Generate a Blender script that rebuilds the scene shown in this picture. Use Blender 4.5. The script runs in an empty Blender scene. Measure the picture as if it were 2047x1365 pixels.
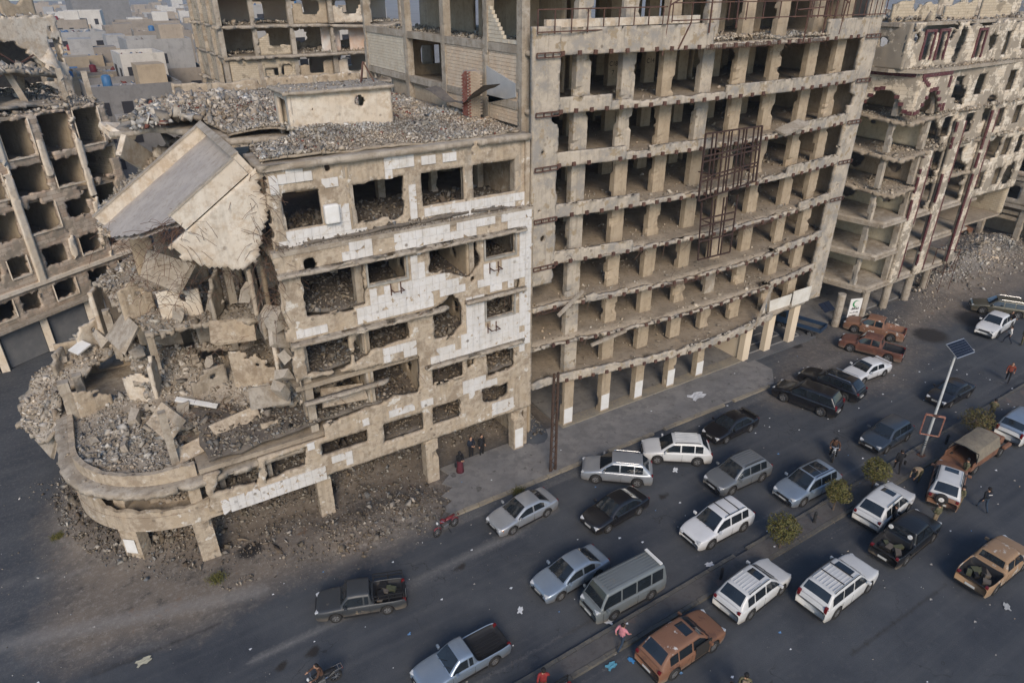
import bpy, bmesh, math, random
import numpy as np
from mathutils import Vector, Matrix, noise as mnoise

# ------------------------------------------------------------------ camera, sky, sun, exposure
SC = bpy.context.scene
CAM_H = 28.0; FPX = 1365.0; PITCH = math.radians(27.7); AZ = math.radians(58.3)   # X = along the street, Y = into the buildings
_hd = np.array([math.cos(AZ), math.sin(AZ), 0.0]); _rt = np.array([math.sin(AZ), -math.cos(AZ), 0.0])
_fw = _hd * math.cos(PITCH) + np.array([0, 0, -math.sin(PITCH)]); _up = _hd * math.sin(PITCH) + np.array([0, 0, math.cos(PITCH)])
_C = np.array([0.0, 0.0, CAM_H])
cd = bpy.data.cameras.new('camera'); cam = bpy.data.objects.new('camera', cd); SC.collection.objects.link(cam)
cd.lens = FPX / 2047 * 36; cd.sensor_width = 36; cd.sensor_fit = 'HORIZONTAL'; cd.clip_start = 0.5; cd.clip_end = 4000
cam.matrix_world = Matrix(((_rt[0], _up[0], -_fw[0], 0), (_rt[1], _up[1], -_fw[1], 0), (_rt[2], _up[2], -_fw[2], CAM_H), (0, 0, 0, 1)))
SC.camera = cam
SUN_EL = math.radians(33); SUN_FROM = (-0.42, -0.907)      # the sun stands low over the far side of the street
w = bpy.data.worlds.new('World'); SC.world = w; w.use_nodes = True
nt = w.node_tree; bg = nt.nodes['Background']; sky = nt.nodes.new('ShaderNodeTexSky'); sky.sky_type = 'NISHITA'
sky.sun_disc = False; sky.sun_elevation = SUN_EL; sky.sun_rotation = math.atan2(SUN_FROM[0], SUN_FROM[1])
sky.air_density = 1.0; sky.dust_density = 0.6; sky.ozone_density = 2.5
nt.links.new(sky.outputs[0], bg.inputs[0]); bg.inputs[1].default_value = 0.09
sl = bpy.data.lights.new('sun', 'SUN'); sl.energy = 1.5; sl.angle = math.radians(24); sl.color = (1.0, 0.84, 0.67)
sun = bpy.data.objects.new('sun', sl); SC.collection.objects.link(sun)
_sd = Vector((-SUN_FROM[0] * math.cos(SUN_EL), -SUN_FROM[1] * math.cos(SUN_EL), -math.sin(SUN_EL)))
sun.rotation_euler = _sd.to_track_quat('-Z', 'Y').to_euler()
SC.view_settings.view_transform = 'Standard'; SC.view_settings.look = 'None'; SC.view_settings.gamma = 1.0
SC.view_settings.use_curve_mapping = False; SC.view_settings.exposure = 0.9

# ------------------------------------------------------------------ a photo pixel gives a direction; a plane gives the distance
def ray(x, y): return _fw * FPX + _rt * (x - 1023.5) - _up * (y - 682.5)
def gz(x, y, z=0.0): d = ray(x, y); return _C + d * ((z - CAM_H) / d[2])
def gy(x, y, Y): d = ray(x, y); return _C + d * (Y / d[1])
def gx(x, y, X): d = ray(x, y); return _C + d * (X / d[0])
def fxz(pts, Y): return [(gy(x, y, Y)[0], gy(x, y, Y)[2]) for x, y in pts]

# ------------------------------------------------------------------ helpers
COL = SC.collection
rng = np.random.default_rng(7); random.seed(7)
def link(o, parent=None):
    COL.objects.link(o)
    if parent is not None: o.parent = parent
    return o
def tag(o, label=None, cat=None, group=None, kind=None):
    if label: o['label'] = label
    if cat: o['category'] = cat
    if group: o['group'] = group
    if kind: o['kind'] = kind
    return o
def thing(name, label, cat, loc=(0, 0, 0), rz=0.0, group=None):
    o = bpy.data.objects.new(name, None); o.empty_display_size = 0.3; link(o)
    o.location = loc; o.rotation_euler = (0, 0, rz)
    return tag(o, label, cat, group)
def meshdata(name, V, F, mats, smooth=False, fm=None):
    me = bpy.data.meshes.new(name)
    me.from_pydata([tuple(map(float, v)) for v in V], [], [tuple(map(int, f)) for f in F])
    for m in (mats if isinstance(mats, (list, tuple)) else [mats]): me.materials.append(m)
    if fm is not None: me.polygons.foreach_set('material_index', np.array(fm, dtype=np.int32))
    if smooth: me.polygons.foreach_set('use_smooth', np.ones(len(me.polygons), dtype=bool))
    me.update()
    return me
def obj(name, me, parent=None, loc=None, rot=None, scale=None):
    o = bpy.data.objects.new(name, me); link(o, parent)
    if loc is not None: o.location = loc
    if rot is not None: o.rotation_euler = rot
    if scale is not None: o.scale = scale
    return o
def bigmesh(name, V, F, mats, cols=None, smooth=False, nper=None):
    """fast mesh from numpy arrays: F is (n,k); cols one rgb per face"""
    V = np.asarray(V, dtype=np.float32); F = np.asarray(F, dtype=np.int32); n, k = F.shape
    me = bpy.data.meshes.new(name); me.vertices.add(len(V)); me.vertices.foreach_set('co', V.ravel())
    me.loops.add(n * k); me.loops.foreach_set('vertex_index', F.ravel())
    me.polygons.add(n); me.polygons.foreach_set('loop_start', np.arange(0, n * k, k, dtype=np.int32))
    if smooth: me.polygons.foreach_set('use_smooth', np.ones(n, dtype=bool))
    for m in (mats if isinstance(mats, (list, tuple)) else [mats]): me.materials.append(m)
    if cols is not None:
        a = me.color_attributes.new('tint', 'FLOAT_COLOR', 'CORNER')
        c = np.ones((n, k, 4), dtype=np.float32); c[:, :, :3] = np.asarray(cols, dtype=np.float32)[:, None, :]
        a.data.foreach_set('color', c.ravel())
    me.update(calc_edges=True); me.validate()
    return me
class MB:
    """collects boxes, bars, tubes, prisms into one mesh"""
    def __init__(s): s.V = []; s.F = []; s.M = []
    def add(s, V, F, m=0):
        b = len(s.V); s.V += [tuple(v) for v in V]; s.F += [tuple(i + b for i in f) for f in F]; s.M += [m] * len(F); return s
    def box(s, c, d, R=None, m=0):
        h = np.array(d) / 2; P = [np.array((x, y, z)) * h for z in (-1, 1) for y in (-1, 1) for x in (-1, 1)]
        if R is not None: P = [np.array(R @ Vector(p)) for p in P]
        P = [p + np.array(c) for p in P]
        return s.add(P, [(0, 2, 3, 1), (4, 5, 7, 6), (0, 1, 5, 4), (2, 6, 7, 3), (0, 4, 6, 2), (1, 3, 7, 5)], m)
    def b2(s, a, b, m=0): return s.box([(a[i] + b[i]) / 2 for i in range(3)], [abs(b[i] - a[i]) for i in range(3)], None, m)
    def bar(s, a, b, w, h=None, m=0):
        a = Vector(a); b = Vector(b); d = b - a
        q = d.to_track_quat('Z', 'Y').to_matrix()
        return s.box((a + b) / 2, (w, h or w, d.length), q, m)
    def tube(s, pts, r, n=6, m=0, cap=True):
        pts = [Vector(p) for p in pts]; rs = r if isinstance(r, (list, tuple)) else [r] * len(pts); V = []; F = []
        for i, p in enumerate(pts):
            d = (pts[min(i + 1, len(pts) - 1)] - pts[max(i - 1, 0)]).normalized(); q = d.to_track_quat('Z', 'Y')
            for k in range(n):
                t = 2 * math.pi * k / n; V.append(p + q @ Vector((rs[i] * math.cos(t), rs[i] * math.sin(t), 0)))
        for i in range(len(pts) - 1):
            for k in range(n): F.append((i * n + k, i * n + (k + 1) % n, (i + 1) * n + (k + 1) % n, (i + 1) * n + k))
        if cap: F += [tuple(range(n))[::-1], tuple((len(pts) - 1) * n + k for k in range(n))]
        return s.add(V, F, m)
    def prism(s, poly, z0, z1, m=0):
        n = len(poly); V = [(p[0], p[1], z0) for p in poly] + [(p[0], p[1], z1) for p in poly]
        F = [tuple(range(n))[::-1], tuple(range(n, 2 * n))] + [(i, (i + 1) % n, n + (i + 1) % n, n + i) for i in range(n)]
        return s.add(V, F, m)
    def lathe(s, prof, n=16, axis='Z', c=(0, 0, 0), m=0):
        V = []; F = []; k = len(prof)
        for j in range(n):
            t = 2 * math.pi * j / n
            for r, h in prof:
                p = (r * math.cos(t), r * math.sin(t), h)
                if axis == 'Y': p = (p[0], p[2], p[1])
                if axis == 'X': p = (p[2], p[0], p[1])
                V.append((p[0] + c[0], p[1] + c[1], p[2] + c[2]))
        for j in range(n):
            for i in range(k - 1): F.append((j * k + i, ((j + 1) % n) * k + i, ((j + 1) % n) * k + i + 1, j * k + i + 1))
        return s.add(V, F, m)
    def data(s, name, mats, smooth=False): return meshdata(name, s.V, s.F, mats, smooth, s.M if isinstance(mats, (list, tuple)) else None)
    def build(s, name, mats, parent=None, smooth=False, **k): return obj(name, s.data(name, mats, smooth), parent, **k)
def bevel(o, w=0.02, seg=2):
    m = o.modifiers.new('bevel', 'BEVEL'); m.width = w; m.segments = seg; m.limit_method = 'ANGLE'; return o
def copy_tree(o, parent=None):
    c = o.copy(); COL.objects.link(c); c.parent = parent
    for ch in o.children: copy_tree(ch, c)
    return c
def fbm(p, oc=4): return mnoise.fractal(Vector(p), 1.0, 2.0, oc, noise_basis='PERLIN_ORIGINAL')

# value noise on numpy arrays
_lat = rng.random((64, 64, 64)).astype(np.float32)
def vnoise(x, y, z=0.0):
    x = np.asarray(x, float); y = np.asarray(y, float); z = np.asarray(z, float) + 0 * x
    xi = np.floor(x).astype(int); yi = np.floor(y).astype(int); zi = np.floor(z).astype(int)
    u = x - xi; v = y - yi; t = z - zi; u = u * u * (3 - 2 * u); v = v * v * (3 - 2 * v); t = t * t * (3 - 2 * t)
    L = lambda a, b, c: _lat[a & 63, b & 63, c & 63]
    def pl(k): return (L(xi, yi, k) * (1 - u) + L(xi + 1, yi, k) * u) * (1 - v) + (L(xi, yi + 1, k) * (1 - u) + L(xi + 1, yi + 1, k) * u) * v
    return (pl(zi) * (1 - t) + pl(zi + 1) * t) * 2 - 1
def fnoise(x, y, z=0.0, oc=3):
    s = 0; a = 1.0; f = 1.0
    for i in range(oc): s = s + a * vnoise(x * f + 17.3 * i, y * f - 9.1 * i, np.asarray(z) * f + 3.7 * i); a *= 0.5; f *= 2.03
    return s / 1.75

# ------------------------------------------------------------------ materials
MATS = {}
def mat(name, c1, c2=None, c3=None, scale=1.0, rough=0.9, bump=0.0, bscale=12.0, spec=0.3, metal=0.0, coords='pos', streak=0.0,
        spot=None, spotscale=3.0, spotcut=0.62, coat=0.0, tint=False, stretch=None, pock=0.0, stain=None, lowdirt=0.0):
    if name in MATS: return MATS[name]
    m = bpy.data.materials.new(name); m.use_nodes = True; MATS[name] = m
    t = m.node_tree; N = t.nodes; K = t.links; B = N['Principled BSDF']
    B.inputs['Roughness'].default_value = rough; B.inputs['Metallic'].default_value = metal
    B.inputs['Specular IOR Level'].default_value = spec
    if coat: B.inputs['Coat Weight'].default_value = coat; B.inputs['Coat Roughness'].default_value = 0.06
    if coords == 'pos': g = N.new('ShaderNodeNewGeometry'); src = g.outputs['Position']
    else: g = N.new('ShaderNodeTexCoord'); src = g.outputs['Object']
    if stretch:
        mp = N.new('ShaderNodeMapping'); mp.inputs['Scale'].default_value = stretch; K.new(src, mp.inputs[0]); src = mp.outputs[0]
    def noise(sc, det=5, rg=0.6, vec=None):
        n = N.new('ShaderNodeTexNoise'); n.inputs['Scale'].default_value = sc; n.inputs['Detail'].default_value = det
        n.inputs['Roughness'].default_value = rg; K.new(vec or src, n.inputs['Vector']); return n.outputs['Fac']
    def ramp(f, a, b):
        r = N.new('ShaderNodeMapRange'); r.inputs[1].default_value = a; r.inputs[2].default_value = b; K.new(f, r.inputs[0]); return r.outputs[0]
    def mix(f, a, b):
        x = N.new('ShaderNodeMix'); x.data_type = 'RGBA'
        if isinstance(f, float): x.inputs[0].default_value = f
        else: K.new(f, x.inputs[0])
        for i, v in ((6, a), (7, b)):
            if isinstance(v, (tuple, list)): x.inputs[i].default_value = (*v[:3], 1)
            else: K.new(v, x.inputs[i])
        return x.outputs[2]
    c = c1
    if c2: c = mix(ramp(noise(scale), 0.38, 0.62), c1, c2)
    if c3: c = mix(ramp(noise(scale * 3.7, 6, 0.7), 0.5, 0.72), c, c3)
    if streak:
        mp2 = N.new('ShaderNodeMapping'); mp2.inputs['Scale'].default_value = (3.0, 3.0, 0.22); K.new(src, mp2.inputs[0])
        d = ramp(noise(1.4, 4, 0.6, mp2.outputs[0]), 0.52, 0.75)
        mu = N.new('ShaderNodeMath'); mu.operation = 'MULTIPLY'; K.new(d, mu.inputs[0]); mu.inputs[1].default_value = streak
        c = mix(mu.outputs[0], c, tuple(v * 0.38 for v in c1))
    if spot: c = mix(ramp(noise(spotscale, 6, 0.65), spotcut, spotcut + 0.04), c, spot)
    if stain: c = mix(ramp(noise(.9, 8, .72), .50, .60), c, stain)
    if pock:
        v = N.new('ShaderNodeTexVoronoi'); v.inputs['Scale'].default_value = 1.5; K.new(src, v.inputs['Vector']); d = ramp(v.outputs['Distance'], .17, .10)
        mu = N.new('ShaderNodeMath'); mu.operation = 'MULTIPLY'; K.new(d, mu.inputs[0]); K.new(ramp(noise(.35), .44, .58), mu.inputs[1]); mu2 = N.new('ShaderNodeMath'); mu2.operation = 'MULTIPLY'; K.new(mu.outputs[0], mu2.inputs[0]); mu2.inputs[1].default_value = pock; c = mix(mu2.outputs[0], c, (.13, .105, .08))
    if lowdirt:
        sz = N.new('ShaderNodeSeparateXYZ'); K.new(src, sz.inputs[0]); ad = N.new('ShaderNodeMath'); ad.operation = 'MULTIPLY_ADD'; K.new(noise(2.2, 6, .7), ad.inputs[0]); ad.inputs[1].default_value = -.6; K.new(sz.outputs[2], ad.inputs[2])
        md = N.new('ShaderNodeMath'); md.operation = 'MULTIPLY'; K.new(ramp(ad.outputs[0], .28, -.1), md.inputs[0]); md.inputs[1].default_value = lowdirt; c = mix(md.outputs[0], c, (.235, .195, .145))
    if tint:
        a = N.new('ShaderNodeVertexColor'); a.layer_name = 'tint'
        x = N.new('ShaderNodeMix'); x.data_type = 'RGBA'; x.blend_type = 'MULTIPLY'; x.inputs[0].default_value = 1.0
        K.new(a.outputs[0], x.inputs[6])
        if isinstance(c, tuple): x.inputs[7].default_value = (*c, 1)
        else: K.new(c, x.inputs[7])
        c = x.outputs[2]
    if isinstance(c, tuple): B.inputs['Base Color'].default_value = (*c[:3], 1)
    else: K.new(c, B.inputs['Base Color'])
    if bump:
        b = N.new('ShaderNodeBump'); b.inputs['Strength'].default_value = bump; b.inputs['Distance'].default_value = 0.05
        K.new(noise(bscale, 6, 0.7), b.inputs['Height']); K.new(b.outputs[0], B.inputs['Normal'])
    return m
CONC = mat('weathered_concrete', (.33, .285, .225), (.42, .375, .31), (.215, .18, .14), 0.7, streak=.4, bump=.8, bscale=6, stain=(.27, .225, .17))
GREYC = mat('grey_concrete', (.455, .40, .325), (.33, .29, .235), (.49, .43, .335), 0.9, streak=.65, bump=.7, bscale=6, spot=(.31, .25, .17), spotscale=1.5, spotcut=.56, stain=(.29, .27, .24), pock=.7)
BEIGE = mat('beige_plaster', (.355, .285, .20), (.42, .345, .25), (.27, .215, .15), 0.9, streak=.35, bump=.35, bscale=7)
PLAST = mat('bare_plaster', (.40, .325, .235), (.50, .435, .345), (.265, .21, .155), 0.9, streak=.5, bump=1.0, bscale=5, spot=(.58, .55, .49), spotscale=1.7, spotcut=.60, stain=(.285, .228, .165), pock=.8)
CREAM = mat('cream_plaster', (.57, .495, .395), (.62, .57, .485), (.38, .31, .23), 0.6, bump=.5, bscale=5, streak=.3, stain=(.47, .385, .285), pock=.6)
DARKIN = mat('dark_interior_shade', (.11, .095, .08), (.16, .138, .112), (.06, .052, .046), 0.7, bump=.5, bscale=6)  # dark tone for room walls and floors: indoor shade put into the colour
FLOORD = mat('dusty_floor', (.29, .24, .18), (.36, .305, .235), (.18, .15, .115), 0.8, bump=.8, bscale=9)
TILEW = mat('white_tile', (.64, .63, .61), (.57, .55, .515), (.50, .46, .39), 0.9, rough=.5, spec=.35, spot=(.37, .29, .195), spotscale=2.4, spotcut=.615, pock=.8, streak=.3)
WHITEP = mat('white_paint', (.70, .70, .68), (.64, .63, .59), None, 2.0, rough=.7)
RUST = mat('rusty_steel', (.085, .045, .035), (.13, .07, .05), (.05, .03, .028), 3.0, rough=.8, bump=.3, bscale=30)
REBAR = mat('rebar', (.09, .055, .04), (.14, .08, .05), None, 3.0, rough=.85)
RUB = mat('rubble_stone', (.92, .9, .86), (1, 1, 1), (.75, .72, .68), 2.5, tint=True, bump=.4, bscale=10)
BLOCK = mat('concrete_block', (.52, .46, .36), (.58, .53, .43), (.42, .35, .26), 1.2, bump=.4, bscale=9)
STONE = mat('limestone_cladding', (.60, .52, .41), (.66, .60, .51), (.46, .38, .29), 0.9, bump=.2, bscale=8)
BURG = mat('burgundy_tile', (.085, .024, .03), (.12, .04, .042), (.2, .15, .12), 2.0, rough=.5)
BLACKH = mat('dark_hole', (.03, .027, .024))
ASPH = mat('asphalt', (.052, .056, .062), (.068, .072, .077), (.098, .094, .088), 0.22, rough=.93, bump=.25, bscale=40, spot=(.032, .034, .037), spotscale=.55, spotcut=.66)
# ================================================================== GROUND, ROAD, PAVEMENTS
def inpoly(px, py, poly):
    px = np.asarray(px, float); py = np.asarray(py, float); ins = np.zeros(px.shape, bool); n = len(poly)
    for i in range(n):
        x0, y0 = poly[i]; x1, y1 = poly[(i + 1) % n]
        if y0 == y1: continue
        c = ((y0 > py) != (y1 > py)) & (px < (x1 - x0) * (py - y0) / (y1 - y0) + x0); ins ^= c
    return ins
def polydist(px, py, poly):
    """signed distance, positive outside"""
    px = np.asarray(px, float); py = np.asarray(py, float); d = np.full(px.shape, 1e9); n = len(poly)
    for i in range(n):
        x0, y0 = poly[i]; x1, y1 = poly[(i + 1) % n]; dx = x1 - x0; dy = y1 - y0; L = dx * dx + dy * dy + 1e-12
        t = np.clip(((px - x0) * dx + (py - y0) * dy) / L, 0, 1)
        d = np.minimum(d, (px - x0 - t * dx) ** 2 + (py - y0 - t * dy) ** 2)
    d = np.sqrt(d); return np.where(inpoly(px, py, poly), -d, d)
def gpoly(pts, z=0.0): return [tuple(gz(x, y, z)[:2]) for x, y in pts]

def mound_h(x, y):
    d = np.maximum(0, 33.0 - y); base = np.exp(-d / 2.2) * .30 * np.clip(fnoise(x * .35, y * .35, 5) + .55, 0, 1.4)
    m2 = .55 * np.exp(-(((x - 8.4) / 3.0) ** 2 + ((y - 30.2) / 1.6) ** 2)); m3 = .4 * np.exp(-(((x - 11.8) / 1.8) ** 2 + ((y - 30) / 1.4) ** 2)); m4 = .7 * np.exp(-(((x + 5.6) / 1.0) ** 2 + ((y - 40.5) / 3.2) ** 2))
    inside = np.clip((y - 33.5) / 3, 0, 1) * 1.0 * np.clip(fnoise(x * .4, y * .4, 8) + .8, .1, 1.4) * np.clip((14.5 - x) / 2, 0, 1) * np.clip((x + 6) / 3, 0, 1) * np.clip((47 - y) / 3, 0, 1)
    m5 = 1.5 * np.exp(-(((x - 21.8) / .9) ** 2 + ((y - 33.6) / 1.6) ** 2)) + .9 * np.clip((y - 34) / 3, 0, 1.4) * np.clip((x - 14) / .8, 0, 1) * np.clip((20.6 - x) / .5, 0, 1) * np.clip((42 - y) / 3, 0, 1)
    return np.clip(base * np.clip((14 - x) / 3, 0, 1) * np.clip((x + 4) / 3, 0, 1) * np.clip((46 - y) / 3, 0, 1) + m2 + m3 + m4 + inside + m5 - .05, -.02, 3)
def bank_h(x, y):
    d = polydist(x, y, [(66, 32.6), (72, 30.6), (80, 30.0), (90, 31), (97, 36), (92, 40), (80, 38.5), (70, 34.5)]); return np.clip(-d * .42, 0, 1.9) * (.8 + .4 * fnoise(x * .4, y * .4, 3))
def ground_material():
    m = bpy.data.materials.new('street_ground'); m.use_nodes = True; t = m.node_tree; N = t.nodes; K = t.links; B = N['Principled BSDF']
    B.inputs['Roughness'].default_value = .92; B.inputs['Specular IOR Level'].default_value = .25
    g = N.new('ShaderNodeNewGeometry'); pos = g.outputs['Position']
    def noise(sc, det=6, rg=.65):
        n = N.new('ShaderNodeTexNoise'); n.inputs['Scale'].default_value = sc; n.inputs['Detail'].default_value = det; n.inputs['Roughness'].default_value = rg
        K.new(pos, n.inputs['Vector']); return n.outputs['Fac']
    def rmp(f, a, b):
        r = N.new('ShaderNodeMapRange'); r.inputs[1].default_value = a; r.inputs[2].default_value = b; K.new(f, r.inputs[0]); return r.outputs[0]
    def mix(f, a, b):
        x = N.new('ShaderNodeMix'); x.data_type = 'RGBA'; K.new(f, x.inputs[0])
        for i, v in ((6, a), (7, b)):
            if isinstance(v, tuple): x.inputs[i].default_value = (*v, 1)
            else: K.new(v, x.inputs[i])
        return x.outputs[2]
    def math_(op, a, b):
        x = N.new('ShaderNodeMath'); x.operation = op
        for i, v in ((0, a), (1, b)):
            if isinstance(v, float): x.inputs[i].default_value = v
            else: K.new(v, x.inputs[i])
        x.use_clamp = True; return x.outputs[0]
    a = N.new('ShaderNodeVertexColor'); a.layer_name = 'tint'; s = N.new('ShaderNodeSeparateColor'); K.new(a.outputs[0], s.inputs[0])
    mp = N.new('ShaderNodeMapping'); mp.inputs['Scale'].default_value = (.035, 1.1, 1); mp.inputs['Rotation'].default_value = (0, 0, -.02); K.new(pos, mp.inputs[0])
    tr = N.new('ShaderNodeTexNoise'); tr.inputs['Scale'].default_value = 1.3; tr.inputs['Detail'].default_value = 5; K.new(mp.outputs[0], tr.inputs['Vector'])
    asph = mix(rmp(noise(.22), .35, .68), (.044, .050, .060), (.080, .086, .093))
    asph = mix(math_('MULTIPLY', rmp(tr.outputs['Fac'], .46, .66), .38), asph, (.098, .102, .106))
    asph = mix(math_('MULTIPLY', rmp(noise(2.2, 9, .78), .55, .72), .55), asph, (.112, .114, .114))
    asph = mix(rmp(noise(38, 3, .8), .60, .78), asph, (.16, .155, .148))
    asph = mix(rmp(noise(1.1, 8, .75), .645, .70), asph, (.034, .035, .037))
    asph = mix(rmp(noise(7, 6, .8), .68, .74), asph, (.028, .029, .030))
    vo = N.new('ShaderNodeTexVoronoi'); vo.feature = 'DISTANCE_TO_EDGE'; vo.inputs['Scale'].default_value = .21; wn = N.new('ShaderNodeTexNoise'); wn.inputs['Scale'].default_value = .8; wn.inputs['Detail'].default_value = 6; K.new(pos, wn.inputs['Vector']); vm = N.new('ShaderNodeVectorMath'); vm.operation = 'MULTIPLY_ADD'; K.new(wn.outputs['Color'], vm.inputs[0]); vm.inputs[1].default_value = (3, 3, 0); K.new(pos, vm.inputs[2]); K.new(vm.outputs[0], vo.inputs['Vector'])
    asph = mix(math_('MULTIPLY', rmp(vo.outputs['Distance'], .006, .001), math_('MULTIPLY', rmp(noise(.12), .5, .56), .8)), asph, (.035, .035, .036))
    dirt = mix(rmp(noise(.5), .35, .65), (.195, .162, .128), (.135, .117, .098))
    dirt = mix(rmp(noise(3.2, 9, .82), .50, .64), dirt, (.26, .232, .198))
    dirt = mix(rmp(noise(1.0, 8, .76), .57, .66), dirt, (.085, .075, .064))
    dirt = mix(rmp(noise(.45, 6, .7), .62, .72), dirt, (.20, .115, .062))
    dirt = mix(rmp(noise(22, 5, .85), .58, .72), dirt, (.30, .28, .25))
    dust = (.27, .258, .24)
    n1 = noise(1.6, 7, .72)
    fd = rmp(math_('ADD', s.outputs[0], math_('MULTIPLY', math_('SUBTRACT', n1, .5), 1.3)), .2, .95)
    fu = math_('MULTIPLY', rmp(math_('ADD', s.outputs[1], math_('MULTIPLY', math_('SUBTRACT', noise(5, 8, .8), .5), 1.3)), .4, .9), .65)
    ash = rmp(math_('ADD', s.outputs[2], math_('MULTIPLY', math_('SUBTRACT', noise(2.2, 7, .75), .5), 1.0)), .4, .7)
    c = mix(fd, asph, dirt); c = mix(fu, c, dust); c = mix(ash, c, (.035, .032, .03))
    K.new(c, B.inputs['Base Color'])
    b = N.new('ShaderNodeBump'); b.inputs['Strength'].default_value = .6; b.inputs['Distance'].default_value = .04
    K.new(noise(14, 7, .75), b.inputs['Height']); K.new(b.outputs[0], B.inputs['Normal'])
    return m
def build_ground():
    far = MB(); far.add([(-900, -900, -.05), (1500, -900, -.05), (1500, 1600, -.05), (-900, 1600, -.05)], [(0, 1, 2, 3)])
    tag(far.build('ground', mat('far_ground', (.20, .185, .165), (.26, .24, .21), None, .02)), kind='structure')
    xs = np.arange(-26, 125.1, .5); ys = np.arange(-16, 84.1, .5); X, Y = np.meshgrid(xs, ys)
    Z = .03 * fnoise(X * .12, Y * .12) + np.maximum(mound_h(X, Y) - .04, 0) + np.maximum(bank_h(X, Y) - .03, 0)
    V = np.stack([X, Y, Z - .005], -1).reshape(-1, 3); nx = len(xs); ny = len(ys)
    i = np.arange(nx * ny).reshape(ny, nx); F = np.stack([i[:-1, :-1], i[:-1, 1:], i[1:, 1:], i[1:, :-1]], -1).reshape(-1, 4)
    dirtp = gpoly([(905, 1030), (760, 1105), (560, 1165), (470, 1215), (400, 1262), (270, 1285), (140, 1340), (60, 1290), (120, 1180), (85, 1050), (150, 940), (200, 880), (900, 900)])
    d1 = polydist(X, Y, dirtp); dirt = np.clip(.5 - d1 / 3.0, 0, 1)
    mound = gpoly([(1790, 640), (1850, 560), (1935, 440), (2200, 430), (2260, 560), (2047, 580), (1960, 615), (1880, 640), (1800, 690)])
    dirt = np.maximum(dirt, np.clip(.55 - polydist(X, Y, mound) / 4.0, 0, 1))
    dirt = np.maximum(dirt, .55 * np.clip(1 - polydist(X, Y, gpoly([(1610, 690), (1700, 650), (1830, 690), (1780, 760), (1560, 800)])) / 3, 0, 1))
    dirt = np.maximum(dirt, np.clip((Y - 32.0) / 2, 0, .8) * (X > 1))
    dust = np.clip(bank_h(X, Y) * .9, 0, .75)
    for (a, b, wd, st) in [((0, 1290), (520, 1180), .9, .75), ((500, 1320), (1000, 1085), .5, .7), ((1000, 1085), (1110, 1015), .45, .7), ((880, 1130), (1010, 1065), .4, .5), ((700, 1340), (1060, 1150), .5, .35),
                           ((1180, 980), (1560, 850), 1.2, .35), ((0, 1170), (180, 1140), .6, .6), ((1430, 830), (1660, 720), 1.4, .45), ((60, 1320), (330, 1290), .8, .5), ((1640, 730), (1760, 690), 1.6, .5), ((1900, 700), (1720, 760), 1.0, .35),
                           ((1000, 1110), (1600, 760), .8, .3), ((1480, 1300), (2047, 1000), .6, .28)]:
        A = gz(*a)[:2]; Bq = gz(*b)[:2]; d = Bq - A; L = d @ d; t = np.clip(((X - A[0]) * d[0] + (Y - A[1]) * d[1]) / L, 0, 1)
        dd = np.hypot(X - A[0] - t * d[0], Y - A[1] - t * d[1]); dust = np.maximum(dust, st * np.clip(1.2 - dd / wd, 0, 1))
    ash = np.zeros_like(X)
    for (p, r) in [((1960, 640), 3.2), ((1860, 670), 2.2), ((2010, 618), 3.0), ((1780, 700), 1.2), ((625, 1303), .55), ((560, 1332), .45), ((918, 1132), .45), ((980, 1144), .3), ((1325, 990), .5), ((1590, 690), .9), ((500, 1100), 1.0), ((660, 985), .8)]:
        c = gz(*p); ash = np.maximum(ash, np.clip(1.25 - np.hypot(X - c[0], (Y - c[1]) * 1.15) / r, 0, 1))
    for (a, b, wd) in [((1700, 1310), (1890, 1165), .10), ((180, 1345), (330, 1290), .35), ((330, 1290), (440, 1245), .2), ((1040, 1330), (1200, 1230), .2)]:
        A = gz(*a)[:2]; Bq = gz(*b)[:2]; d = Bq - A; t = np.clip(((X - A[0]) * d[0] + (Y - A[1]) * d[1]) / (d @ d), 0, 1)
        ash = np.maximum(ash, .55 * np.clip(1.6 - np.hypot(X - A[0] - t * d[0], Y - A[1] - t * d[1]) / wd, 0, 1))
    dust = np.maximum(dust, .42 * np.clip((-3.5 - X) / 4, 0, 1) * np.clip((Y - 24) / 6, 0, 1)); dust = np.maximum(dust, .62 * np.exp(-((Y - 27.7) / .55) ** 2) * (X > 12) * (X < 46)); dust = np.maximum(dust, .5 * np.exp(-((Y - 17.8 - .02 * X) / .35) ** 2)); dust = np.maximum(dust, .45 * np.exp(-((Y - 15.3 - .01 * X) / .4) ** 2)); dust = np.maximum(dust, .34 * np.clip(fnoise(X * .16, Y * .3, 4) + .1, 0, 1))
    att = np.stack([dirt, dust, ash], -1)
    fc = (att[:-1, :-1] + att[1:, 1:]) / 2
    me = bigmesh('road', V, F, ground_material())
    a = me.color_attributes.new('tint', 'FLOAT_COLOR', 'POINT'); c = np.ones((nx * ny, 4), np.float32); c[:, :3] = att.reshape(-1, 3); a.data.foreach_set('color', c.ravel())
    tag(obj('road', me), kind='structure')
build_ground()

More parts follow.
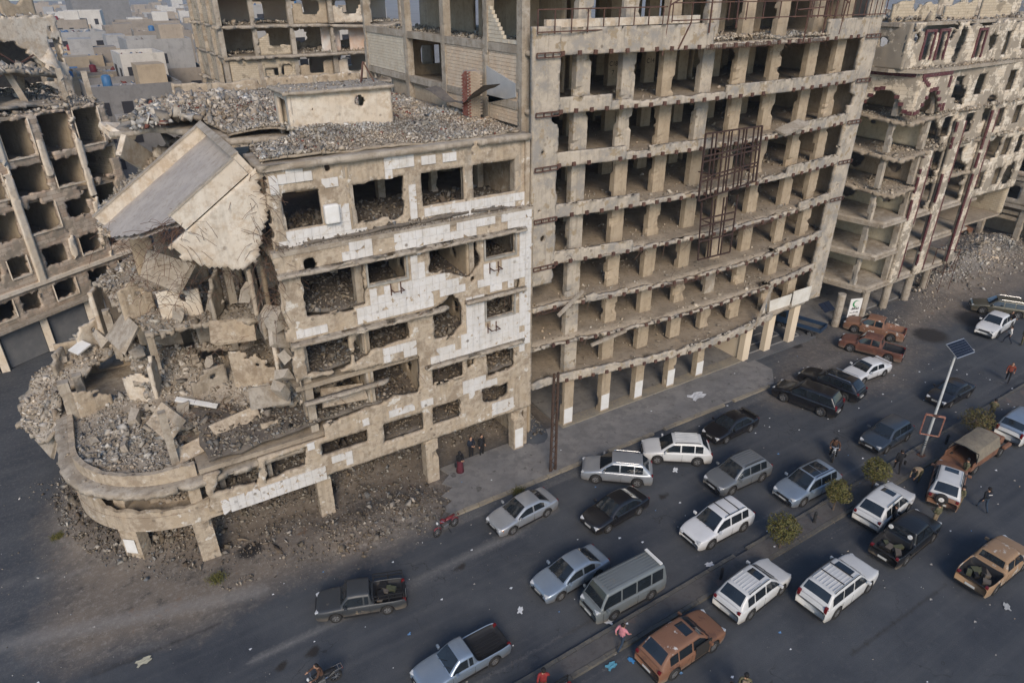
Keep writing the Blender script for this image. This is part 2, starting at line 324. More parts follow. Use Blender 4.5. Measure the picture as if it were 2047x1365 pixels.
SIDE_Y0, SIDE_Y1 = 28.25, 32.6
def slab_poly(name, poly, z0, z1, m, parent=None):
    b = MB(); b.prism(poly, z0, z1); return b.build(name, m, parent)
PAVE = mat('dusty_pavement', (.175, .172, .168), (.225, .217, .205), (.135, .13, .125), .5, bump=.5, bscale=16, spot=(.10, .095, .088), spotscale=1.3, spotcut=.62, stain=(.15, .147, .143))
KERB = mat('kerb_concrete', (.27, .24, .185), (.20, .185, .16), (.33, .28, .19), 1.3, bump=.3, bscale=20)
sw = tag(slab_poly('sidewalk', [(13.3, 28.4), (14.9, 28.4), (41.8, 28.4), (43.4, 29.9), (43.4, 32.6), (14.6, 32.6), (14.9, 31.7), (14.1, 31.2), (14.5, 30.5), (13.5, 30.1), (13.9, 29.4), (13.0, 29.0)], -.05, .13, PAVE), kind='structure')
kb = MB(); kb.box((0, 0, 0), (.96, .26, .2)); kbm = kb.data('kerb_stone', KERB)
def kerb_run(parent, x0, x1, yf, z, skip=0.0):
    x = x0; r = random.Random(int(yf * 10) + 3)
    while x < x1:
        if r.random() > skip:
            o = obj('kerb_stone', kbm, parent, (x, yf(x) if callable(yf) else yf, z + r.uniform(-.02, .015)), (r.uniform(-.03, .03), r.uniform(-.015, .015), r.uniform(-.03, .03)))
        x += 1.0
MK = mat('worn_median_kerb', (.115, .11, .10), (.085, .083, .078), (.17, .15, .11), 1.1, bump=.3, bscale=20); kb2 = MB(); kb2.box((0, 0, 0), (.985, .2, .2)); kbm2 = kb2.data('kerb_stone', MK)
def kerbs(parent, x0, x1, f, z, skip, kbm=kbm):
    x = x0; r = random.Random(int(x1 * 7 + f(0) * 100))
    while x < x1:
        if r.random() > skip: obj('kerb_stone', kbm, parent, (x, f(x), z + r.uniform(-.025, .015)), (r.uniform(-.03, .03), r.uniform(-.02, .02), math.atan(f(1) - f(0)) + r.uniform(-.03, .03)))
        x += 1.0
kerbs(sw, 13.6, 41.5, lambda x: 28.27, .06, .16)
mf0 = lambda x: 15.80 + .010 * x; mf1 = lambda x: 16.72 + .020 * x
PAVER = mat('median_paver', (.082, .08, .08), (.105, .10, .096), (.066, .06, .058), .7, bump=.3, bscale=25, spot=(.125, .10, .09), spotscale=.9, spotcut=.6)
med = tag(slab_poly('median_pavement', [(7, mf0(7) + .12), (84, mf0(84) + .12), (84, mf1(84) - .12), (7, mf1(7) - .12)], -.05, .135, PAVER), kind='structure')
kerbs(med, 7.5, 84, mf0, .05, .02, kbm2); kerbs(med, 7.5, 84, mf1, .05, .02, kbm2)
# paved forecourt under the frame building, with pale inlaid lines
FORE = mat('forecourt_paving', (.085, .088, .092), (.11, .112, .115), (.07, .07, .072), .8, rough=.6, bump=.15, bscale=30)
fc = tag(slab_poly('forecourt_pavement', [(42.6, 31.7), (51.4, 31.7), (51.4, 41.5), (42.6, 41.5)], -.05, .17, FORE), kind='structure')
LINE = mat('pale_inlay', (.34, .33, .31), (.28, .27, .26), None, 2)
for (x0, y0, x1, y1) in [(43.6, 32.6, 50.4, 32.75), (43.6, 32.6, 43.75, 38.5), (50.25, 32.6, 50.4, 38.5), (43.6, 38.4, 50.4, 38.55), (45.0, 33.6, 49.0, 33.75), (45.0, 33.6, 45.15, 37.4), (48.85, 33.6, 49.0, 37.4), (45, 37.3, 49, 37.45), (46.2, 34.7, 47.8, 34.82), (46.2, 36.2, 47.8, 36.32)]:
    b = MB(); b.b2((x0, y0, .17), (x1, y1, .176)); b.build('inlay_line', LINE, fc)
for k in range(9):
    b = MB(); b.b2((42.6 + .02, 31.72 + k * .105, .17), (51.38, 31.72 + k * .105 + .02, .174)); b.build('paving_joint', mat('pale_joint', (.2, .2, .2)), fc)
# ================================================================== RUBBLE TOOLKIT AND WALL BUILDER
def _ico():
    t = (1 + 5 ** .5) / 2
    V = np.array([(-1, t, 0), (1, t, 0), (-1, -t, 0), (1, -t, 0), (0, -1, t), (0, 1, t), (0, -1, -t), (0, 1, -t), (t, 0, -1), (t, 0, 1), (-t, 0, -1), (-t, 0, 1)], float)
    F = np.array([(0, 11, 5), (0, 5, 1), (0, 1, 7), (0, 7, 10), (0, 10, 11), (1, 5, 9), (5, 11, 4), (11, 10, 2), (10, 7, 6), (7, 1, 8), (3, 9, 4), (3, 4, 2), (3, 2, 6), (3, 6, 8), (3, 8, 9), (4, 9, 5), (2, 4, 11), (6, 2, 10), (8, 6, 7), (9, 8, 1)])
    return V / np.linalg.norm(V[0]), F
def _cube():
    V = np.array([(x, y, z) for z in (-1, 1) for y in (-1, 1) for x in (-1, 1)], float) * .62
    q = [(0, 2, 3, 1), (4, 5, 7, 6), (0, 1, 5, 4), (2, 6, 7, 3), (0, 4, 6, 2), (1, 3, 7, 5)]
    return V, np.array([t for a, b, c, d in q for t in ((a, b, c), (a, c, d))])
ROCKS = []
for k in range(16):
    V, F = _cube(); V = V * np.array([1, rng.uniform(.5, 1), rng.uniform(.22, .75)]); V = V + rng.uniform(-.34, .34, V.shape) * np.array([1, .8, .45])
    if k % 3 == 0: V[rng.integers(0, 8)] *= .25
    if k % 4 == 0: V[4:] *= np.array([.55, .6, 1])
    if k > 12: V = V * np.array([1.5, 1.2, .3])
    ROCKS.append((V * .62, F))
PAL = np.array([(.38, .33, .27), (.32, .28, .22), (.44, .39, .32), (.27, .235, .19), (.35, .325, .29), (.48, .44, .38), (.23, .185, .14), (.31, .31, .305), (.39, .32, .235), (.18, .155, .13)])
def rocks_arrays(P, S, cols):
    n = len(P); kind = rng.integers(0, len(ROCKS), n)
    q = rng.normal(size=(n, 4)); q /= np.linalg.norm(q, axis=1)[:, None]; a, b, c, d = q.T
    R = np.stack([1 - 2 * (c * c + d * d), 2 * (b * c - a * d), 2 * (b * d + a * c), 2 * (b * c + a * d), 1 - 2 * (b * b + d * d), 2 * (c * d - a * b), 2 * (b * d - a * c), 2 * (c * d + a * b), 1 - 2 * (b * b + c * c)], -1).reshape(n, 3, 3)
    VV = []; FF = []; CC = []; off = 0
    for k, (V, F) in enumerate(ROCKS):
        i = np.where(kind == k)[0]
        if not len(i): continue
        v = np.einsum('nij,mj->nmi', R[i], V) * S[i][:, None, None] + P[i][:, None, :]
        VV.append(v.reshape(-1, 3)); FF.append((F[None] + (np.arange(len(i)) * len(V))[:, None, None] + off).reshape(-1, 3))
        CC.append(np.repeat(cols[i], len(F), axis=0)); off += v.shape[0] * v.shape[1]
    return np.concatenate(VV), np.concatenate(FF), np.concatenate(CC)
def pick(n, pal=PAL, dark=1.0):
    c = pal[rng.integers(0, len(pal), n)] * rng.uniform(.65, 1.25, (n, 1)) * dark
    return np.clip(c, .02, .8)
def sizes(n, lo=.06, hi=.5, pw=2.6): a = lo * .65 + hi * .42 * rng.random(n) ** pw; b_ = hi * (.38 + .62 * rng.random(n) ** 1.6); return np.where(rng.random(n) < .945, a, b_)
def rubble(name, P, S, parent=None, pal=PAL, label=None, cat=None):
    if len(P) == 0: return None
    P = np.asarray(P, float); S = np.asarray(S, float); S = S * np.clip(1 + .75 * fnoise(P[:, 0] * .55, P[:, 1] * .55, P[:, 2]), .45, 1.7)
    cl = pick(len(P), pal) * (1 + .42 * fnoise(P[:, 0] * .45 + 40, P[:, 1] * .45, P[:, 2] + 9))[:, None]; wm_ = fnoise(P[:, 0] * .3 + 70, P[:, 1] * .3, P[:, 2])[:, None]; cl = np.clip(cl * (1 + wm_ * np.array([[.12, .0, -.14]])), .03, .75)
    V, F, Cc = rocks_arrays(P, S, cl)
    o = obj(name, bigmesh(name, V, F, RUB, Cc), parent); tag(o, kind='stuff')
    if label: tag(o, label, cat)
    return o
def scatter_poly(poly, dens, hf, lo=.06, hi=.45, pw=2.6, prob=None):
    xs = [p[0] for p in poly]; ys = [p[1] for p in poly]; A = (max(xs) - min(xs)) * (max(ys) - min(ys)); n = int(A * dens * 1.45)
    x = rng.uniform(min(xs), max(xs), n); y = rng.uniform(min(ys), max(ys), n); k = inpoly(x, y, poly)
    if prob is not None: k &= rng.random(n) < prob(x, y)
    x = x[k]; y = y[k]; S = sizes(len(x), lo, hi, pw); return np.stack([x, y, hf(x, y) + S * .12], -1), S

def maskwall(name, O, U, u0, u1, v0, v1, thick, f, cell, m, parent, relief=.02, smooth=False, kind=None, warp=None):
    """a wall in the plane O + u*U + v*Z, front face towards N = U x Z (right-handed -> towards -Y for U=+X); solid where f(u,v) > 0"""
    O = np.array(O, float); U = np.array(U, float); U /= np.linalg.norm(U); N = np.array([U[1], -U[0], 0.0])
    nu = max(2, int(round((u1 - u0) / cell)) + 1); nv = max(2, int(round((v1 - v0) / cell)) + 1)
    us = np.linspace(u0, u1, nu); vs = np.linspace(v0, v1, nv); Ug, Vg = np.meshgrid(us, vs); fv = f(Ug, Vg)
    e = cell * .25; gu = (f(Ug + e, Vg) - f(Ug - e, Vg)) / (2 * e); gv = (f(Ug, Vg + e) - f(Ug, Vg - e)) / (2 * e); gl = np.maximum(gu * gu + gv * gv, .2)
    near = np.abs(fv) < cell * .72; Us = np.where(near, Ug - fv * gu / gl, Ug); Vs = np.where(near, Vg - fv * gv / gl, Vg)
    Us = np.clip(Us, u0, u1); Vs = np.clip(Vs, v0, v1)
    cu = (us[:-1] + us[1:]) / 2; cv = (vs[:-1] + vs[1:]) / 2; CU, CV = np.meshgrid(cu, cv); solid = f(CU, CV) > 0
    if not solid.any(): return None
    D = relief * fnoise(Ug * 1.7, Vg * 1.7, O[1]) + relief * .5 * vnoise(Ug * 6, Vg * 6, O[0])
    idx = np.arange(nu * nv).reshape(nv, nu); n = nu * nv
    Pf = O[None, None] + Us[..., None] * U + Vs[..., None] * np.array([0, 0, 1.0]) + D[..., None] * N
    Pb = O[None, None] + Us[..., None] * U + Vs[..., None] * np.array([0, 0, 1.0]) - (thick) * N
    V = np.concatenate([Pf.reshape(-1, 3), Pb.reshape(-1, 3)])
    if warp is not None: V = warp(V)
    a, b, c, d = idx[:-1, :-1], idx[:-1, 1:], idx[1:, 1:], idx[1:, :-1]
    fr = np.stack([a, b, c, d], -1)[solid]; bk = np.stack([d, c, b, a], -1)[solid] + n; F = [fr, bk]
    sp = np.pad(solid, 1)
    for (nb, (p, q)) in ((sp[:-2, 1:-1], (a, b)), (sp[2:, 1:-1], (c, d)), (sp[1:-1, :-2], (d, a)), (sp[1:-1, 2:], (b, c))):
        k = solid & ~nb; F.append(np.stack([q, p, p + n, q + n], -1)[k])
    F = np.concatenate(F); used = np.unique(F); mp = np.zeros(2 * n, int); mp[used] = np.arange(len(used))
    o = obj(name, bigmesh(name, V[used], mp[F], m, smooth=smooth), parent)
    if kind: tag(o, kind=kind)
    return o
def rectd(u, v, r):
    """signed distance to a rectangle (u0,v0,u1,v1), positive outside"""
    cx = (r[0] + r[2]) / 2; cy = (r[1] + r[3]) / 2; dx = np.abs(u - cx) - (r[2] - r[0]) / 2; dy = np.abs(v - cy) - (r[3] - r[1]) / 2
    return np.minimum(np.maximum(dx, dy), 0) + np.hypot(np.maximum(dx, 0), np.maximum(dy, 0))
def holes(rects=(), polys=(), circ=(), jag=.06, jagr=.02, base=None, seed=0.0):
    def f(u, v):
        j = jag * fnoise(u * 2.3 + seed, v * 2.3, seed, 4); jr = jagr * fnoise(u * 3 + seed, v * 3, seed + 5, 3)
        r = np.full(np.shape(u), 9.0)
        for q in rects: r = np.minimum(r, rectd(u, v, q) - jr)
        for p in polys: r = np.minimum(r, polydist(u, v, p) - j)
        for (cx, cy, rr) in circ: r = np.minimum(r, np.hypot(u - cx, v - cy) - rr - 1.2 * j)
        if base is not None: r = np.minimum(r, base(u, v) + j)
        return r
    return f
def patch_surface(name, pts, m, parent, thick=.25, step=.45, bumpy=.08, edge=.25, rag=0.2, hfun=None):
    """a broken slab through 3-D outline points: height interpolated between them, ragged rim, real thickness"""
    P = np.array(pts, float); poly = [tuple(p[:2]) for p in P]
    x0, y0 = P[:, :2].min(0) - step; x1, y1 = P[:, :2].max(0) + step
    xs = np.arange(x0, x1 + step, step); ys = np.arange(y0, y1 + step, step); X, Y = np.meshgrid(xs, ys)
    def hf(x, y):
        x = np.asarray(x, float); y = np.asarray(y, float)
        w_ = 1 / (((x[..., None] - P[:, 0]) ** 2 + (y[..., None] - P[:, 1]) ** 2) + .3) ** 1.4
        return (w_ * P[:, 2]).sum(-1) / w_.sum(-1) + bumpy * fnoise(x * .9, y * .9, 2.2)
    if hfun is not None: hf = hfun
    f = lambda x, y: -(polydist(x, y, poly) + rag * fnoise(x * 1.6, y * 1.6, 7.7) + rag * .45 * vnoise(x * 5.1, y * 5.1, 3.1))
    fv = f(X, Y); e = .1; gu = (f(X + e, Y) - f(X - e, Y)) / (2 * e); gv = (f(X, Y + e) - f(X, Y - e)) / (2 * e); gl = np.maximum(gu * gu + gv * gv, .3)
    near = np.abs(fv) < step * .75; Xs = np.where(near, X - fv * gu / gl, X); Ys = np.where(near, Y - fv * gv / gl, Y)
    cx = (xs[:-1] + xs[1:]) / 2; cy = (ys[:-1] + ys[1:]) / 2; CX, CY = np.meshgrid(cx, cy); solid = f(CX, CY) > 0
    Zt = hf(Xs, Ys); n = X.size; idx = np.arange(n).reshape(X.shape)
    V = np.concatenate([np.stack([Xs, Ys, Zt], -1).reshape(-1, 3), np.stack([Xs, Ys, Zt - thick], -1).reshape(-1, 3)])
    a, b, c, d = idx[:-1, :-1], idx[:-1, 1:], idx[1:, 1:], idx[1:, :-1]
    F = [np.stack([a, b, c, d], -1)[solid], np.stack([d, c, b, a], -1)[solid] + n]; sp = np.pad(solid, 1)
    for (nb, (p, q)) in ((sp[:-2, 1:-1], (a, b)), (sp[2:, 1:-1], (c, d)), (sp[1:-1, :-2], (d, a)), (sp[1:-1, 2:], (b, c))):
        k = solid & ~nb; F.append(np.stack([q, p, p + n, q + n], -1)[k])
    F = np.concatenate(F); used = np.unique(F); mp = np.zeros(2 * n, int); mp[used] = np.arange(len(used))
    o = obj(name, bigmesh(name, V[used], mp[F], m), parent)
    return o, hf, poly
def column(name, x, y, z0, z1, wx, wy, m, parent, rag=.05, n=7, seed=0, lean=(0, 0)):
    """a square column with chipped edges"""
    r = np.random.default_rng(abs(seed * 31 + int(x * 13 + y * 7 + z0 * 3))); n = max(n, 3) if rag < .03 else max(n, int((z1 - z0) / .16)); zs = np.linspace(z0, z1, n); V = []; F = []
    bite = [(r.uniform(0, 1), r.uniform(.05, .14), r.uniform(.6, 2.2), r.integers(0, 4)) for _ in range(r.integers(1, 5))] if rag >= .03 else []
    for i, z in enumerate(zs):
        t = (z - z0) / max(z1 - z0, .01)
        for ci, (sx, sy) in enumerate(((-1, -1), (0, -1), (1, -1), (1, 0), (1, 1), (0, 1), (-1, 1), (-1, 0))):
            k = rag * .22 * r.random() if sx and sy else rag * .12 * r.random()
            if sx and sy:
                for (bt, bw, bd, bc) in bite:
                    if bc == ci // 2 and abs(t - bt) < bw: k += rag * bd * (.6 + .6 * r.random())
            V.append((x + lean[0] * t + sx * (wx / 2 - k), y + lean[1] * t + sy * (wy / 2 - k * .8), z))
    for i in range(n - 1):
        for k in range(8): F.append((i * 8 + k, i * 8 + (k + 1) % 8, (i + 1) * 8 + (k + 1) % 8, (i + 1) * 8 + k))
    F += [tuple(range(8))[::-1], tuple((n - 1) * 8 + k for k in range(8))]
    return obj(name, meshdata(name, V, F, m), parent)
def rebars(name, starts, parent, L=(.5, 1.4), r=.011, droop=.6):
    b = MB()
    for s in starts:
        d = Vector((random.uniform(-1, 1), random.uniform(-1, .3), random.uniform(-.4, .7))).normalized(); l = random.uniform(*L); pts = []; p = Vector(s)
        for k in range(5): pts.append(p.copy()); p += d * l / 4; d = (d + Vector((random.uniform(-.4, .4), random.uniform(-.4, .4), -droop * random.random()))).normalized()
        b.tube(pts, r, 3, cap=False)
    o = b.build(name, REBAR, parent); tag(o, kind='stuff'); return o
# ================================================================== THE TILED CORNER BUILDING
WB = thing('ruined_building', 'ruined block with white tiled front and collapsed round corner beside the grey frame', 'building', (8, 36, 0))
WBO = WB.location.copy()
def wp(o):                                   # keep world coordinates under an empty that stands at the building's base
    if o is not None: o.location = Vector(o.location) - WBO
    return o
YF, YT = 31.6, 32.1
R = lambda pts, Y=YF: (lambda q: (min(q[0][0], q[3][0]) / 2 + max(q[0][0], q[3][0]) / 2, (q[2][1] + q[3][1]) / 2, (q[1][0] + q[2][0]) / 2, (q[0][1] + q[1][1]) / 2))(fxz(pts, Y))
low_rects = [R(q) for q in [
    [(732, 522), (808, 506), (814, 553), (738, 570)], [(968, 471), (1028, 461), (1030, 506), (971, 515)],
    [(970, 597), (1025.5, 582), (1028, 623), (973, 638)], [(857, 736), (927, 718), (927, 752), (872, 770)],
    [(640, 889), (737, 857), (735, 884), (646, 913)], [(760, 848), (847, 825), (848, 860), (775, 884)], [(864, 815), (923, 797), (920, 834), (867, 851)]]]
low_polys = [fxz(q, YF) for q in [
    [(603.5, 550), (729, 524), (732, 608), (700, 622), (616, 634)],
    [(857, 500), (954, 480), (961, 522), (948, 546), (936, 556), (905, 548), (858, 544)],
    [(608, 686), (696, 664), (704, 730), (690, 738), (617, 750)], [(706, 690), (722, 655), (814, 635), (823, 676), (790, 688), (752, 700), (712, 728)],
    [(863, 617), (885, 606), (900, 588), (914, 596), (925, 625), (926, 650), (901, 676), (869, 681)],
    [(971, 704), (1027, 693), (1031, 729), (1015, 742), (977, 754)], [(935, 714), (950, 710), (950, 730), (937, 737)],
    [(600, 760), (700, 742), (842, 712), (838, 786), (800, 790), (737, 818), (650, 852), (612, 862)],
    [(965, 778), (1015, 766), (1015, 788), (995, 803), (965, 807)], [(529, 922), (614, 893), (611, 930), (560, 952), (535, 966)], [(440, 940), (520, 915), (516, 968), (430, 985)]]]
low_circ = [(8.0, 15.9, .28), (13.9, 15.25, .14), (16.6, 10.9, .16), (12.4, 12.5, .14), (9.9, 13.0, .13), (19.9, 12.2, .2), (16.9, 13.2, .12), (10.5, 7.3, .3), (8.9, 6.9, .22), (15.7, 12.9, .15)]
def left_edge(u, v):
    e = np.where(v < 5.85, 1.2, np.where(v < 8.4, 7.4, np.where(v < 12.0, 6.5, 6.35)))
    return u - e + .18 * fnoise(v * 1.3, v * .2, 3.3)
lw = maskwall('facade_wall', (0, YF, 0), (1, 0, 0), 1.0, 20.97, 3.35, 16.72, .32, holes(low_rects, low_polys, low_circ, .16, .03, left_edge, 1.0), .13, PLAST, WB, .05); wp(lw)
top_rects = [R(q, YT) for q in [[(560, 388), (640, 375), (645, 447), (571, 465)], [(841, 347), (929, 333), (928, 400), (846, 414)], [(942, 331), (1030, 319), (1032, 383), (950, 396)]]]
top_polys = [fxz([(694, 371), (805, 352), (808, 430), (790, 442), (770, 436), (740, 446), (716, 448), (709, 400)], YT)]
tw = maskwall('upper_wall', (0, YT, 0), (1, 0, 0), 6.55, 20.93, 16.45, 20.62, .3, holes(top_rects, top_polys, [(9.6, 20.2, .1)], .12, .03, lambda u, v: u - 6.65 + .2 * fnoise(v * 2, v, 1.1), 4.0), .12, PLAST, WB, .05); wp(tw)
# window jamb frames that survived
for r in (low_rects[0], low_rects[1], low_rects[2]):
    fr = MB(); 
    for (a, b) in (((r[0] - .1, r[1] - .12), (r[2] + .1, r[1] - .002)), ((r[0] - .1, r[1]), (r[0] - .003, r[3])), ((r[2] + .003, r[1]), (r[2] + .1, r[3]))): fr.b2((a[0], YF - .1, a[1]), (b[0], YF + .1, b[1]))
    wp(fr.build('window_frame', mat('grey_frame', (.36, .345, .31), (.27, .255, .22), None, 2.0), WB))
# projecting ledges with broken rims
def ledge(x0, x1, z, Y, out, t=.16, seed=0, m=CONC):
    pts = [(x, Y - out + .10 * float(fnoise(np.array(x * 1.5), np.array(seed + .5), 1.0)), z) for x in np.arange(x0, x1 + .01, .5)] + [(x1, Y - .03, z), (x0, Y - .03, z)]
    o, hf, poly = patch_surface('ledge', pts, m, WB, t, .2, .02, rag=.07); wp(o); return hf, poly
lrk = []
for (x0, x1, z, Y, out, s) in [(6.3, 20.4, 15.72, YF, .5, 1), (6.4, 15.3, 12.02, YF, .5, 2), (16.3, 20.5, 12.02, YF, .45, 3), (13.6, 20.5, 8.55, YF, .45, 4), (6.6, 11.5, 8.5, YF, .4, 6)]:
    hf, poly = ledge(x0, x1, z, Y, out, seed=s); lrk.append(scatter_poly(poly, 14, hf, .04, .16))
# set-back strip at the foot of the top storey, covered in crumbs
b = MB(); b.b2((6.3, YF - .06, 16.55), (20.95, YT + .05, 16.78)); wp(b.build('setback_slab', CONC, WB))
lrk.append(scatter_poly([(6.4, YF), (20.9, YF), (20.9, YT), (6.4, YT)], 45, lambda x, y: np.full(np.shape(x), 16.79), .05, .25))
# floors, ceilings, inner walls
FL = [3.6, 6.1, 9.25, 12.75, 16.5]
for i, z in enumerate(FL):
    x0 = (9.4 if z > 16 else 6.4) if z > 6.5 else 1.0
    if z > 16: b = MB(); b.b2((6.4, YF + .3, z - .28), (9.4, 35, z)); wp(b.build('floor_slab', FLOORD, WB))
    b = MB(); b.b2((x0, YF + .3, z - .28), (20.7, 58, z)); wp(b.build('floor_slab', FLOORD, WB))
rs_pts = [(6.3, 31.85, 20.75), (10, 31.75, 20.75), (14, 31.8, 20.75), (17.2, 31.8, 20.75), (17.6, 32.3, 20.7), (18.2, 31.8, 20.75), (20.95, 31.75, 20.75), (20.95, 45, 20.75), (20.95, 58, 20.75), (6.6, 58, 20.6), (4.0, 54, 20.3), (1.5, 49, 20.0), (4.6, 45, 20.5), (6.2, 41.5, 20.7), (6.6, 39.0, 20.7), (8.9, 38.2, 20.75), (9.2, 36.0, 20.75), (6.5, 35.2, 20.7)]
ro, roof_h, roof_poly = patch_surface('roof_slab', rs_pts, CONC, WB, .28, .45, .03, rag=.15); wp(ro)
b = MB(); b.b2((20.62, YF + .35, 0), (20.9, 58, 20.4)); wp(b.build('party_wall', PLAST, WB))
for i, z in enumerate(FL):
    h = (FL + [20.5])[i + 1] - z - .3
    x0 = 7.8 if z > 6 else 1.2
    wp(maskwall('back_wall', (0, 40.2, 0), (1, 0, 0), x0, 20.6, z, z + h, .15, holes([(9.0, z, 10.0, z + 2.1), (15.5, z, 16.4, z + 2.1)], [], [(12.5, z + 1.5, .5), (18.5, z + 1.2, .7)], .2, seed=z), .22, BEIGE, WB, .03))
    for xw in (10.55, 13.7, 17.0):
        if (i + int(xw)) % 4 == 1: continue
        d = 3.6 if (i + int(xw)) % 3 else 2.0
        wp(maskwall('partition_wall', (xw, YF + .5, 0), (0, 1, 0), 0, d + 1.2, z, z + h, .14, holes([], [], [(d * .5, z + 1.4, .3)], .2, base=lambda u, v, d=d: d - u + .7 * fnoise(u * .6, v * .6, xw), seed=xw + z), .2, BEIGE, WB, .02))
    for xc in (7.1, 10.5, 13.8, 17.1, 20.2):
        for yc in (32.35, 36.6): wp(column('column', xc, yc, z - .02, z + h + .05, .42, .5, CONC, WB, .05))
inn = []
for i, z in enumerate(FL):
    x0 = 6.6 if z > 6.5 else 1.6
    hfun = lambda x, y, z=z: z + .25 + .55 * np.clip(fnoise(x * .5, y * .5, z) + .35, 0, 1.2) + .25 * np.clip((y - 33) / 4, 0, 1)
    pts = [(x, y, float(hfun(np.array(x), np.array(y)))) for (x, y) in [(x0, 31.95), (10, 31.95), (14, 31.95), (17, 31.95), (20.5, 31.95), (20.5, 35), (20.5, 40), (14, 40), (10, 40), (x0, 40), (x0, 36), (12, 35), (17, 36)][:11]]
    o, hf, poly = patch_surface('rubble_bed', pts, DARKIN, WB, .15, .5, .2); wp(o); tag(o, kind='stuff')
    inn.append(scatter_poly(poly, 34 if i else 28, hf, .08, .5, 2.0, lambda x, y: (y < 36.4) * np.clip(1.3 - (y - 32) * .2, .2, 1)))
P = np.concatenate([a[0] for a in inn] + [a[0] for a in lrk]); S = np.concatenate([a[1] for a in inn] + [a[1] for a in lrk])
DPAL = PAL * .62  # the same stones darkened, with the shade of the rooms put into their colours
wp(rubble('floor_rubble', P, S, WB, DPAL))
# ground storey: columns, back rubble
for (px, wx, wy) in [((659, 1031), .85, .6), ((868, 962), .85, .7), ((1037, 899), .8, .7)]:
    c = gz(*px); wp(column('street_column', c[0], c[1] + .35, 0, 3.5, wx, wy, PLAST, WB, .1, 10))
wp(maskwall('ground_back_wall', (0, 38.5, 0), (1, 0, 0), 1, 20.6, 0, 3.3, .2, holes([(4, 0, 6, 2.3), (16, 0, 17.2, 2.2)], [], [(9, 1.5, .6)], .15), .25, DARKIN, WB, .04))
for xc in (7.1, 13.8, 20.0): wp(column('column', xc, 36.8, 0, 3.4, .45, .45, CONC, WB, .05))
pb = MB(); a = gz(1037, 899); pb.b2((a[0] - .3, a[1] - .02, .25), (a[0] + .32, a[1] - .008, 1.75)); wp(pb.build('white_painted_patch', WHITEP, WB))
# tiles: every surviving piece of the white cladding
tile_px = [(YT, [(541, 360), (592, 335), (598, 352), (560, 385), (543, 385)]), (YT, [(606, 355), (662, 345), (664, 365), (610, 378)]), (YT, [(760, 305), (822, 296), (820, 330), (795, 350), (775, 345)]),
    (YT, [(832, 325), (873, 318), (874, 332), (835, 340)]), (YT, [(888, 320), (906, 315), (904, 330), (890, 333)]), (YT, [(812, 380), (832, 378), (834, 432), (814, 436)]),
    (YT, [(566, 468), (680, 447), (735, 450), (730, 464), (660, 478), (572, 500)]), (YT, [(668, 420), (700, 408), (712, 448), (675, 455)]), (YT, [(845, 416), (1046, 384), (1050, 408), (848, 438)]),
    (YF, [(685, 500), (738, 480), (740, 500), (690, 516)]), (YF, [(780, 470), (850, 450), (930, 438), (990, 428), (992, 448), (928, 466), (850, 486), (788, 494)]), (YF, [(1000, 424), (1056, 414), (1058, 462), (1030, 458), (1000, 444)]),
    (YF, [(812, 508), (856, 498), (858, 546), (905, 556), (930, 560), (925, 578), (862, 592), (735, 612), (735, 574), (816, 556)]), (YF, [(964, 520), (1035, 505), (1034, 462), (1058, 455), (1059, 575), (1040, 582), (962, 572)]),
    (YF, [(978, 640), (1052, 624), (1056, 695), (975, 702), (905, 716), (920, 690), (928, 655), (960, 648)]), (YF, [(1030, 575), (1056, 570), (1056, 634), (1032, 628)]), (YF, [(930, 600), (968, 596), (970, 642), (930, 645)]),
    (YF, [(578, 668), (645, 644), (648, 664), (588, 690)]), (YF, [(715, 622), (830, 598), (862, 606), (800, 632), (725, 645)]), (YF, [(858, 712), (905, 695), (960, 690), (1004, 684), (1002, 694), (868, 726)]),
    (YF, [(752, 708), (785, 690), (802, 698), (760, 724)]), (YF, [(800, 695), (826, 684), (830, 700), (806, 708)]), (YF, [(760, 832), (830, 812), (833, 824), (766, 844)]), (YF, [(844, 800), (864, 794), (865, 811), (846, 816)]),
    (YF, [(920, 760), (970, 746), (972, 764), (952, 769), (950, 788), (928, 788)]), (YF, [(724, 840), (740, 835), (742, 851), (727, 857)]), (YF, [(603, 882), (648, 860), (657, 876), (608, 896)]),
    (YF, [(518, 978), (645, 940), (650, 953), (522, 994)]), (YF, [(984, 804), (1024, 794), (1022, 812), (985, 822)]), (YF, [(666, 916), (706, 903), (708, 921), (670, 933)]), (YF, [(425, 1012), (456, 1002), (520, 978), (522, 994), (432, 1026)]),
    (YF, [(960, 770), (990, 762), (990, 800), (964, 806)]), (YF, [(1036, 470), (1056, 466), (1056, 640), (1036, 640)])]
def tiles():
    tw_, th_ = .40, .45; cand = []
    f_low = holes(low_rects, low_polys, low_circ, .16, .03, left_edge, 1.0); f_top = holes(top_rects, top_polys, [(9.6, 20.2, .1)], .12, .03, None, 4.0)
    for (Y, px) in tile_px:
        poly = fxz(px, Y); f = f_top if Y == YT else f_low
        for ix in range(int(1 / tw_), int(21.2 / tw_)):
            for iz in range(int(3.3 / th_), int(20.8 / th_)):
                u = (ix + .5) * tw_; v = (iz + .5) * th_
                d = float(polydist(np.array(u), np.array(v), poly)) + .12 * float(fnoise(np.array(u * 1.9), np.array(v * 1.9), 4.4))
                if d < .08 and u < 20.8 and (v > 16.85 or Y == YF) and (v < 16.5 or Y == YT):
                    fm = min(float(f(np.array(u + sx * .19), np.array(v + sz * .21))) for sx in (-1, 1) for sz in (-1, 1))
                    if fm > .0 and random.random() > .04: cand.append((u, v, Y, d))
    seen = set(); out = []
    for c in cand:
        k = (round(c[0], 2), round(c[1], 2), c[2])
        if k not in seen: seen.add(k); out.append(c)
    return out, tw_, th_
TL, tw_, th_ = tiles()
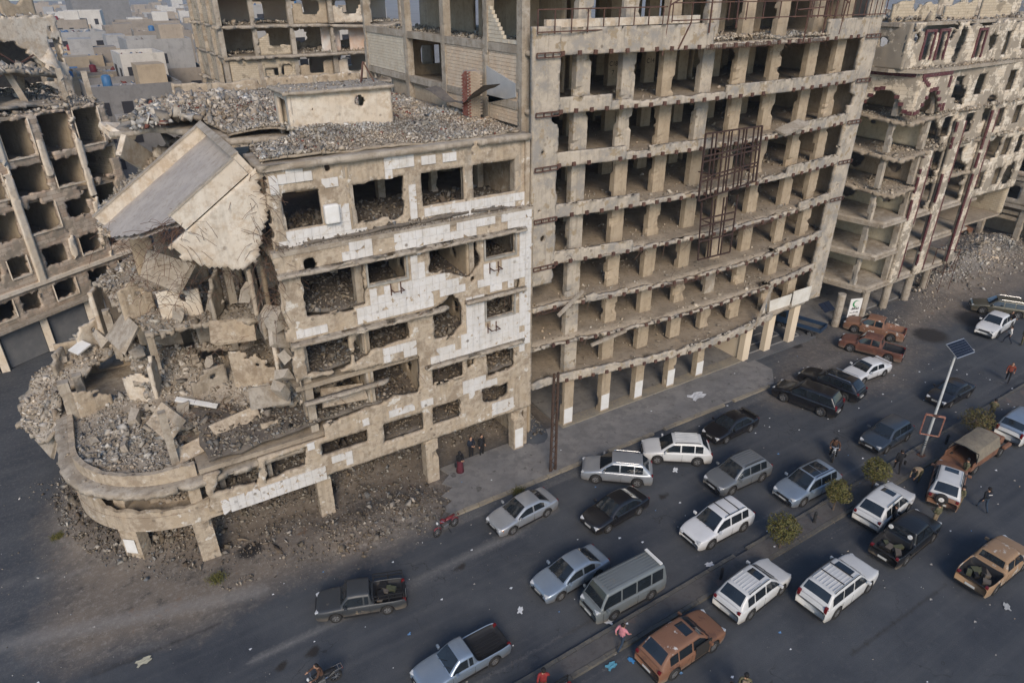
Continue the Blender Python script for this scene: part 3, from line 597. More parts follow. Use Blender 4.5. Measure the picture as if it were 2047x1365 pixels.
def tile_mesh(nm, corner):
    b = MB(); x = tw_ / 2 - .005; z = th_ / 2 - .005
    poly = [(-x, -z), (x, -z), (x, z), (-x, z)]
    if corner >= 0:
        i = corner; p = poly[i]; a = poly[i - 1]; c = poly[(i + 1) % 4]; k1, k2 = random.uniform(.3, .7), random.uniform(.3, .7)
        poly = poly[:i] + [(p[0] + (a[0] - p[0]) * k1, p[1] + (a[1] - p[1]) * k1), (p[0] + (c[0] - p[0]) * k2, p[1] + (c[1] - p[1]) * k2)] + poly[i + 1:]
    n = len(poly); V = [(p[0], 0, p[1]) for p in poly] + [(p[0], .07, p[1]) for p in poly]
    b.add(V, [tuple(range(n)), tuple(range(n, 2 * n))[::-1]] + [(i, n + i, n + (i + 1) % n, (i + 1) % n) for i in range(n)]); return b
tmesh = [tile_mesh('tile', c).data('wall_tile', TILEW) for c in (-1, -1, 0, 1, 2, 3)]
TL.sort(key=lambda t: -t[0] * .0 + t[3])
rest = MB()
for k, (u, v, Y, d) in enumerate(TL):
    mi = 0 if d < -.12 or random.random() < .6 else random.randrange(6); yy = Y - .062 - random.uniform(0, .012)
    if k < 300: wp(obj('wall_tile', tmesh[mi], WB, (u, yy, v), (random.uniform(-.01, .01), random.uniform(-.012, .012), random.uniform(-.012, .012))))
    else: tb = tile_mesh('t', -1 if mi < 2 else mi - 2); rest.add([(p[0] + u, p[1] + yy, p[2] + v) for p in tb.V], tb.F)
if rest.V: tag(wp(rest.build('wall_tiles', TILEW, WB)), kind='stuff')
# rusty air-conditioner brackets left on the tiles
for px in [(790, 575), (986, 533), (982, 652)]:
    c = gy(*px, YF); b = MB()
    for dx in (-.28, .28): b.bar((c[0] + dx, YF - .08, c[2]), (c[0] + dx, YF - .6, c[2]), .05); b.bar((c[0] + dx, YF - .1, c[2] - .35), (c[0] + dx, YF - .1, c[2] + .3), .05)
    b.bar((c[0] - .28, YF - .58, c[2]), (c[0] + .28, YF - .58, c[2]), .04); wp(b.build('wall_bracket', RUST, WB))
ac = MB(); c = gy(660, 425, YT); ac.box((c[0], YT - .25, c[2]), (.75, .35, .95)); o = bevel(ac.build('hanging_water_heater', WHITEP), .1, 3)
tag(o, 'dented white metal tank fixed on a wall pier beside a top floor window', 'tank')
# ---- the rounded corner
CX, CY = .6, 37.45
def arc(r, a0, a1, n): return [(CX + r * math.cos(math.radians(a0 + (a1 - a0) * i / n)), CY + r * math.sin(math.radians(a0 + (a1 - a0) * i / n))) for i in range(n + 1)]
def ring_wall(name, r, z0, ztop, m, th=.3, a0=270, a1=180, yend=45.0, xend=None, n=26):
    line = ([(xend, CY - r)] if xend else []) + arc(r, a0, a1, n) + ([(CX - r, yend)] if a1 == 180 else [])
    inn_ = ([(xend, CY - r + th)] if xend else []) + arc(r - th, a0, a1, n) + ([(CX - r + th, yend)] if a1 == 180 else [])
    P2 = []; Q2 = []
    for i in range(len(line) - 1):
        L = math.dist(line[i], line[i + 1]); k = max(1, int(L / .3))
        for j in range(k):
            t = j / k; P2.append([line[i][a] + (line[i + 1][a] - line[i][a]) * t for a in (0, 1)]); Q2.append([inn_[i][a] + (inn_[i + 1][a] - inn_[i][a]) * t for a in (0, 1)])
    P2.append(line[-1]); Q2.append(inn_[-1]); V = []; F = []
    for i, (p, q) in enumerate(zip(P2, Q2)):
        zt = ztop(i / (len(P2) - 1), p); V += [(p[0], p[1], z0), (p[0], p[1], zt), (q[0], q[1], zt + random.uniform(-.05, .05)), (q[0], q[1], z0)]
    for i in range(len(P2) - 1):
        a = i * 4; c = a + 4; F += [(a, a + 1, c + 1, c), (a + 1, a + 2, c + 2, c + 1), (a + 2, a + 3, c + 3, c + 2), (a + 3, a, c, c + 3)]
    F += [(0, 3, 2, 1), tuple(len(P2) * 4 - 4 + k for k in range(4))]
    return wp(obj(name, meshdata(name, V, F, m), WB))
nz = lambda t, p, s: float(fnoise(np.array(p[0] * 1.2), np.array(p[1] * 1.2), s))
ring_wall('ring_beam', 5.45, 2.85, lambda t, p: 3.72, PLAST, .45, xend=2.0, yend=44)
ring_wall('balcony_wall', 5.40, 3.722, lambda t, p: 4.02 + .42 * nz(t, p, 1.5) + (.55 if p[0] < -3.8 else 0), PLAST, .22, xend=2.6, yend=43)
ring_wall('balcony_parapet', 5.12, 5.52, lambda t, p: 6.2 + .2 * nz(t, p, 9.5), PLAST, .28, xend=.9, yend=42)
for nm, z, r, m in (('corner_slab', 5.5, 5.85, CONC), ('corner_slab', 3.6, 5.0, FLOORD)):
    o, hf_, poly_ = patch_surface(nm, [(6.4, CY - r + (.6 if r < 5.5 else .25), z), (6.4, 44, z), (6.4, 50, z), (CX - r, 50, z), (CX - r, 44, z)] + [(x, y, z) for x, y in arc(r, 180, 270, 22)], m, WB, .27, .3, .02, rag=.16); wp(o)
    q = scatter_poly(poly_, 7 if z > 5 else 3, hf_, .03, .2); lrk2 = q; wp(rubble('slab_crumbs', q[0], q[1], WB, PAL))
def drop_beam(pts, w_, h_, m, name='broken_beam'):
    b = MB()
    for p, q in zip(pts[:-1], pts[1:]): b.bar(p, q, w_, h_)
    return wp(b.build(name, m, WB))
# corner street columns, set askew to the street as the corner turns
for (x, y, wx, wy, rz, lean) in [(-2.75, 34.5, 1.0, .8, -38, (-.1, .1)), (.55, 32.45, .95, .6, 0, (-.05, 0)), (-4.3, 38.6, .7, .7, 0, (0, 0)), (3.6, 36.8, .5, .5, 0, (0, 0)), (-1.5, 39, .5, .5, 0, (0, 0))]:
    o = column('street_column', 0, 0, 0, 2.88, wx, wy, PLAST, WB, .1, 9, int(x * 10), lean); o.rotation_euler.z = math.radians(rz); o.location = Vector((x, y, 0)); wp(o)
    o = column('column', 0, 0, 3.6, 5.24, wx * .6, wy * .75, PLAST, WB, .06, 6, int(x * 11)); o.rotation_euler.z = math.radians(rz); o.location = Vector((x, y, 0)) ; wp(o)
b = MB(); b.b2((-.34, -.415, .6), (.30, -.408, 1.55)); o = b.build('white_painted_patch', WHITEP, WB); o.rotation_euler.z = math.radians(-38); o.location = Vector((-2.80, 34.54, 0)); wp(o)
# two small columns and posts between the lower slabs
for (x, y, z0, z1, s) in [(.1, 33.4, 5.5, 9.1, .38), (2.0, 33.0, 3.6, 5.3, .3), (4.4, 32.4, 3.6, 5.6, .25), (-4.2, 41.2, 5.4, 8.2, .55), (-3.6, 43, 5.4, 7.6, .5), (2.6, 40, 5.4, 8.3, .4), (-1.2, 43.0, 8.0, 11.2, .4), (.6, 40.6, 7.9, 11.0, .4), (5.0, 40.6, 8, 11.3, .35), (7.3, 40.2, 8, 11.4, .35), (2.3, 41.6, 11.7, 15.6, .4), (5.2, 39, 11.7, 15.8, .42), (6.9, 36.4, 11.7, 16, .42), (8.6, 42, 11.7, 16, .4), (7.0, 33.0, 12.7, 16.2, .5), (7.05, 33, 16.5, 20.4, .5), (7.1, 33.0, 6.1, 8.6, .45), (7.0, 33.0, 9.2, 12, .5)]:
    wp(column('column', x, y, z0, z1, s, s, CONC, WB, .06, 8))
wp(maskwall('room_wall', (5.1, 40.9, 0), (1, 0, 0), 0, 2.2, 7.9, 11.1, .18, holes([], [], [(.8, 9.3, .1), (1.1, 9.1, .12), (1.0, 9.6, .09), (1.6, 9.5, .08)], .1), .12, BEIGE, WB, .04))
wp(maskwall('room_wall', (1.0, 46, 0), (1, 0, 0), 0, 10, 11.8, 20.0, .2, holes([(6, 12, 7.2, 14.2)], [(( 1, 13), (3, 12.6), (3.4, 15), (1.4, 15.6))], [(5, 17, .8)], .3, base=lambda u, v: 15.2 + .9 * np.maximum(u - 4.2, 0) - v + .8 * fnoise(u * .8, v * .3, 2)), .25, BEIGE, WB, .05))
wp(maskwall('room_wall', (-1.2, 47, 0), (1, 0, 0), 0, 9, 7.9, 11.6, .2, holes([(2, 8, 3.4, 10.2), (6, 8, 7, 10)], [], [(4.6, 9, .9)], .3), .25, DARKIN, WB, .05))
wp(maskwall('room_wall', (-4.6, 47, 0), (1, 0, 0), 0, 11, 0, 8, .2, holes([(2, 5.6, 3.4, 7.2), (6, 0, 7, 2)], [], [], .2), .25, BEIGE, WB, .05))
wp(maskwall('room_wall', (6.3, 34, 0), (0, 1, 0), 0, 12, 11.9, 16.0, .2, holes([(1, 12, 3, 15), (5, 12, 7, 14.5)], [((8, 12), (12, 12), (12, 16), (9, 15))], [], .3), .25, BEIGE, WB, .05))
wp(maskwall('side_wall', (-.9, 49, 0), (-.35, -1, 0), 0, 3.2, 7.9, 11.3, .25, holes([(.9, 8.0, 1.9, 10.3)], [], [], .15), .15, CREAM, WB, .05))
# broken corner floors lying one over the other, all heaped with rubble
crk = []
def corner_floor(pts, m, dens, lo=.07, hi=.5, thick=.26):
    o, hf, poly = patch_surface('collapsed_slab', pts, m, WB, thick, .24, .10, rag=.4); wp(o)
    crk.append(scatter_poly(poly, dens * 1.25, hf, lo * .8, hi, 2.6)); return hf
corner_floor([(-1.3, 47, 11.7), (-.5, 42.6, 11.2), (.7, 38.6, 11.1), (4, 37.8, 11.2), (5.5, 37, 11.4), (6.9, 35, 11.7), (9, 35, 12.3), (9, 46, 12.3), (1, 49.5, 12.0)], CONC, 34)
corner_floor([(-1.1, 45, 8.2), (-.4, 39.5, 7.6), (0, 35.4, 6.9), (2.2, 34.4, 6.7), (4.2, 34.3, 6.8), (6.1, 34.2, 7.0), (8.0, 33.6, 7.8), (10, 33.4, 8.3), (10, 45, 8.6), (3, 47, 8.4), (3, 40, 8.0), (6, 40, 8.1)], CONC, 34)
corner_floor([(-.6, 50.4, 8.2), (-3.4, 48.2, 7.8), (-5.6, 46.6, 6.8), (-6.9, 45.4, 5.7), (-7.15, 43.3, 4.9), (-6.2, 41.4, 4.6), (-5.2, 41.2, 5.4), (-4.5, 43.4, 6.6), (-2.4, 45.0, 7.3), (-.7, 44.8, 7.9), (.2, 46, 8.2)], CONC, 40)
corner_floor([(-4.6, 40.5, 5.8), (-4.2, 36.5, 5.9), (-2.6, 33.9, 5.9), (-.2, 32.9, 5.85), (.9, 33, 5.9), (.5, 38, 6.2), (-.5, 41.5, 6.3), (-3.5, 42, 6.2)], CONC, 55)
corner_floor([(.9, 32.6, 5.65), (4, 32.3, 5.7), (7.4, 32.0, 5.75), (7.4, 38, 6.8), (4, 40, 6.9), (.8, 40, 6.7)], CONC, 40)
corner_floor([(-4.2, 39, 3.8), (-3.4, 35.8, 3.8), (-.5, 33.2, 3.8), (3, 32.8, 3.8), (6.4, 32.4, 3.9), (6.4, 40, 4.4), (-3, 42, 4.2)], FLOORD, 24)
# the tipped roof section, hinged on the standing part: its own frame (u down the slope, Y, w square to the slab)
TA = math.radians(34.5); HX, HZ = 6.05, 20.72
def tp(u, y, w_): return (HX - u * math.cos(TA) - w_ * math.sin(TA), y, HZ - u * math.sin(TA) + w_ * math.cos(TA))
def tilt(name, a, b, m):
    V = [tp(u, y, w_) for w_ in (a[2], b[2]) for y in (a[1], b[1]) for u in (a[0], b[0])]
    return wp(obj(name, meshdata(name, V, [(0, 1, 3, 2), (4, 6, 7, 5), (0, 4, 5, 1), (2, 3, 7, 6), (0, 2, 6, 4), (1, 5, 7, 3)], m), WB))
TROOF = mat('tipped_roof_screed', (.36, .325, .29), (.43, .39, .345), (.30, .26, .22), .9, bump=.5, bscale=8)
def tilt_slab():
    us = np.arange(0, 7.61, .25); ys = np.arange(32.6, 41.61, .25); Ug, Yg = np.meshgrid(us, ys)
    lim = np.interp(ys, [32.6, 34.5, 36.5, 38.5, 41.6], [3.7, 4.9, 6.4, 7.1, 7.6])
    end = lim[:, None] + .35 * fnoise(Yg * 1.3, Ug * .5, 8.8); Uc = np.minimum(Ug, end); W = .03 * fnoise(Ug, Yg, 3)
    n = Ug.size; V = [tp(*q) for q in zip(Uc.ravel(), Yg.ravel(), W.ravel())] + [tp(*q) for q in zip(Uc.ravel(), Yg.ravel(), W.ravel() - .25)]
    idx = np.arange(n).reshape(Ug.shape); a, b2, c, d = idx[:-1, :-1], idx[:-1, 1:], idx[1:, 1:], idx[1:, :-1]; ok = (Ug[:-1, :-1] < end[:-1, :-1])
    F = np.concatenate([np.stack([a, d, c, b2], -1)[ok], np.stack([a, b2, c, d], -1)[ok] + n])
    wp(obj('tipped_roof_slab', bigmesh('tipped_roof_slab', np.array(V), F, TROOF), WB))
tilt_slab()
tilt('tipped_parapet', (-.12, 32.62, -.4), (.18, 41.6, .62), CREAM); tilt('tipped_parapet', (.2, 41.35, -.3), (7.4, 41.62, .6), CREAM); tilt('tipped_parapet', (.2, 32.35, -.25), (3.9, 32.62, .6), CREAM)
tilt('parapet_coping', (-.16, 32.58, .623), (.22, 41.64, .70), CONC); tilt('parapet_coping', (.23, 41.31, .603), (7.45, 41.66, .68), CONC); tilt('parapet_coping', (.23, 32.31, .603), (3.95, 32.66, .68), CONC)
# the wall that hangs under the tipped section
def hang():
    us = np.arange(-.6, 5.3, .16); ws = np.arange(-3.7, -.2, .16); Ug, Wg = np.meshgrid(us, ws)
    f = np.minimum(np.minimum(Wg + np.interp(Ug, [-.6, .6, 1.6, 2.4, 3.4, 4.4, 5.2], [1.2, 1.9, 2.6, 3.3, 3.4, 2.2, 1.0]) + .35 * fnoise(Ug * 1.4, Wg * 1.4, 2.2), np.hypot(Ug + .1, Wg + 1.3) - .4 + .2 * fnoise(Ug * 2, Wg * 2)), 5.0 - Ug + .3 * fnoise(Wg * 2, Ug))
    sol = (f[:-1, :-1] + f[1:, 1:]) / 2 > 0; n = Ug.size; D = .05 * fnoise(Ug * 1.5, Wg * 1.5, 6)
    V = [tp(u, 32.42 - d, w_) for u, w_, d in zip(Ug.ravel(), Wg.ravel(), D.ravel())] + [tp(u, 32.66, w_) for u, w_ in zip(Ug.ravel(), Wg.ravel())]
    idx = np.arange(n).reshape(Ug.shape); a, b2, c, d = idx[:-1, :-1], idx[:-1, 1:], idx[1:, 1:], idx[1:, :-1]; F = [np.stack([a, b2, c, d], -1)[sol], np.stack([a, d, c, b2], -1)[sol] + n]; sp = np.pad(sol, 1)
    for (nb, (p, q)) in ((sp[:-2, 1:-1], (a, b2)), (sp[2:, 1:-1], (c, d)), (sp[1:-1, :-2], (d, a)), (sp[1:-1, 2:], (b2, c))):
        k = sol & ~nb; F.append(np.stack([q, p, p + n, q + n], -1)[k])
    wp(obj('hanging_wall', bigmesh('hanging_wall', np.array(V), np.concatenate(F), CREAM), WB))
hang()
rebars_pts = [tp(random.uniform(3.4, 5.2), random.uniform(32.4, 34.5), random.uniform(-.6, -.1)) for _ in range(110)] + [(6.1 + random.uniform(-.3, .5), 32.2 + random.uniform(-.2, .5), random.uniform(13, 20.4)) for _ in range(110)] + [(random.uniform(.4, 6), random.uniform(33.6, 36), random.uniform(14, 16.5)) for _ in range(110)] + [tp(7.3, random.uniform(36, 41.4), -.1) for _ in range(20)]
wp(rebars('hanging_rebar', rebars_pts, WB, (.6, 2.0), .011, .9))
wp(rebars('loose_rebar', [(random.uniform(0, 8), random.uniform(33.6, 35.5), random.choice([7.2, 11.4, 6.2, 8.2])) for _ in range(130)] + [(random.uniform(6.5, 20), YF - .4, random.choice([15.7, 12, 8.5])) for _ in range(30)], WB, (.3, 1.0)))
# roof heap
def roof_heap(x, y): return 20.78 + .55 * np.exp(-((x - 11) / 6) ** 2 - ((y - 36.5) / 3.4) ** 2) + .7 * np.exp(-((x - 6.5) / 4) ** 2 - ((y - 47) / 5) ** 2) + .25 * np.clip(fnoise(x * .35, y * .35, 9), -.2, 1) + np.where(x < 6, (x - 6) * .10, 0)
hp = [(6.6, 32.4), (20.5, 32.5), (20.6, 57), (6.8, 57.4), (4.4, 53.6), (2.2, 49), (5, 45.5), (6.6, 41.5), (6.9, 39.3), (9.2, 38.5), (9.5, 35.7), (6.8, 34.8)]
o, hf, poly = patch_surface('roof_debris_bed', [(x, y, 20.8) for x, y in hp], FLOORD, WB, .1, .4, .0, hfun=lambda x, y: roof_heap(x, y) - .05); tag(wp(o), kind='stuff')
rp = scatter_poly(hp, 74, roof_heap, .08, .36, 2.3, lambda x, y: np.clip(1.05 - .045 * (y - 36), .22, 1)); bp = scatter_poly([(2.5, 44), (9, 42), (12, 56), (4, 57)], 5, roof_heap, .2, .95, 1.0); bp2 = scatter_poly(hp, .35, roof_heap, .3, .6, 1.0)
GPAL = np.array([(.37, .325, .265), (.32, .285, .235), (.43, .39, .33), (.26, .235, .20), (.34, .325, .30), (.24, .20, .155), (.48, .45, .40)])
wp(rubble('roof_rubble', np.concatenate([rp[0], bp[0], bp2[0]]), np.concatenate([rp[1], bp[1], bp2[1]]), WB, np.concatenate([GPAL * 1.12] * 6 + [np.array([(.22, .085, .06)])])))
wp(rubble('corner_rubble', np.concatenate([a[0] for a in crk]), np.concatenate([a[1] for a in crk]), WB, GPAL))
FRG = [(.5, 41, 11.4, 1.8, 1.9, 20), (2.5, 39.6, 11.4, 2.2, 1.6, -15), (4.4, 38.6, 11.5, 1.6, 2.4, 60), (3.4, 43, 11.9, 2.6, 3.0, 5), (.4, 38.6, 7.5, 1.6, 2.2, 75), (2.9, 37.4, 7.3, 2.0, 1.4, 10), (5.2, 36.6, 7.4, 2.4, 2.2, -25), (7.2, 36.6, 7.9, 1.6, 2.8, 80), (4.6, 42.4, 8.1, 2.8, 3.0, 8), (1.2, 43.4, 8.0, 2.4, 2.8, -10), (-2.4, 46.9, 7.4, 2.0, 1.7, 35), (-4.4, 45.9, 6.8, 1.4, 1.2, 60), (-3.0, 40.8, 6.1, 1.8, 1.6, 15), (-.6, 40.2, 6.2, 1.9, 1.9, -40), (2.2, 35.4, 6.0, 1.6, .9, 12), (5.4, 33.0, 5.7, 1.8, 1.3, 4), (-1.0, 43.6, 8.1, 1.5, 3.0, 90), (5.9, 34.6, 11.6, 1.3, 2.9, 88), (5.6, 33.2, 13.6, 1.2, 2.2, 70), (6.1, 33.6, 8.2, 1.1, 2.8, 80)]
for k, (x, y, z, w_, h_, a) in enumerate(FRG):
    ca, sa = math.cos(math.radians(a)), math.sin(math.radians(a))
    wp(maskwall('wall_fragment', (x - ca * w_ / 2, y - sa * w_ / 2, 0), (ca, sa, 0), 0, w_, z - .25, z + h_, .2, holes([], [], [(w_ * .6, z + h_ * .6, .16)], .12, base=lambda u, v, k=k, w_=w_, z=z, h_=h_: np.minimum(z + h_ * (.55 + .4 * np.cos((u / w_ - (.2 + .6 * (k % 3) / 2)) * 2.2)) - v + .45 * fnoise(u * 2.0 + k, v * 2.0, k), np.minimum(u, w_ - u) + .1 + .16 * fnoise(v * 2, u + k, k)), seed=k), .13, (PLAST, CREAM, CONC)[k % 3], WB, .05))
for k, (c, d, ro) in enumerate([((5.2, 32.9, 8.6), (2.2, 1.2, .2), (.9, .3, .2)), ((3.4, 34.0, 6.9), (2.4, .9, .2), (.8, -.1, .1)), ((6.2, 32.6, 12.0), (1.3, 1.0, .22), (1.0, .5, .4)), ((.2, 36.0, 7.0), (1.4, 1.9, .2), (.2, -.7, .3)), ((-.6, 40.4, 10.7), (1.6, 2.2, .22), (.1, -.8, .2)), ((4.6, 36.9, 10.9), (2.2, 1.4, .22), (.7, .1, -.1)), ((-5.9, 42.8, 4.3), (1.8, 2.4, .22), (.2, -1.1, .1)), ((8.9, 32.4, 7.7), (2.4, 1.0, .2), (.7, .15, .05)), ((2.2, 39.2, 14.2), (1.6, 2.6, .22), (.4, -.9, .4)), ((1.0, 33.6, 6.3), (1.8, .8, .18), (.6, -.2, .1))]):
    b = MB(); V_, F_ = _cube(); V_ = V_ / .62 * np.array(d) / 2 * (1 + rng.uniform(-.16, .16, V_.shape)); wp(obj('hanging_slab', meshdata('hanging_slab', V_, F_, (CONC, PLAST)[k % 2]), WB, c, ro))
# big broken blocks that can be told apart on the collapsed floors
chunk = []
for k in range(5):
    V, F = _cube(); V = V + rng.uniform(-.3, .3, V.shape) * np.array([1, 1, .7]); chunk.append(meshdata('concrete_chunk', V, F, mat('broken_concrete', (.36, .315, .255), (.43, .385, .32), (.25, .21, .165), 1.5, bump=.9, bscale=6)))
spots = [(-3.4, 37.5, 6.2), (-2, 36, 6.15), (-1.2, 38.2, 6.6), (1.2, 36.5, 7.4), (3.4, 36.6, 7.3), (5.6, 35.6, 7.4), (7, 35.2, 7.9), (2.2, 39, 11.7), (4.2, 39.2, 11.8), (6.3, 36.6, 12), (-1.8, 46, 8.2), (-4.4, 46.2, 7.4), (3.2, 38.5, 8.6), (-.2, 42, 8.6), (5.2, 33.4, 14.6), (6.0, 32.6, 13.2), (6.2, 32.3, 11.2), (6.0, 32.4, 10.0), (5.8, 32.6, 9.0)]
for (x, y, z) in spots:
    s = random.uniform(.35, .8); wp(obj('concrete_chunk', random.choice(chunk), WB, (x, y, z - .1), (random.uniform(0, 3), random.uniform(0, 3), random.uniform(0, 3)), (s, s * random.uniform(.6, 1), s * random.uniform(.4, .7))))
b = MB(); b.box((0, 0, 0), (2.2, .28, .12)); o = b.build('fallen_lintel', WHITEP, WB, loc=Vector((1.9, 36.2, 7.5)), rot=(.2, .25, -.5)); wp(o)
b = MB(); b.box((0, 0, 0), (1.0, .8, .1)); o = b.build('fallen_panel', WHITEP, WB, loc=Vector((-3.2, 45.9, 7.95)), rot=(.2, -.25, .6)); wp(o)
# stair house on the roof
x0, z0 = gy(583, 262, 37)[0], 20.7; x1 = gy(785, 225, 37)[0]; zt = gy(575, 190, 37)[2]
SH = wp(maskwall('stair_house_wall', (0, 37, 0), (1, 0, 0), x0, x1, z0, zt, .2, holes([], [((x0 + .6, z0), (x0 + 1.7, z0), (x0 + 1.6, z0 + .7), (x0 + 1.0, z0 + .5))], [(x1 - 1.8, zt - .55, .3), (x0 + 1.3, zt - .8, .1)], .15), .1, CREAM, WB, .03))
wp(maskwall('stair_house_wall', (x0, 39.6, 0), (0, -1, 0), 0, 2.6, z0, zt, .2, holes([(.5, z0, 2.1, zt - .3)], [], [], .08), .12, CREAM, WB, .03))
wp(maskwall('stair_house_wall', (x1, 37, 0), (0, 1, 0), 0, 2.6, z0, zt, .2, holes([], [], [], .08), .2, CREAM, WB, .03)); wp(maskwall('stair_house_wall', (x1, 39.6, 0), (-1, 0, 0), 0, x1 - x0, z0, zt, .2, holes([(1, z0, 2, z0 + 1.8)], [], [], .08), .2, CREAM, WB, .03))
o, hf, poly = patch_surface('stair_house_roof', [(x0 - .25, 36.7, zt + .14), (x1 + .2, 36.7, zt + .14), (x1 + .2, 39.9, zt + .14), (x0 - .25, 39.9, zt + .14)], CONC, WB, .16, .25, .03, rag=.1); wp(o)
pp = scatter_poly(poly, 14, hf, .05, .3); wp(rubble('stair_house_debris', pp[0], pp[1], WB, GPAL))
b = MB()
for q in ((0, 0), (.9, .2), (.4, .9)): b.bar((x0 + 4.4 + q[0], 38.2 + q[1], zt + .1), (x0 + 4.8, 38.6, zt + 1.2), .07)
wp(b.build('broken_tripod', RUST, WB))
for (px, z, d, ro) in (((262, 288), 18.9, (4.2, 1.0, .35), (.5, .62, 1.0)), ((285, 318), 18.3, (4.4, .35, 1.3), (.15, .6, .95)), ((235, 262), 19.0, (1.8, 1.5, .4), (.5, .2, .5))):
    b = MB(); b.box((0, 0, 0), d); wp(bevel(b.build('fallen_roof_slab', CREAM, WB, loc=Vector(gz(*px, z)), rot=ro), .05, 2))
q = scatter_poly([(-.5, 42.5), (5.4, 42.2), (6, 49), (0, 50)], 24, lambda x, y: 15.4 + .75 * x + .25 * fnoise(x * .8, y * .8, 3), .08, .8, 1.6); wp(rubble('fallen_roof_rubble', q[0], q[1], WB, GPAL))
# brick chimney, crumpled metal sheet
ch = thing('brick_chimney', 'square red brick chimney stack standing in roof rubble', 'chimney', (20.2, 37.2, 21.0))
cw = MB(); cw.box((0, 0, 0), (.25, .12, .075)); bm_ = cw.data('brick', mat('red_brick', (.21, .065, .045), (.27, .10, .07), (.30, .22, .18), 2.0, coords='pos')); bm2 = cw.data('brick', mat('pale_brick', (.36, .29, .22), (.42, .35, .27), None, 2.0))
cb = MB(); cb.b2((-.36, -.36, -.4), (.36, .36, 2.5)); cb.build('core', mat('mortar', (.33, .29, .25)), ch)
for k in range(29):
    z = .05 + k * .086; of = .13 if k % 2 else 0
    for j in range(3):
        x = -.27 + j * .27 + (of - .06)
        if k > 26 and j == 2: continue
        obj('brick', bm2, ch, (x, -.36, z)); obj('brick', bm_, ch, (-.36, x, z), (0, 0, math.pi / 2))
def sheet(name, pts, parent, m, t=.02):
    V = [tuple(p) for p in pts] + [(p[0], p[1], p[2] - t) for p in pts]; n = len(pts) // 2; F = []; N2 = len(pts)
    for i in range(n - 1): F += [(2 * i, 2 * i + 1, 2 * i + 3, 2 * i + 2), (N2 + 2 * i + 2, N2 + 2 * i + 3, N2 + 2 * i + 1, N2 + 2 * i)]
    return obj(name, meshdata(name, V, F, m, True), parent)
pts = []
for i in range(14):
    t = i / 13; y = 42.4 - 8.2 * t; z = 21.5 + 1.5 * (t - .35) ** 2 * 2.6 + .08 * math.sin(t * 17)
    pts += [(19.6 + .3 * math.sin(t * 5), y, z), (20.5, y + .2, z + .1 + .12 * math.sin(t * 11))]
o = sheet('crumpled_sheet', pts, None, mat('burnt_metal_sheet', (.10, .095, .09), (.17, .15, .13), None, 2, rough=.6)); tag(o, 'long buckled dark metal sheet sagging over roof rubble beside brick chimney', 'metal sheet')
# ================================================================== THE GREY CONCRETE FRAME
GB = thing('frame_building', 'tall gutted grey concrete frame with bowed floors and rusty steel brackets', 'building', (36, 38, 0)); GBO = GB.location.copy()
def gp(o):
    if o is not None: o.location = Vector(o.location) - GBO
    return o
GX0, GX1 = 21.05, 50.85
GL = [4.1, 7.0, 9.72, 12.68, 15.62, 18.62, 21.57, 24.55]
def bow(x, k=1.0): return k * 1.05 * np.clip(1 - ((np.asarray(x, float) - 36.5) / 13.2) ** 2, 0, 1)
BK = [1.35, 1.1, 1.1, 1.1, 1.0, 1.0, 1.0, .9]
SEG = {7: [(21.1, 33.2, 1.35), (33.2, 44.2, .22), (44.2, 50.8, 1.3)], 6: [(22.5, 26.2, .85), (26.2, 34.8, .42), (34.8, 49.2, .82)], 5: [(22.5, 27.4, .82), (27.4, 29.2, .4), (29.2, 34.5, .66), (34.5, 42.6, .3), (42.6, 49.2, .78)],
       4: [(22.5, 28.7, .8), (28.7, 42.4, .28), (42.4, 49.2, .78)], 3: [(22.4, 28.4, .78), (28.4, 44.8, .26), (44.8, 49.2, .7)], 2: [(21.3, 25.2, .3), (25.2, 28.3, .42), (28.3, 43, .22), (43, 49.2, .55)],
       1: [(21.2, 43.0, .16), (43.0, 49.2, .42)], 0: [(21.3, 34, .55), (34, 43.6, .62)]}
frk = []
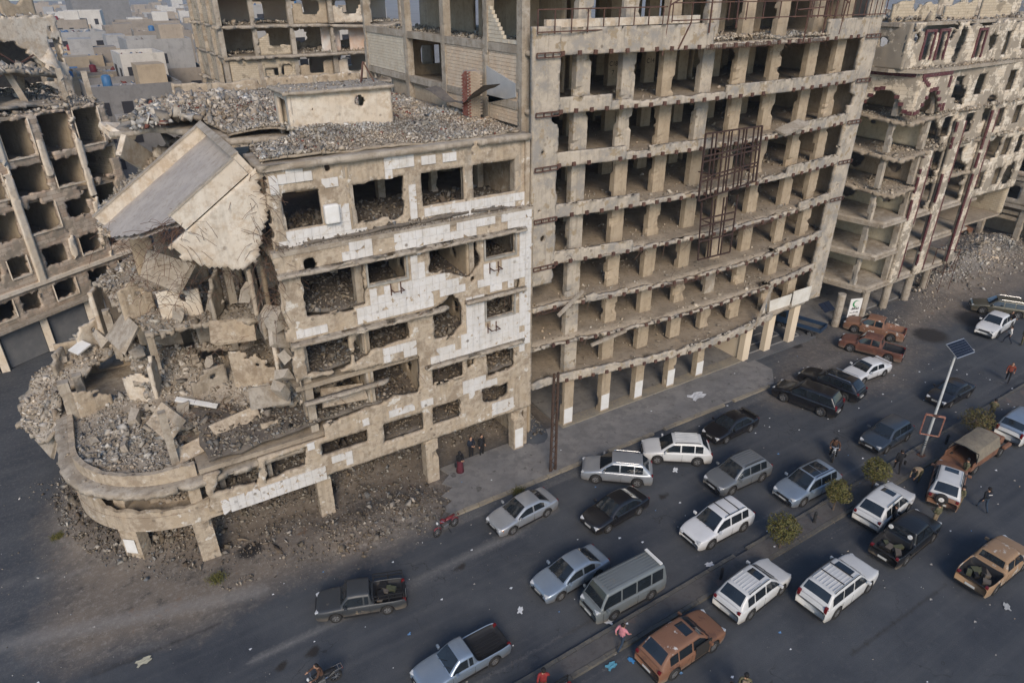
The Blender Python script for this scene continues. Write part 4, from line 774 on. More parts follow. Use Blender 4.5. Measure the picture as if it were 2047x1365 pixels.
for li, z in enumerate(GL):
    k = BK[li]; xs = np.arange(GX0 + .05, GX1 - .05, .6)
    sag = (lambda x, li=li: (-.25 * np.clip(1 - ((np.asarray(x, float) - 36) / 7) ** 2, 0, 1) if li == 0 else 0 * np.asarray(x, float)))
    o, hf, poly = patch_surface('floor_slab', [(x, 32.25 - float(bow(x, k)) + .08 * float(fnoise(np.array(x * .8), np.array(li + .3), 2)), z + .27 + float(sag(x))) for x in xs] + [(GX1 - .1, 40, z + .27), (GX1 - .1, 55.8, z + .27), (36, 55.8, z + .27), (GX0 + .1, 55.8, z + .27), (GX0 + .1, 44, z + .27)], FLOORD, GB, .24, .6, .015, rag=.10); gp(o)
    for (a, b_, h) in SEG[li]:
        rag = .14 if h < .6 else .05
        def f(u, v, z=z, h=h, rag=rag, a=a, b_=b_): return np.minimum(np.minimum(np.minimum(z + h - v + (rag * 1.5 if h < .6 else .05) * fnoise(u * 1.9, v * .5, z, 4) - (.28 if h > .5 else .1) * np.clip(fnoise(u * .45, u * .1, z + 3) - .45, 0, 1) * 3, v - z - .02 + .05 * fnoise(u * 2.4, v, z + 5)), np.minimum(u - a, b_ - u) + .15 * fnoise(v * 4, u * 4, z)), 9)
        def wpf(V, k=k, sag=sag): V = V.copy(); V[:, 1] -= bow(V[:, 0], k); V[:, 2] += sag(V[:, 0]); return V
        gp(maskwall('spandrel', (0, 32.0, 0), (1, 0, 0), a - .1, b_ + .1, z, z + h + .16, .26, f, .12, GREYC, GB, .03, warp=wpf))
    dens = 12 if li in (1, 2, 3, 4) else 8
    pts = scatter_poly([(GX0 + .3, 31.2), (GX1 - .3, 31.2), (GX1 - .3, 42), (GX0 + .3, 42)], dens, lambda x, y, z=z: np.full(np.shape(x), z + .29), .04, .34, 3.4, lambda x, y, k=k: (y > 32.35 - bow(x, k)) * np.clip(.25 + .6 * fnoise(x * .4, y * .4, li) + .7 * np.exp(-(y - 32.3 + bow(x, k)) * 1.2), 0, 1))
    frk.append(pts)
GFP = np.array([(.40, .345, .27), (.45, .39, .31), (.34, .30, .24), (.48, .44, .37), (.30, .26, .21)])
gp(rubble('floor_rubble', np.concatenate([p[0] for p in frk]), np.concatenate([p[1] for p in frk]), GB, GFP))
# columns
COLX = [24.75, 28.05, 31.25, 34.5, 37.6, 40.9, 44.6, 47.6]
for li in range(-1, 8):
    z0 = GL[li] + .25 if li >= 0 else 0; z1 = GL[li + 1] + .05 if li < 7 else GL[7] + 3.4
    for r_, y in enumerate((32.75, 38.2, 43.4, 49.0)):
        for ci, x in enumerate(COLX):
            if li == -1 and (r_ == 0 or x > 42): continue
            if li == 7 and r_ > 2: continue
            m = GREYC if (r_ == 0 and (ci == 0 or (li >= 5 and ci in (1, 3)))) else BEIGE
            if r_ == 0 and li == 1 and ci == 4: m = CONC
            gp(column('column', x + (.15 if r_ % 2 else 0) + random.uniform(-.05, .05), y, z0, z1, 1.02 if r_ == 0 else .9, .45, m, GB, .09 if r_ == 0 else .02, 9 if r_ == 0 else 3))
for x in COLX[:5]:
    c = column('street_column', x - .2, 32.45, 0, GL[0] + .05, .8, .5, BEIGE, GB, .07, 9); gp(c)
    h = random.uniform(1.1, 1.4); b = MB(); b.b2((x - .2 - .36, 32.2 - .012, .35), (x - .2 + .36, 32.2 - .002, h + .35)); gp(b.build('white_painted_patch', WHITEP, GB))
CLEANC = mat('fresh_cream_paint', (.66, .55, .40), (.69, .585, .44), None, .8, rough=.8)
for (px, w_) in [((1500, 722), 0), ((1528, 702), 1), ((1573, 683), 1)]:
    if not w_: continue
    c = gz(*px); b = MB(); b.b2((c[0] - .38, 32.25, .17), (c[0] + .38, 32.75, GL[0] + .1)); gp(bevel(b.build('painted_column', CLEANC, GB), .02))
b = MB(); b.b2((42.35, 32.1, 0), (42.6, 37.2, GL[0] + .02)); gp(b.build('painted_wall', CLEANC, GB))
b = MB(); b.b2((42.2, 32.05, 0), (42.95, 32.6, GL[0] + .03)); gp(b.build('painted_column', CLEANC, GB))
for x in (45.9, 49.0): b = MB(); b.b2((x - .3, 38, .17), (x + .3, 38.5, GL[0] + .1)); gp(b.build('painted_column', CLEANC, GB))
# end pilasters
def pil(u, v): return np.minimum(22.75 - u + .12 * fnoise(v * 1.5, u, 2) + np.where(v < 13, -.15, 0) - .5 * np.exp(-((v - 21.4) / .35) ** 2), 9)
gp(maskwall('end_pilaster', (0, 31.93, 0), (1, 0, 0), GX0, 23.0, 11.6, 26.0, .35, holes([], [], [(21.75, 19.6, .13), (21.9, 14.55, .2), (21.6, 16.3, .1)], .08, base=pil), .11, GREYC, GB, .03))
gp(maskwall('end_pilaster', (0, 31.93, 0), (1, 0, 0), 48.95, GX1, 4.1, 28.4, .35, holes([], [(( 48.9, 20.0), (49.6, 19.9), (49.7, 20.6), (48.9, 20.9))], [(50, 8.6, .18), (49.9, 13.9, .12), (50.2, 17.4, .1)], .08, base=lambda u, v: u - 49.15 + .08 * fnoise(v * 1.3, u, 6)), .11, GREYC, GB, .03))
for li, z in enumerate(GL[3:], 3):
    for (x0, x1) in ((21.15, 22.7), (49.2, 50.8)):
        b = MB(); b.bar((x0, 31.78, z - .02), (x1, 31.78, z - .02), .06); b.bar((x0, 31.78, z + .2), (x1, 31.78, z + .2), .06)
        for t in (0, .33, .66, 1): b.bar((x0 + (x1 - x0) * t, 31.78, z - .02), (x0 + (x1 - x0) * t, 31.78, z + .2), .06)
        gp(b.build('steel_ladder_bracket', RUST, GB))
gp(maskwall('side_wall', (50.6, 32.3, 0), (0, 1, 0), 0, 20, 4.2, 27.8, .25, holes([], [], [], .1), .6, BEIGE, GB, .02))
gp(maskwall('side_wall', (21.3, 52, 0), (0, -1, 0), 0, 19.6, 0, 21.6, .2, holes([], [], [], .1), .6, BEIGE, GB, .02))
gp(maskwall('rear_wall', (0, 50.5, 0), (1, 0, 0), 21.3, 50.5, 0, 24.4, .2, holes([(x - .8, z + 1.0, x + .8, z + 2.3) for z in GL[:7] for x in (24, 29.5, 36, 43, 48)], [], [], .1), .4, BEIGE, GB, .02))
for li, z in enumerate(GL[:7]):                              # inner partitions
    for x in (26.4, 32.9, 39.3, 45.8):
        if (li + int(x)) % 2: gp(maskwall('partition_wall', (x, 38.5, 0), (0, 1, 0), 0, 11, z + .27, z + 2.9, .15, holes([(2, z, 3, z + 2.3)], [], [(6, z + 1.5, .6)], .2, seed=x), .3, BEIGE, GB, .02))
# rusty square brackets along every floor edge
bb = MB(); bb.box((0, 0, 0), (.21, .14, .23)); bbm = bb.data('steel_bracket', RUST)
for li, z in enumerate(GL):
    k = BK[li]; x = 22.9 if li else 24.0
    while x < (49 if li else 43):
        if random.random() > .07:
            sg = -.25 * max(0, 1 - ((x - 36) / 7) ** 2) if li == 0 else 0
            gp(obj('steel_bracket', bbm, GB, (x, 31.96 - float(bow(x, k)), z + .12 + sg), (random.uniform(-.05, .05), random.uniform(-.1, .1), random.uniform(-.1, .1))))
        x += random.choice((.98, 1.02, 1.06))
gp(rebars('hanging_rebar', [(x, 31.95 - float(bow(x, 1)), GL[random.choice([1, 2, 2, 3, 3, 7])] + .1) for x in np.random.default_rng(3).uniform(22, 45, 90)], GB, (.3, 1.1), .012))
def mesh_strip(x0, x1, z, li):                              # exposed reinforcement cage along a broken edge
    b = MB(); n = int((x1 - x0) / .16); k = BK[li]
    for zz in (z, z + .2): b.tube([(x, 31.9 - float(bow(x, k)), zz + .03 * math.sin(x * 7)) for x in np.arange(x0, x1, .35)], .014, 4, cap=False)
    for i in range(n): x = x0 + i * .16; b.bar((x, 31.9 - float(bow(x, k)), z - .03), (x, 31.9 - float(bow(x, k)), z + .23), .018)
    gp(b.build('rebar_cage', RUST, GB))
mesh_strip(32.6, 38.8, GL[7] - .02, 7); mesh_strip(40.6, 44, GL[7] - .02, 7); mesh_strip(31.4, 35, GL[2] - .05, 2); mesh_strip(37.6, 41.5, GL[3] - .05, 3); mesh_strip(21.4, 24.2, GL[2] - .1, 2); mesh_strip(21.4, 23.0, GL[4] - .05, 4)
for pts in ([(43.8, 31.6, 4.3), (42.9, 31.2, 7.0)], [(22.8, 31.4, 9.5), (24.9, 31.7, 10.6)], [(25.5, 31.3, 6.7), (28.2, 31.0, 7.2)], [(41.2, 30.7, 4.0), (43.4, 31.3, 7.1)]):
    b = MB(); b.bar(pts[0], pts[1], .16, .2); gp(b.build('fallen_beam', CONC, GB))
b = MB(); b.box((0, 0, 0), (2.6, .9, .14)); gp(b.build('tipped_slab', CONC, GB, loc=Vector((41.6, 30.9, GL[5] + .62)), rot=(.25, -.18, .05)))
# white siding on the first floor right bays
for (x0, x1, n) in ((43.3, 46.6, 7), (46.9, 49.1, 8)):
    for k in range(n): b = MB(); b.b2((x0, 31.72 + .006 * k, GL[0] + .1 + k * .165), (x1 + .02 * k, 31.8, GL[0] + .1 + k * .165 + .155)); gp(b.build('siding_plank', mat('white_siding', (.68, .66, .60), (.60, .57, .50), None, 1.5, rough=.6), GB))
gp(maskwall('spandrel', (0, 31.98, 0), (1, 0, 0), 43.2, 49.1, GL[0] - .35, GL[0] + .1, .3, holes([], [], [], .05, base=lambda u, v: v - GL[0] + .28 + .06 * fnoise(u * 2, v, 1)), .1, GREYC, GB, .02))
# side wing: beams and columns over the tiled building's roof, partly filled with blocks
WY = [33.2, 36.9, 42.3, 48.2, 56.0]
for i, y in enumerate(WY): gp(column('column', 21.2, y, 20.4, 28.6, .5, .55, CONC, GB, .04, 6))
for z in (21.75, 24.62): b = MB(); b.b2((20.98, 33.4, z), (21.38, 56.2, z + .42)); gp(b.build('side_beam', CONC, GB))
def infill(y0, y1, z0, z1, top, m, label):
    b = MB(); z = z0; k = 0
    while z < z1:
        y = y0 - (.2 if k % 2 else 0)
        while y < y1:
            a_, b_ = max(y, y0), min(y + .4, y1)
            if b_ - a_ > .06 and z < top((a_ + b_) / 2): b.b2((21.05 + random.uniform(-.012, .012), a_ + .008, z + .008), (21.25, b_ - .008, min(z + .2, z1) - .008))
            y += .4
        z += .2; k += 1
    o = gp(b.build(label, m, GB)); tag(o, kind='stuff')
infill(48.5, 55.7, 22.2, 24.6, lambda y: 24.5, BLOCK, 'block_infill'); infill(37.2, 42.0, 20.9, 24.6, lambda y: 25, mat('pink_block', (.55, .43, .31), (.60, .50, .38), (.46, .36, .26), 1.2, bump=.3), 'block_infill')
infill(33.5, 36.6, 20.9, 24.6, lambda y: 25, mat('pink_block', (.5, .4, .3)), 'block_infill'); infill(33.6, 36.7, 25.06, 27, lambda y: 25.1 + max(0, (y - 34.8)) * .9, BLOCK, 'block_infill')
b = MB(); b.add([(20.98, 36.8, 23.75), (20.98, 33.6, 23.1), (20.98, 33.6, 22.4), (20.98, 36.8, 21.7), (21.04, 36.8, 23.75), (21.04, 33.6, 23.1), (21.04, 33.6, 22.4), (21.04, 36.8, 21.7)], [(0, 1, 2, 3), (7, 6, 5, 4), (0, 4, 5, 1), (1, 5, 6, 2), (2, 6, 7, 3), (3, 7, 4, 0)]); gp(b.build('grey_render_patch', mat('blue_grey_render', (.33, .34, .345), (.40, .40, .39), None, 1.0), GB))
b = MB(); b.b2((21.4, 34, 27.6), (50, 55, 27.9)); gp(b.build('upper_slab', CONC, GB))
gp(maskwall('wing_room_wall', (25.8, 56, 0), (0, -1, 0), 0, 20, 22, 27.6, .2, holes([(2, 22, 5, 24.4), (9, 25, 11, 27)], [], [], .2), .4, BEIGE, GB, .02))
pr = scatter_poly([(21.4, 33.4), (25.6, 33.4), (25.6, 55.8), (21.4, 55.8)], 16, lambda x, y: 24.85 + .5 * np.clip(fnoise(x * .6, y * .35, 3), 0, 1), .06, .4); gp(rubble('wing_rubble', pr[0], pr[1], GB, GFP))
# rusty railing along the top
def railing(x0, x1, z0, h, step, y, name='railing', dy=0):
    b = MB()
    for zz in (z0, z0 + h): b.bar((x0, y, zz), (x1, y + dy, zz), .06)
    x = x0
    while x <= x1 + .01: t = (x - x0) / (x1 - x0); b.bar((x, y + dy * t, z0 - .1), (x, y + dy * t, z0 + h), .05); x += step
    gp(b.build(name, RUST, GB))
railing(21.15, 29.9, 25.75, 1.05, 1.06, 31.75); railing(29.9, 44, 26.1, .9, 1.5, 31.3); railing(42.6, 50.7, 26.05, 1.15, .62, 31.7)
for (a, c) in (((29.5, 31.4, 24.3), (29.7, 31.3, 27.2)), ((29.7, 31.3, 26.9), (33.5, 31, 28.6)), ((30.5, 31.2, 24.6), (31.3, 31.2, 26.0)), ((32.6, 31, 27.8), (32.6, 31, 25.4)), ((34.6, 30.9, 28), (34.7, 30.9, 25.6)), ((41.4, 31.1, 24.5), (41.6, 31.2, 28.5)), ((40.2, 31, 26.5), (43, 31.2, 26.6)), ((43.6, 31.4, 24.5), (43.8, 31.4, 28.5)), ((44.6, 31.5, 24.7), (44.8, 31.5, 28)), ((45.5, 31.5, 24.9), (45.9, 31.5, 28)), ((43, 31.4, 28), (46, 31.5, 26.8))): b = MB(); b.bar(a, c, .07); gp(b.build('bent_steel_post', RUST, GB))

b = MB(); b.b2((22, 32.2, 25.9), (33, 32.45, 26.3)); gp(b.build('low_parapet', CREAM, GB))
pr = scatter_poly([(33.2, 31.2), (44.5, 31.2), (44.5, 34), (33.2, 34)], 60, lambda x, y: 24.82 + .35 * np.clip(fnoise(x * .7, y * .9, 1) + .3, 0, 1), .05, .4); gp(rubble('roof_edge_rubble', pr[0], pr[1], GB, GFP))
# billboard skeleton
BB = thing('billboard_frame', 'rusty empty billboard frame standing off the grey concrete front', 'sign frame', (40, 30.5, 8)); bo = BB.location.copy()
BY = 30.35; bp_ = lambda px: gy(px[0], px[1], BY)
DRUST = mat('dark_rust', (.042, .026, .022), (.065, .038, .03), None, 3, rough=.8)
def bar2(nm, a, c, w_=.11): m_ = MB(); m_.bar(tuple(bp_(a)), tuple(bp_(c)), w_ * .8); o = m_.build(nm, DRUST, BB); o.location = -bo
for t in (0, .13, .2, .33, .42, .47, .6, .68, .73, .86, .94, 1): bar2('upright', (1411 + t * (1524 - 1411), 268 - t * 16), (1396 + t * (1511 - 1396), 402 - t * 40), .12 if t in (0, 1) else .095)
for t in (0, .34, .42, .66, .72, 1): bar2('cross_bar', (1411 - t * 15, 268 + t * 134), (1524 - t * 13, 252 + t * 110))
for t in (0, .3, .38, .62, .7, 1): bar2('lower_upright', (1403 + t * 72, 405 - t * 16), (1395 + t * 64, 520 - t * 16), .095)
for t in (.3, .42, .68, 1): bar2('lower_cross_bar', (1403 - t * 8, 405 + t * 115), (1475 - t * 16, 389 + t * 115))
for (a, zz) in (((1440, 300), 0), ((1500, 290), 0), ((1430, 450), 0), ((1420, 350), 0)):
    p = bp_(a); m_ = MB(); m_.bar(tuple(p), (p[0], 31.4, p[2]), .06); o = m_.build('stand_off', RUST, BB); o.location = -bo
# the lettering painted on two inner columns
def text_mesh(s, size, m, name='lettering', ext=.004):
    cu = bpy.data.curves.new('t', 'FONT'); cu.body = s; cu.size = size; cu.extrude = ext; cu.align_x = 'CENTER'; cu.align_y = 'CENTER'
    o = bpy.data.objects.new('t', cu); COL.objects.link(o); dg = bpy.context.evaluated_depsgraph_get(); me = bpy.data.meshes.new_from_object(o.evaluated_get(dg)); bpy.data.objects.remove(o); bpy.data.curves.remove(cu); me.materials.clear(); me.materials.append(m); me.name = name; return me
INK = mat('black_paint', (.03, .03, .03))
for (s, px, sz) in (('C18', (1229, 128), .42), ('7', (1226, 146), .42), ('C14', (1304, 122), .42)):
    p = gy(*px, 37.98); cx = min(COLX, key=lambda v: abs(v + .15 - p[0])) + .15
    gp(obj('column_lettering', text_mesh(s, sz, INK), GB, (cx, 37.975, p[2]), (math.pi / 2, 0, 0)))
# low plinth at the foot of the street columns
b = MB(); b.b2((24, 32.05, 0), (42.3, 32.95, .22)); gp(b.build('plinth', KERB, GB)); b = MB(); b.b2((24, 32.95, -.1), (42.3, 50, .16)); gp(b.build('ground_slab', PAVE, GB))
# ================================================================== GROUND RUBBLE AROUND THE CORNER
gpolyr = [(-7.5, 44), (-6.2, 38), (-4, 33.6), (-1, 30.8), (2, 28.6), (5, 26.8), (9, 26.6), (12.5, 27.6), (14, 29.5), (14.5, 32), (22.6, 32), (22.6, 38), (-3, 46)]
def gprob(x, y): return np.clip(.10 + 1.9 * mound_h(x, y) + 1.0 * np.clip(fnoise(x * .55, y * .55, 2), 0, 1) - .35 * np.clip((29.5 - y) / 3, 0, 1), 0, 1) * ~((x > 14.2) & (x < 20.6) & (y < 33.8))
gr = scatter_poly(gpolyr, 78, lambda x, y: np.maximum(mound_h(x, y), 0), .04, .36, 3.0, gprob); gb_ = scatter_poly(gpolyr, .7, lambda x, y: np.maximum(mound_h(x, y), 0), .35, .7, 1.2, gprob)
tag(rubble('street_rubble', np.concatenate([gr[0], gb_[0]]), np.concatenate([gr[1], gb_[1]]), None, np.concatenate([GPAL * .8, DPAL * .85]), 'broken stone and concrete heaped along the foot of the ruin', 'rubble'), kind='stuff')
# crumbs in the gutter and over the street
cr = scatter_poly([(-9, 6), (60, 6), (60, 31), (14, 31), (-9, 46)], 2.4, lambda x, y: np.zeros(np.shape(x)) + .005, .015, .09, 4, lambda x, y: np.clip(.12 + .9 * fnoise(x * .25, y * .25, 12) + np.exp(-((y - 28) / .5) ** 2) * .8 + .8 * np.exp(-((y - 17.6) / .25) ** 2), .03, 1))
rubble('road_grit', cr[0], cr[1], None, np.concatenate([PAL, np.array([(.7, .7, .7)])]), 'stone crumbs and grit strewn over the asphalt', 'grit')
dg_ = scatter_poly(gpolyr[:10] + [(-10, 47), (-12, 38), (-10, 30), (-4, 27)], 16, lambda x, y: np.maximum(mound_h(x, y), 0), .02, .14, 3.2, lambda x, y: np.clip(.25 + fnoise(x * .8, y * .8, 21), .02, 1)); rubble('dirt_grit', dg_[0], dg_[1], None, np.concatenate([GPAL * .8, np.array([(.55, .54, .52)])]), 'small stones pressed into the dirt around the corner columns', 'grit')
# loose litter: pale scraps of paper
lit = MB()
for k in range(260):
    x = random.uniform(-8, 58); y = random.uniform(5, 31); s = random.uniform(.05, .16); a = random.uniform(0, 6.3); V = []
    for (i, j) in ((0, 0), (1, 0), (1, 1), (0, 1)): V.append((x + s * (i * math.cos(a) - j * math.sin(a)), y + s * .7 * (i * math.sin(a) + j * math.cos(a)), .012 + (.03 if (i + j) % 2 else 0) + .135 * (mf0(x) < y < mf1(x)) + .14 * (y > 28.3 and 14 < x < 43)))
    lit.add(V, [(0, 1, 2, 3)], random.choice((0, 0, 0, 1, 2)))
tag(lit.build('litter', [mat('paper_scrap', (.62, .64, .66)), mat('blue_scrap', (.12, .24, .42)), mat('grey_scrap', (.36, .34, .31))]), 'scraps of white and blue paper scattered on the street', 'litter', kind='stuff')
LIT = [((1393, 795), 1.3, (.52, .53, .54), 'flattened pale sack lying on the dusty pavement by grey frame'), ((1215, 1243), .45, (.6, .61, .6), 'white sheet of paper on the asphalt before the grey van'), ((1040, 1220), .4, (.6, .62, .63), 'white crumpled paper lying between the van and silver pickup'), ((288, 1322), .6, (.42, .40, .30), 'tan cardboard scrap lying on the road near tyre tracks'), ((1222, 1331), .5, (.10, .30, .40), 'blue plastic scrap in the gutter beside the muddy car'), ((1262, 1320), .35, (.06, .24, .5), 'bright blue plastic bag on asphalt near muddy car'), ((1418, 1129), .45, (.5, .5, .5), 'pale square card on asphalt near the median kerb'), ((2012, 1213), .45, (.4, .41, .4), 'grey square card on asphalt behind the tan pickup'), ((1350, 940), .45, (.6, .62, .63), 'crumpled white bag beside the white car near lattice pole')]
for (px, s, c, lb) in LIT:
    p = gz(*px); V = []; F = []; n = 6
    for i in range(n):
        for j in range(n): V.append((s * ((i / 5) - .5) * (1 + .2 * math.sin(j * 2)), .6 * s * ((j / 5) - .5) * (1 + .25 * math.cos(i * 2)), .03 + .05 * s * random.random()))
    for i in range(n - 1):
        for j in range(n - 1): F.append((i * n + j, (i + 1) * n + j, (i + 1) * n + j + 1, i * n + j + 1))
    o = obj('litter_scrap', meshdata('litter_scrap', V, F, mat('scrap%d' % int(px[0]), c)), None, (p[0], p[1], .135 if p[1] > 28.3 else .01), (0, 0, random.uniform(0, 3))); tag(o, lb, 'litter')
# ================================================================== NEIGHBOURING RUINS
def brickmat(name, c1, c2, mortar, bw, bh, bump=.4, bare=.5, barec=None):
    m = bpy.data.materials.new(name); m.use_nodes = True; t = m.node_tree; N = t.nodes; K = t.links; B = N['Principled BSDF']; B.inputs['Roughness'].default_value = .9; B.inputs['Specular IOR Level'].default_value = .25
    g = N.new('ShaderNodeNewGeometry'); s = N.new('ShaderNodeSeparateXYZ'); K.new(g.outputs[0], s.inputs[0]); a = N.new('ShaderNodeMath'); a.operation = 'ADD'; K.new(s.outputs[0], a.inputs[0]); K.new(s.outputs[1], a.inputs[1])
    c = N.new('ShaderNodeCombineXYZ'); K.new(a.outputs[0], c.inputs[0]); K.new(s.outputs[2], c.inputs[1])
    b = N.new('ShaderNodeTexBrick'); b.inputs['Scale'].default_value = 1.0; b.inputs['Brick Width'].default_value = bw; b.inputs['Row Height'].default_value = bh; b.inputs['Mortar Size'].default_value = .012; b.inputs['Color1'].default_value = (*c1, 1); b.inputs['Color2'].default_value = (*c2, 1); b.inputs['Mortar'].default_value = (*mortar, 1); K.new(c.outputs[0], b.inputs[0])
    n = N.new('ShaderNodeTexNoise'); n.inputs['Scale'].default_value = .8; n.inputs['Detail'].default_value = 6; K.new(g.outputs[0], n.inputs[0]); r = N.new('ShaderNodeMapRange'); r.inputs[1].default_value = bare; r.inputs[2].default_value = bare + .03; n.inputs['Roughness'].default_value = .68; K.new(n.outputs[0], r.inputs[0])
    x = N.new('ShaderNodeMix'); x.data_type = 'RGBA'; K.new(r.outputs[0], x.inputs[0]); K.new(b.outputs[0], x.inputs[6]); x.inputs[7].default_value = (*(barec or [v * .62 for v in c1]), 1); K.new(x.outputs[2], B.inputs['Base Color'])
    bp = N.new('ShaderNodeBump'); bp.inputs['Strength'].default_value = bump; bp.inputs['Distance'].default_value = .03; bp.invert = True; K.new(b.outputs['Fac'], bp.inputs['Height']); K.new(bp.outputs[0], B.inputs['Normal']); return m
CLAD = brickmat('stone_cladding', (.56, .48, .37), (.64, .58, .48), (.36, .29, .21), .9, .3, .4, .475, (.30, .26, .205)); CLADB = brickmat('left_cladding', (.40, .31, .235), (.50, .43, .35), (.24, .19, .14), 1.1, .33, .4, .52, (.31, .265, .21)); BLKW = brickmat('block_wall', (.44, .37, .27), (.50, .43, .32), (.32, .27, .20), .42, .21, .4, .56)
def place(root):
    o0 = root.location.copy()
    def f(o):
        if o is not None: o.location = Vector(o.location) - o0
        return o
    return f
# ---- the clad block with the open corner bay
RB = thing('ruined_building', 'shelled block with cream stone front, burgundy trim and open corner bay', 'building', (62, 36, 0)); rp_ = place(RB)
RL = [3.4, 6.5, 9.5, 12.3, 15.3, 18.2]; rk = []
RCON = mat('pale_green_plaster', (.56, .50, .36), (.62, .57, .44), (.42, .36, .25), .7, bump=.3, streak=.2, spot=(.12, .10, .07), spotscale=2.2, spotcut=.71)
for i, z in enumerate(RL):
    rag = .12 if i < 3 else .4
    o, hf, poly = patch_surface('floor_slab', [(55.5, 40, z + .2), (55.9, 36, z + .2), (56.6, 33, z + .2 - (.25 if i > 2 else 0)), (57.0, 31.5, z + .2 - (.45 if i > 2 else 0)), (60.5, 31.6, z + .2 - (.2 if i > 2 else 0)), (66, 31.8, z + .2), (73, 32, z + .2), (73, 46, z + .2), (55.4, 46, z + .2)], FLOORD if i > 2 else CONC, RB, .3, .35, .03, rag=rag); rp_(o)
    if i > 2: rk.append(scatter_poly(poly, 16, hf, .06, .4, 2.6, lambda x, y: np.clip(1.6 - (y - 31) * .25, .1, 1)))
    else:
        for seg in (((55.95, 35.9), (56.9, 31.75)), ((56.9, 31.62), (60.4, 31.72)), ((60.4, 31.72), (72.8, 32.05))):
            b = MB(); b.bar((*seg[0], z - .12), (*seg[1], z - .12), .5, .25); rp_(b.build('edge_beam', CONC, RB))
    z1 = (RL + [22])[i + 1]
    rp_(maskwall('bay_wall', (61.0, 45, 0), (0, -1, 0), 0, 13, z + .2, z1 - .1, .2, holes([], [], [(8, z + 1.7, .25), (10.2, z + 2.1, .18), (6, z + 1.3, .2)] if i not in (2, 3) else [(7, z + 1.4, .9), (11, z + 1.5, .7)], .15, seed=z), .2, RCON if i not in (3, 5) else BEIGE, RB, .02))
    rp_(maskwall('rear_wall', (0, 43.5, 0), (1, 0, 0), 55.6, 73, z + .2, z1 - .1, .2, holes([(57.5, z + 1, 59, z + 2.4), (64, z, 65, z + 2.2), (68, z + 1, 70, z + 2.3)], [], [], .1, seed=z), .3, BEIGE, RB, .02))
    rp_(column('column', 56.85, 32.75, z + .2, z1 - .05, .4, .45, GREYC, RB, .06)); rp_(column('column', 58.6, 37.5, z + .2, z1 - .05, .4, .5, BEIGE, RB, .03)); rp_(column('column', 60.5, 32.0, z + .2, z1 - .05, .4, .5, CONC, RB, .06))
    for x in (62.8, 67.5, 70.5): rp_(column('column', x, 34.5, z + .2, z1 - .05, .4, .4, CONC, RB, .05))
if rk: rp_(rubble('floor_rubble', np.concatenate([a[0] for a in rk]), np.concatenate([a[1] for a in rk]), RB, GFP))
for c in ((55, 32.4), (58.8, 32.4), (62.5, 32.5), (66.1, 32.5), (69.7, 32.8)):
    b = MB(); b.tube([(c[0], c[1], 0), (c[0], c[1], 3.2)], .36, 14); o = b.build('round_column', CONC, RB, smooth=False); rp_(o)
for x in (58.8, 64, 69): rp_(column('column', x, 38.5, 0, 3.3, .6, .6, BEIGE, RB, .02))
b = MB(); b.b2((53.6, 33.0, -.05), (73, 44, .15)); rp_(b.build('ground_slab', PAVE, RB)); rp_(maskwall('shop_wall', (0, 41, 0), (1, 0, 0), 52, 73, 0, 3.2, .2, holes([(57, 0, 60, 2.6)], [], [], .05), .3, BEIGE, RB, .02))
b = MB(); b.b2((55.2, 39.2, .3), (57.6, 39.26, 2.6)); rp_(b.build('shop_pane', mat('dusty_glass', (.32, .37, .35), (.40, .43, .40), None, .8, rough=.35), RB))
# clad pilasters with burgundy edging on the street front
for (x, w_, zt) in ((61.2, 1.15, 15.6), (65.1, 1.25, 18), (70.4, 1.0, 19)):
    rp_(maskwall('clad_pilaster', (0, 31.45, 0), (1, 0, 0), x - w_ / 2, x + w_ / 2, 3.3, zt, .35, holes([], [], [(x, 8.8, .1), (x + .2, 12, .15)], .15, base=lambda u, v, zt=zt: zt - .5 - v + .5 * fnoise(u * 2, v, x)), .15, CLAD, RB, .03))
    for s in (-1, 1):
        rp_(maskwall('burgundy_edging', (0, 31.40, 0), (1, 0, 0), x + s * w_ / 2 - .07, x + s * w_ / 2 + .07, 3.6, zt - .6, .2, lambda u, v, x=x, s=s: .12 + fnoise(v * .5, u * .3, x + s * 3), .14, BURG, RB, .01, kind='stuff'))
# upper storeys: ragged clad wall with burgundy framed windows
upw = [(57.6, 22.6, 58.7, 24.6), (59.6, 22.5, 60.6, 24.6), (65.4, 22.4, 66.4, 24.5), (70, 22.4, 71, 24.3)]
rp_(maskwall('upper_clad_wall', (0, 32.3, 0), (1, 0, 0), 55.4, 80, 22.0, 25.3, .3, holes(upw, [((62.0, 22.4), (63.2, 22.1), (63.9, 24.5), (62.8, 24.8))], [(56.5, 24.2, .35), (68, 23.5, .7), (74, 23.4, .9), (61.4, 24.4, .4), (77.5, 23.8, .7)], .35, base=lambda u, v: 24.7 - v + .9 * fnoise(u * .6, v, 5)), .16, CLAD, RB, .06))
rp_(maskwall('upper_side_wall', (55.4, 46, 0), (0, -1, 0), 0, 13.7, 22.0, 25.3, .3, holes([(9, 23, 10, 24.6)], [], [(5, 23, .6), (11.6, 23.9, .4)], .2, base=lambda u, v: 25.1 - v + .35 * fnoise(u * .8, v, 5)), .16, CLAD, RB, .04))
for r in upw[:3]:
    b = MB(); b.b2((r[0] - .2, 32.2, r[1]), (r[0], 32.32, r[3] + .2)); b.b2((r[2], 32.2, r[1]), (r[2] + .2, 32.32, r[3] + .2)); b.b2((r[0], 32.2, r[3]), (r[2], 32.32, r[3] + .2)); rp_(b.build('burgundy_window_surround', BURG, RB))
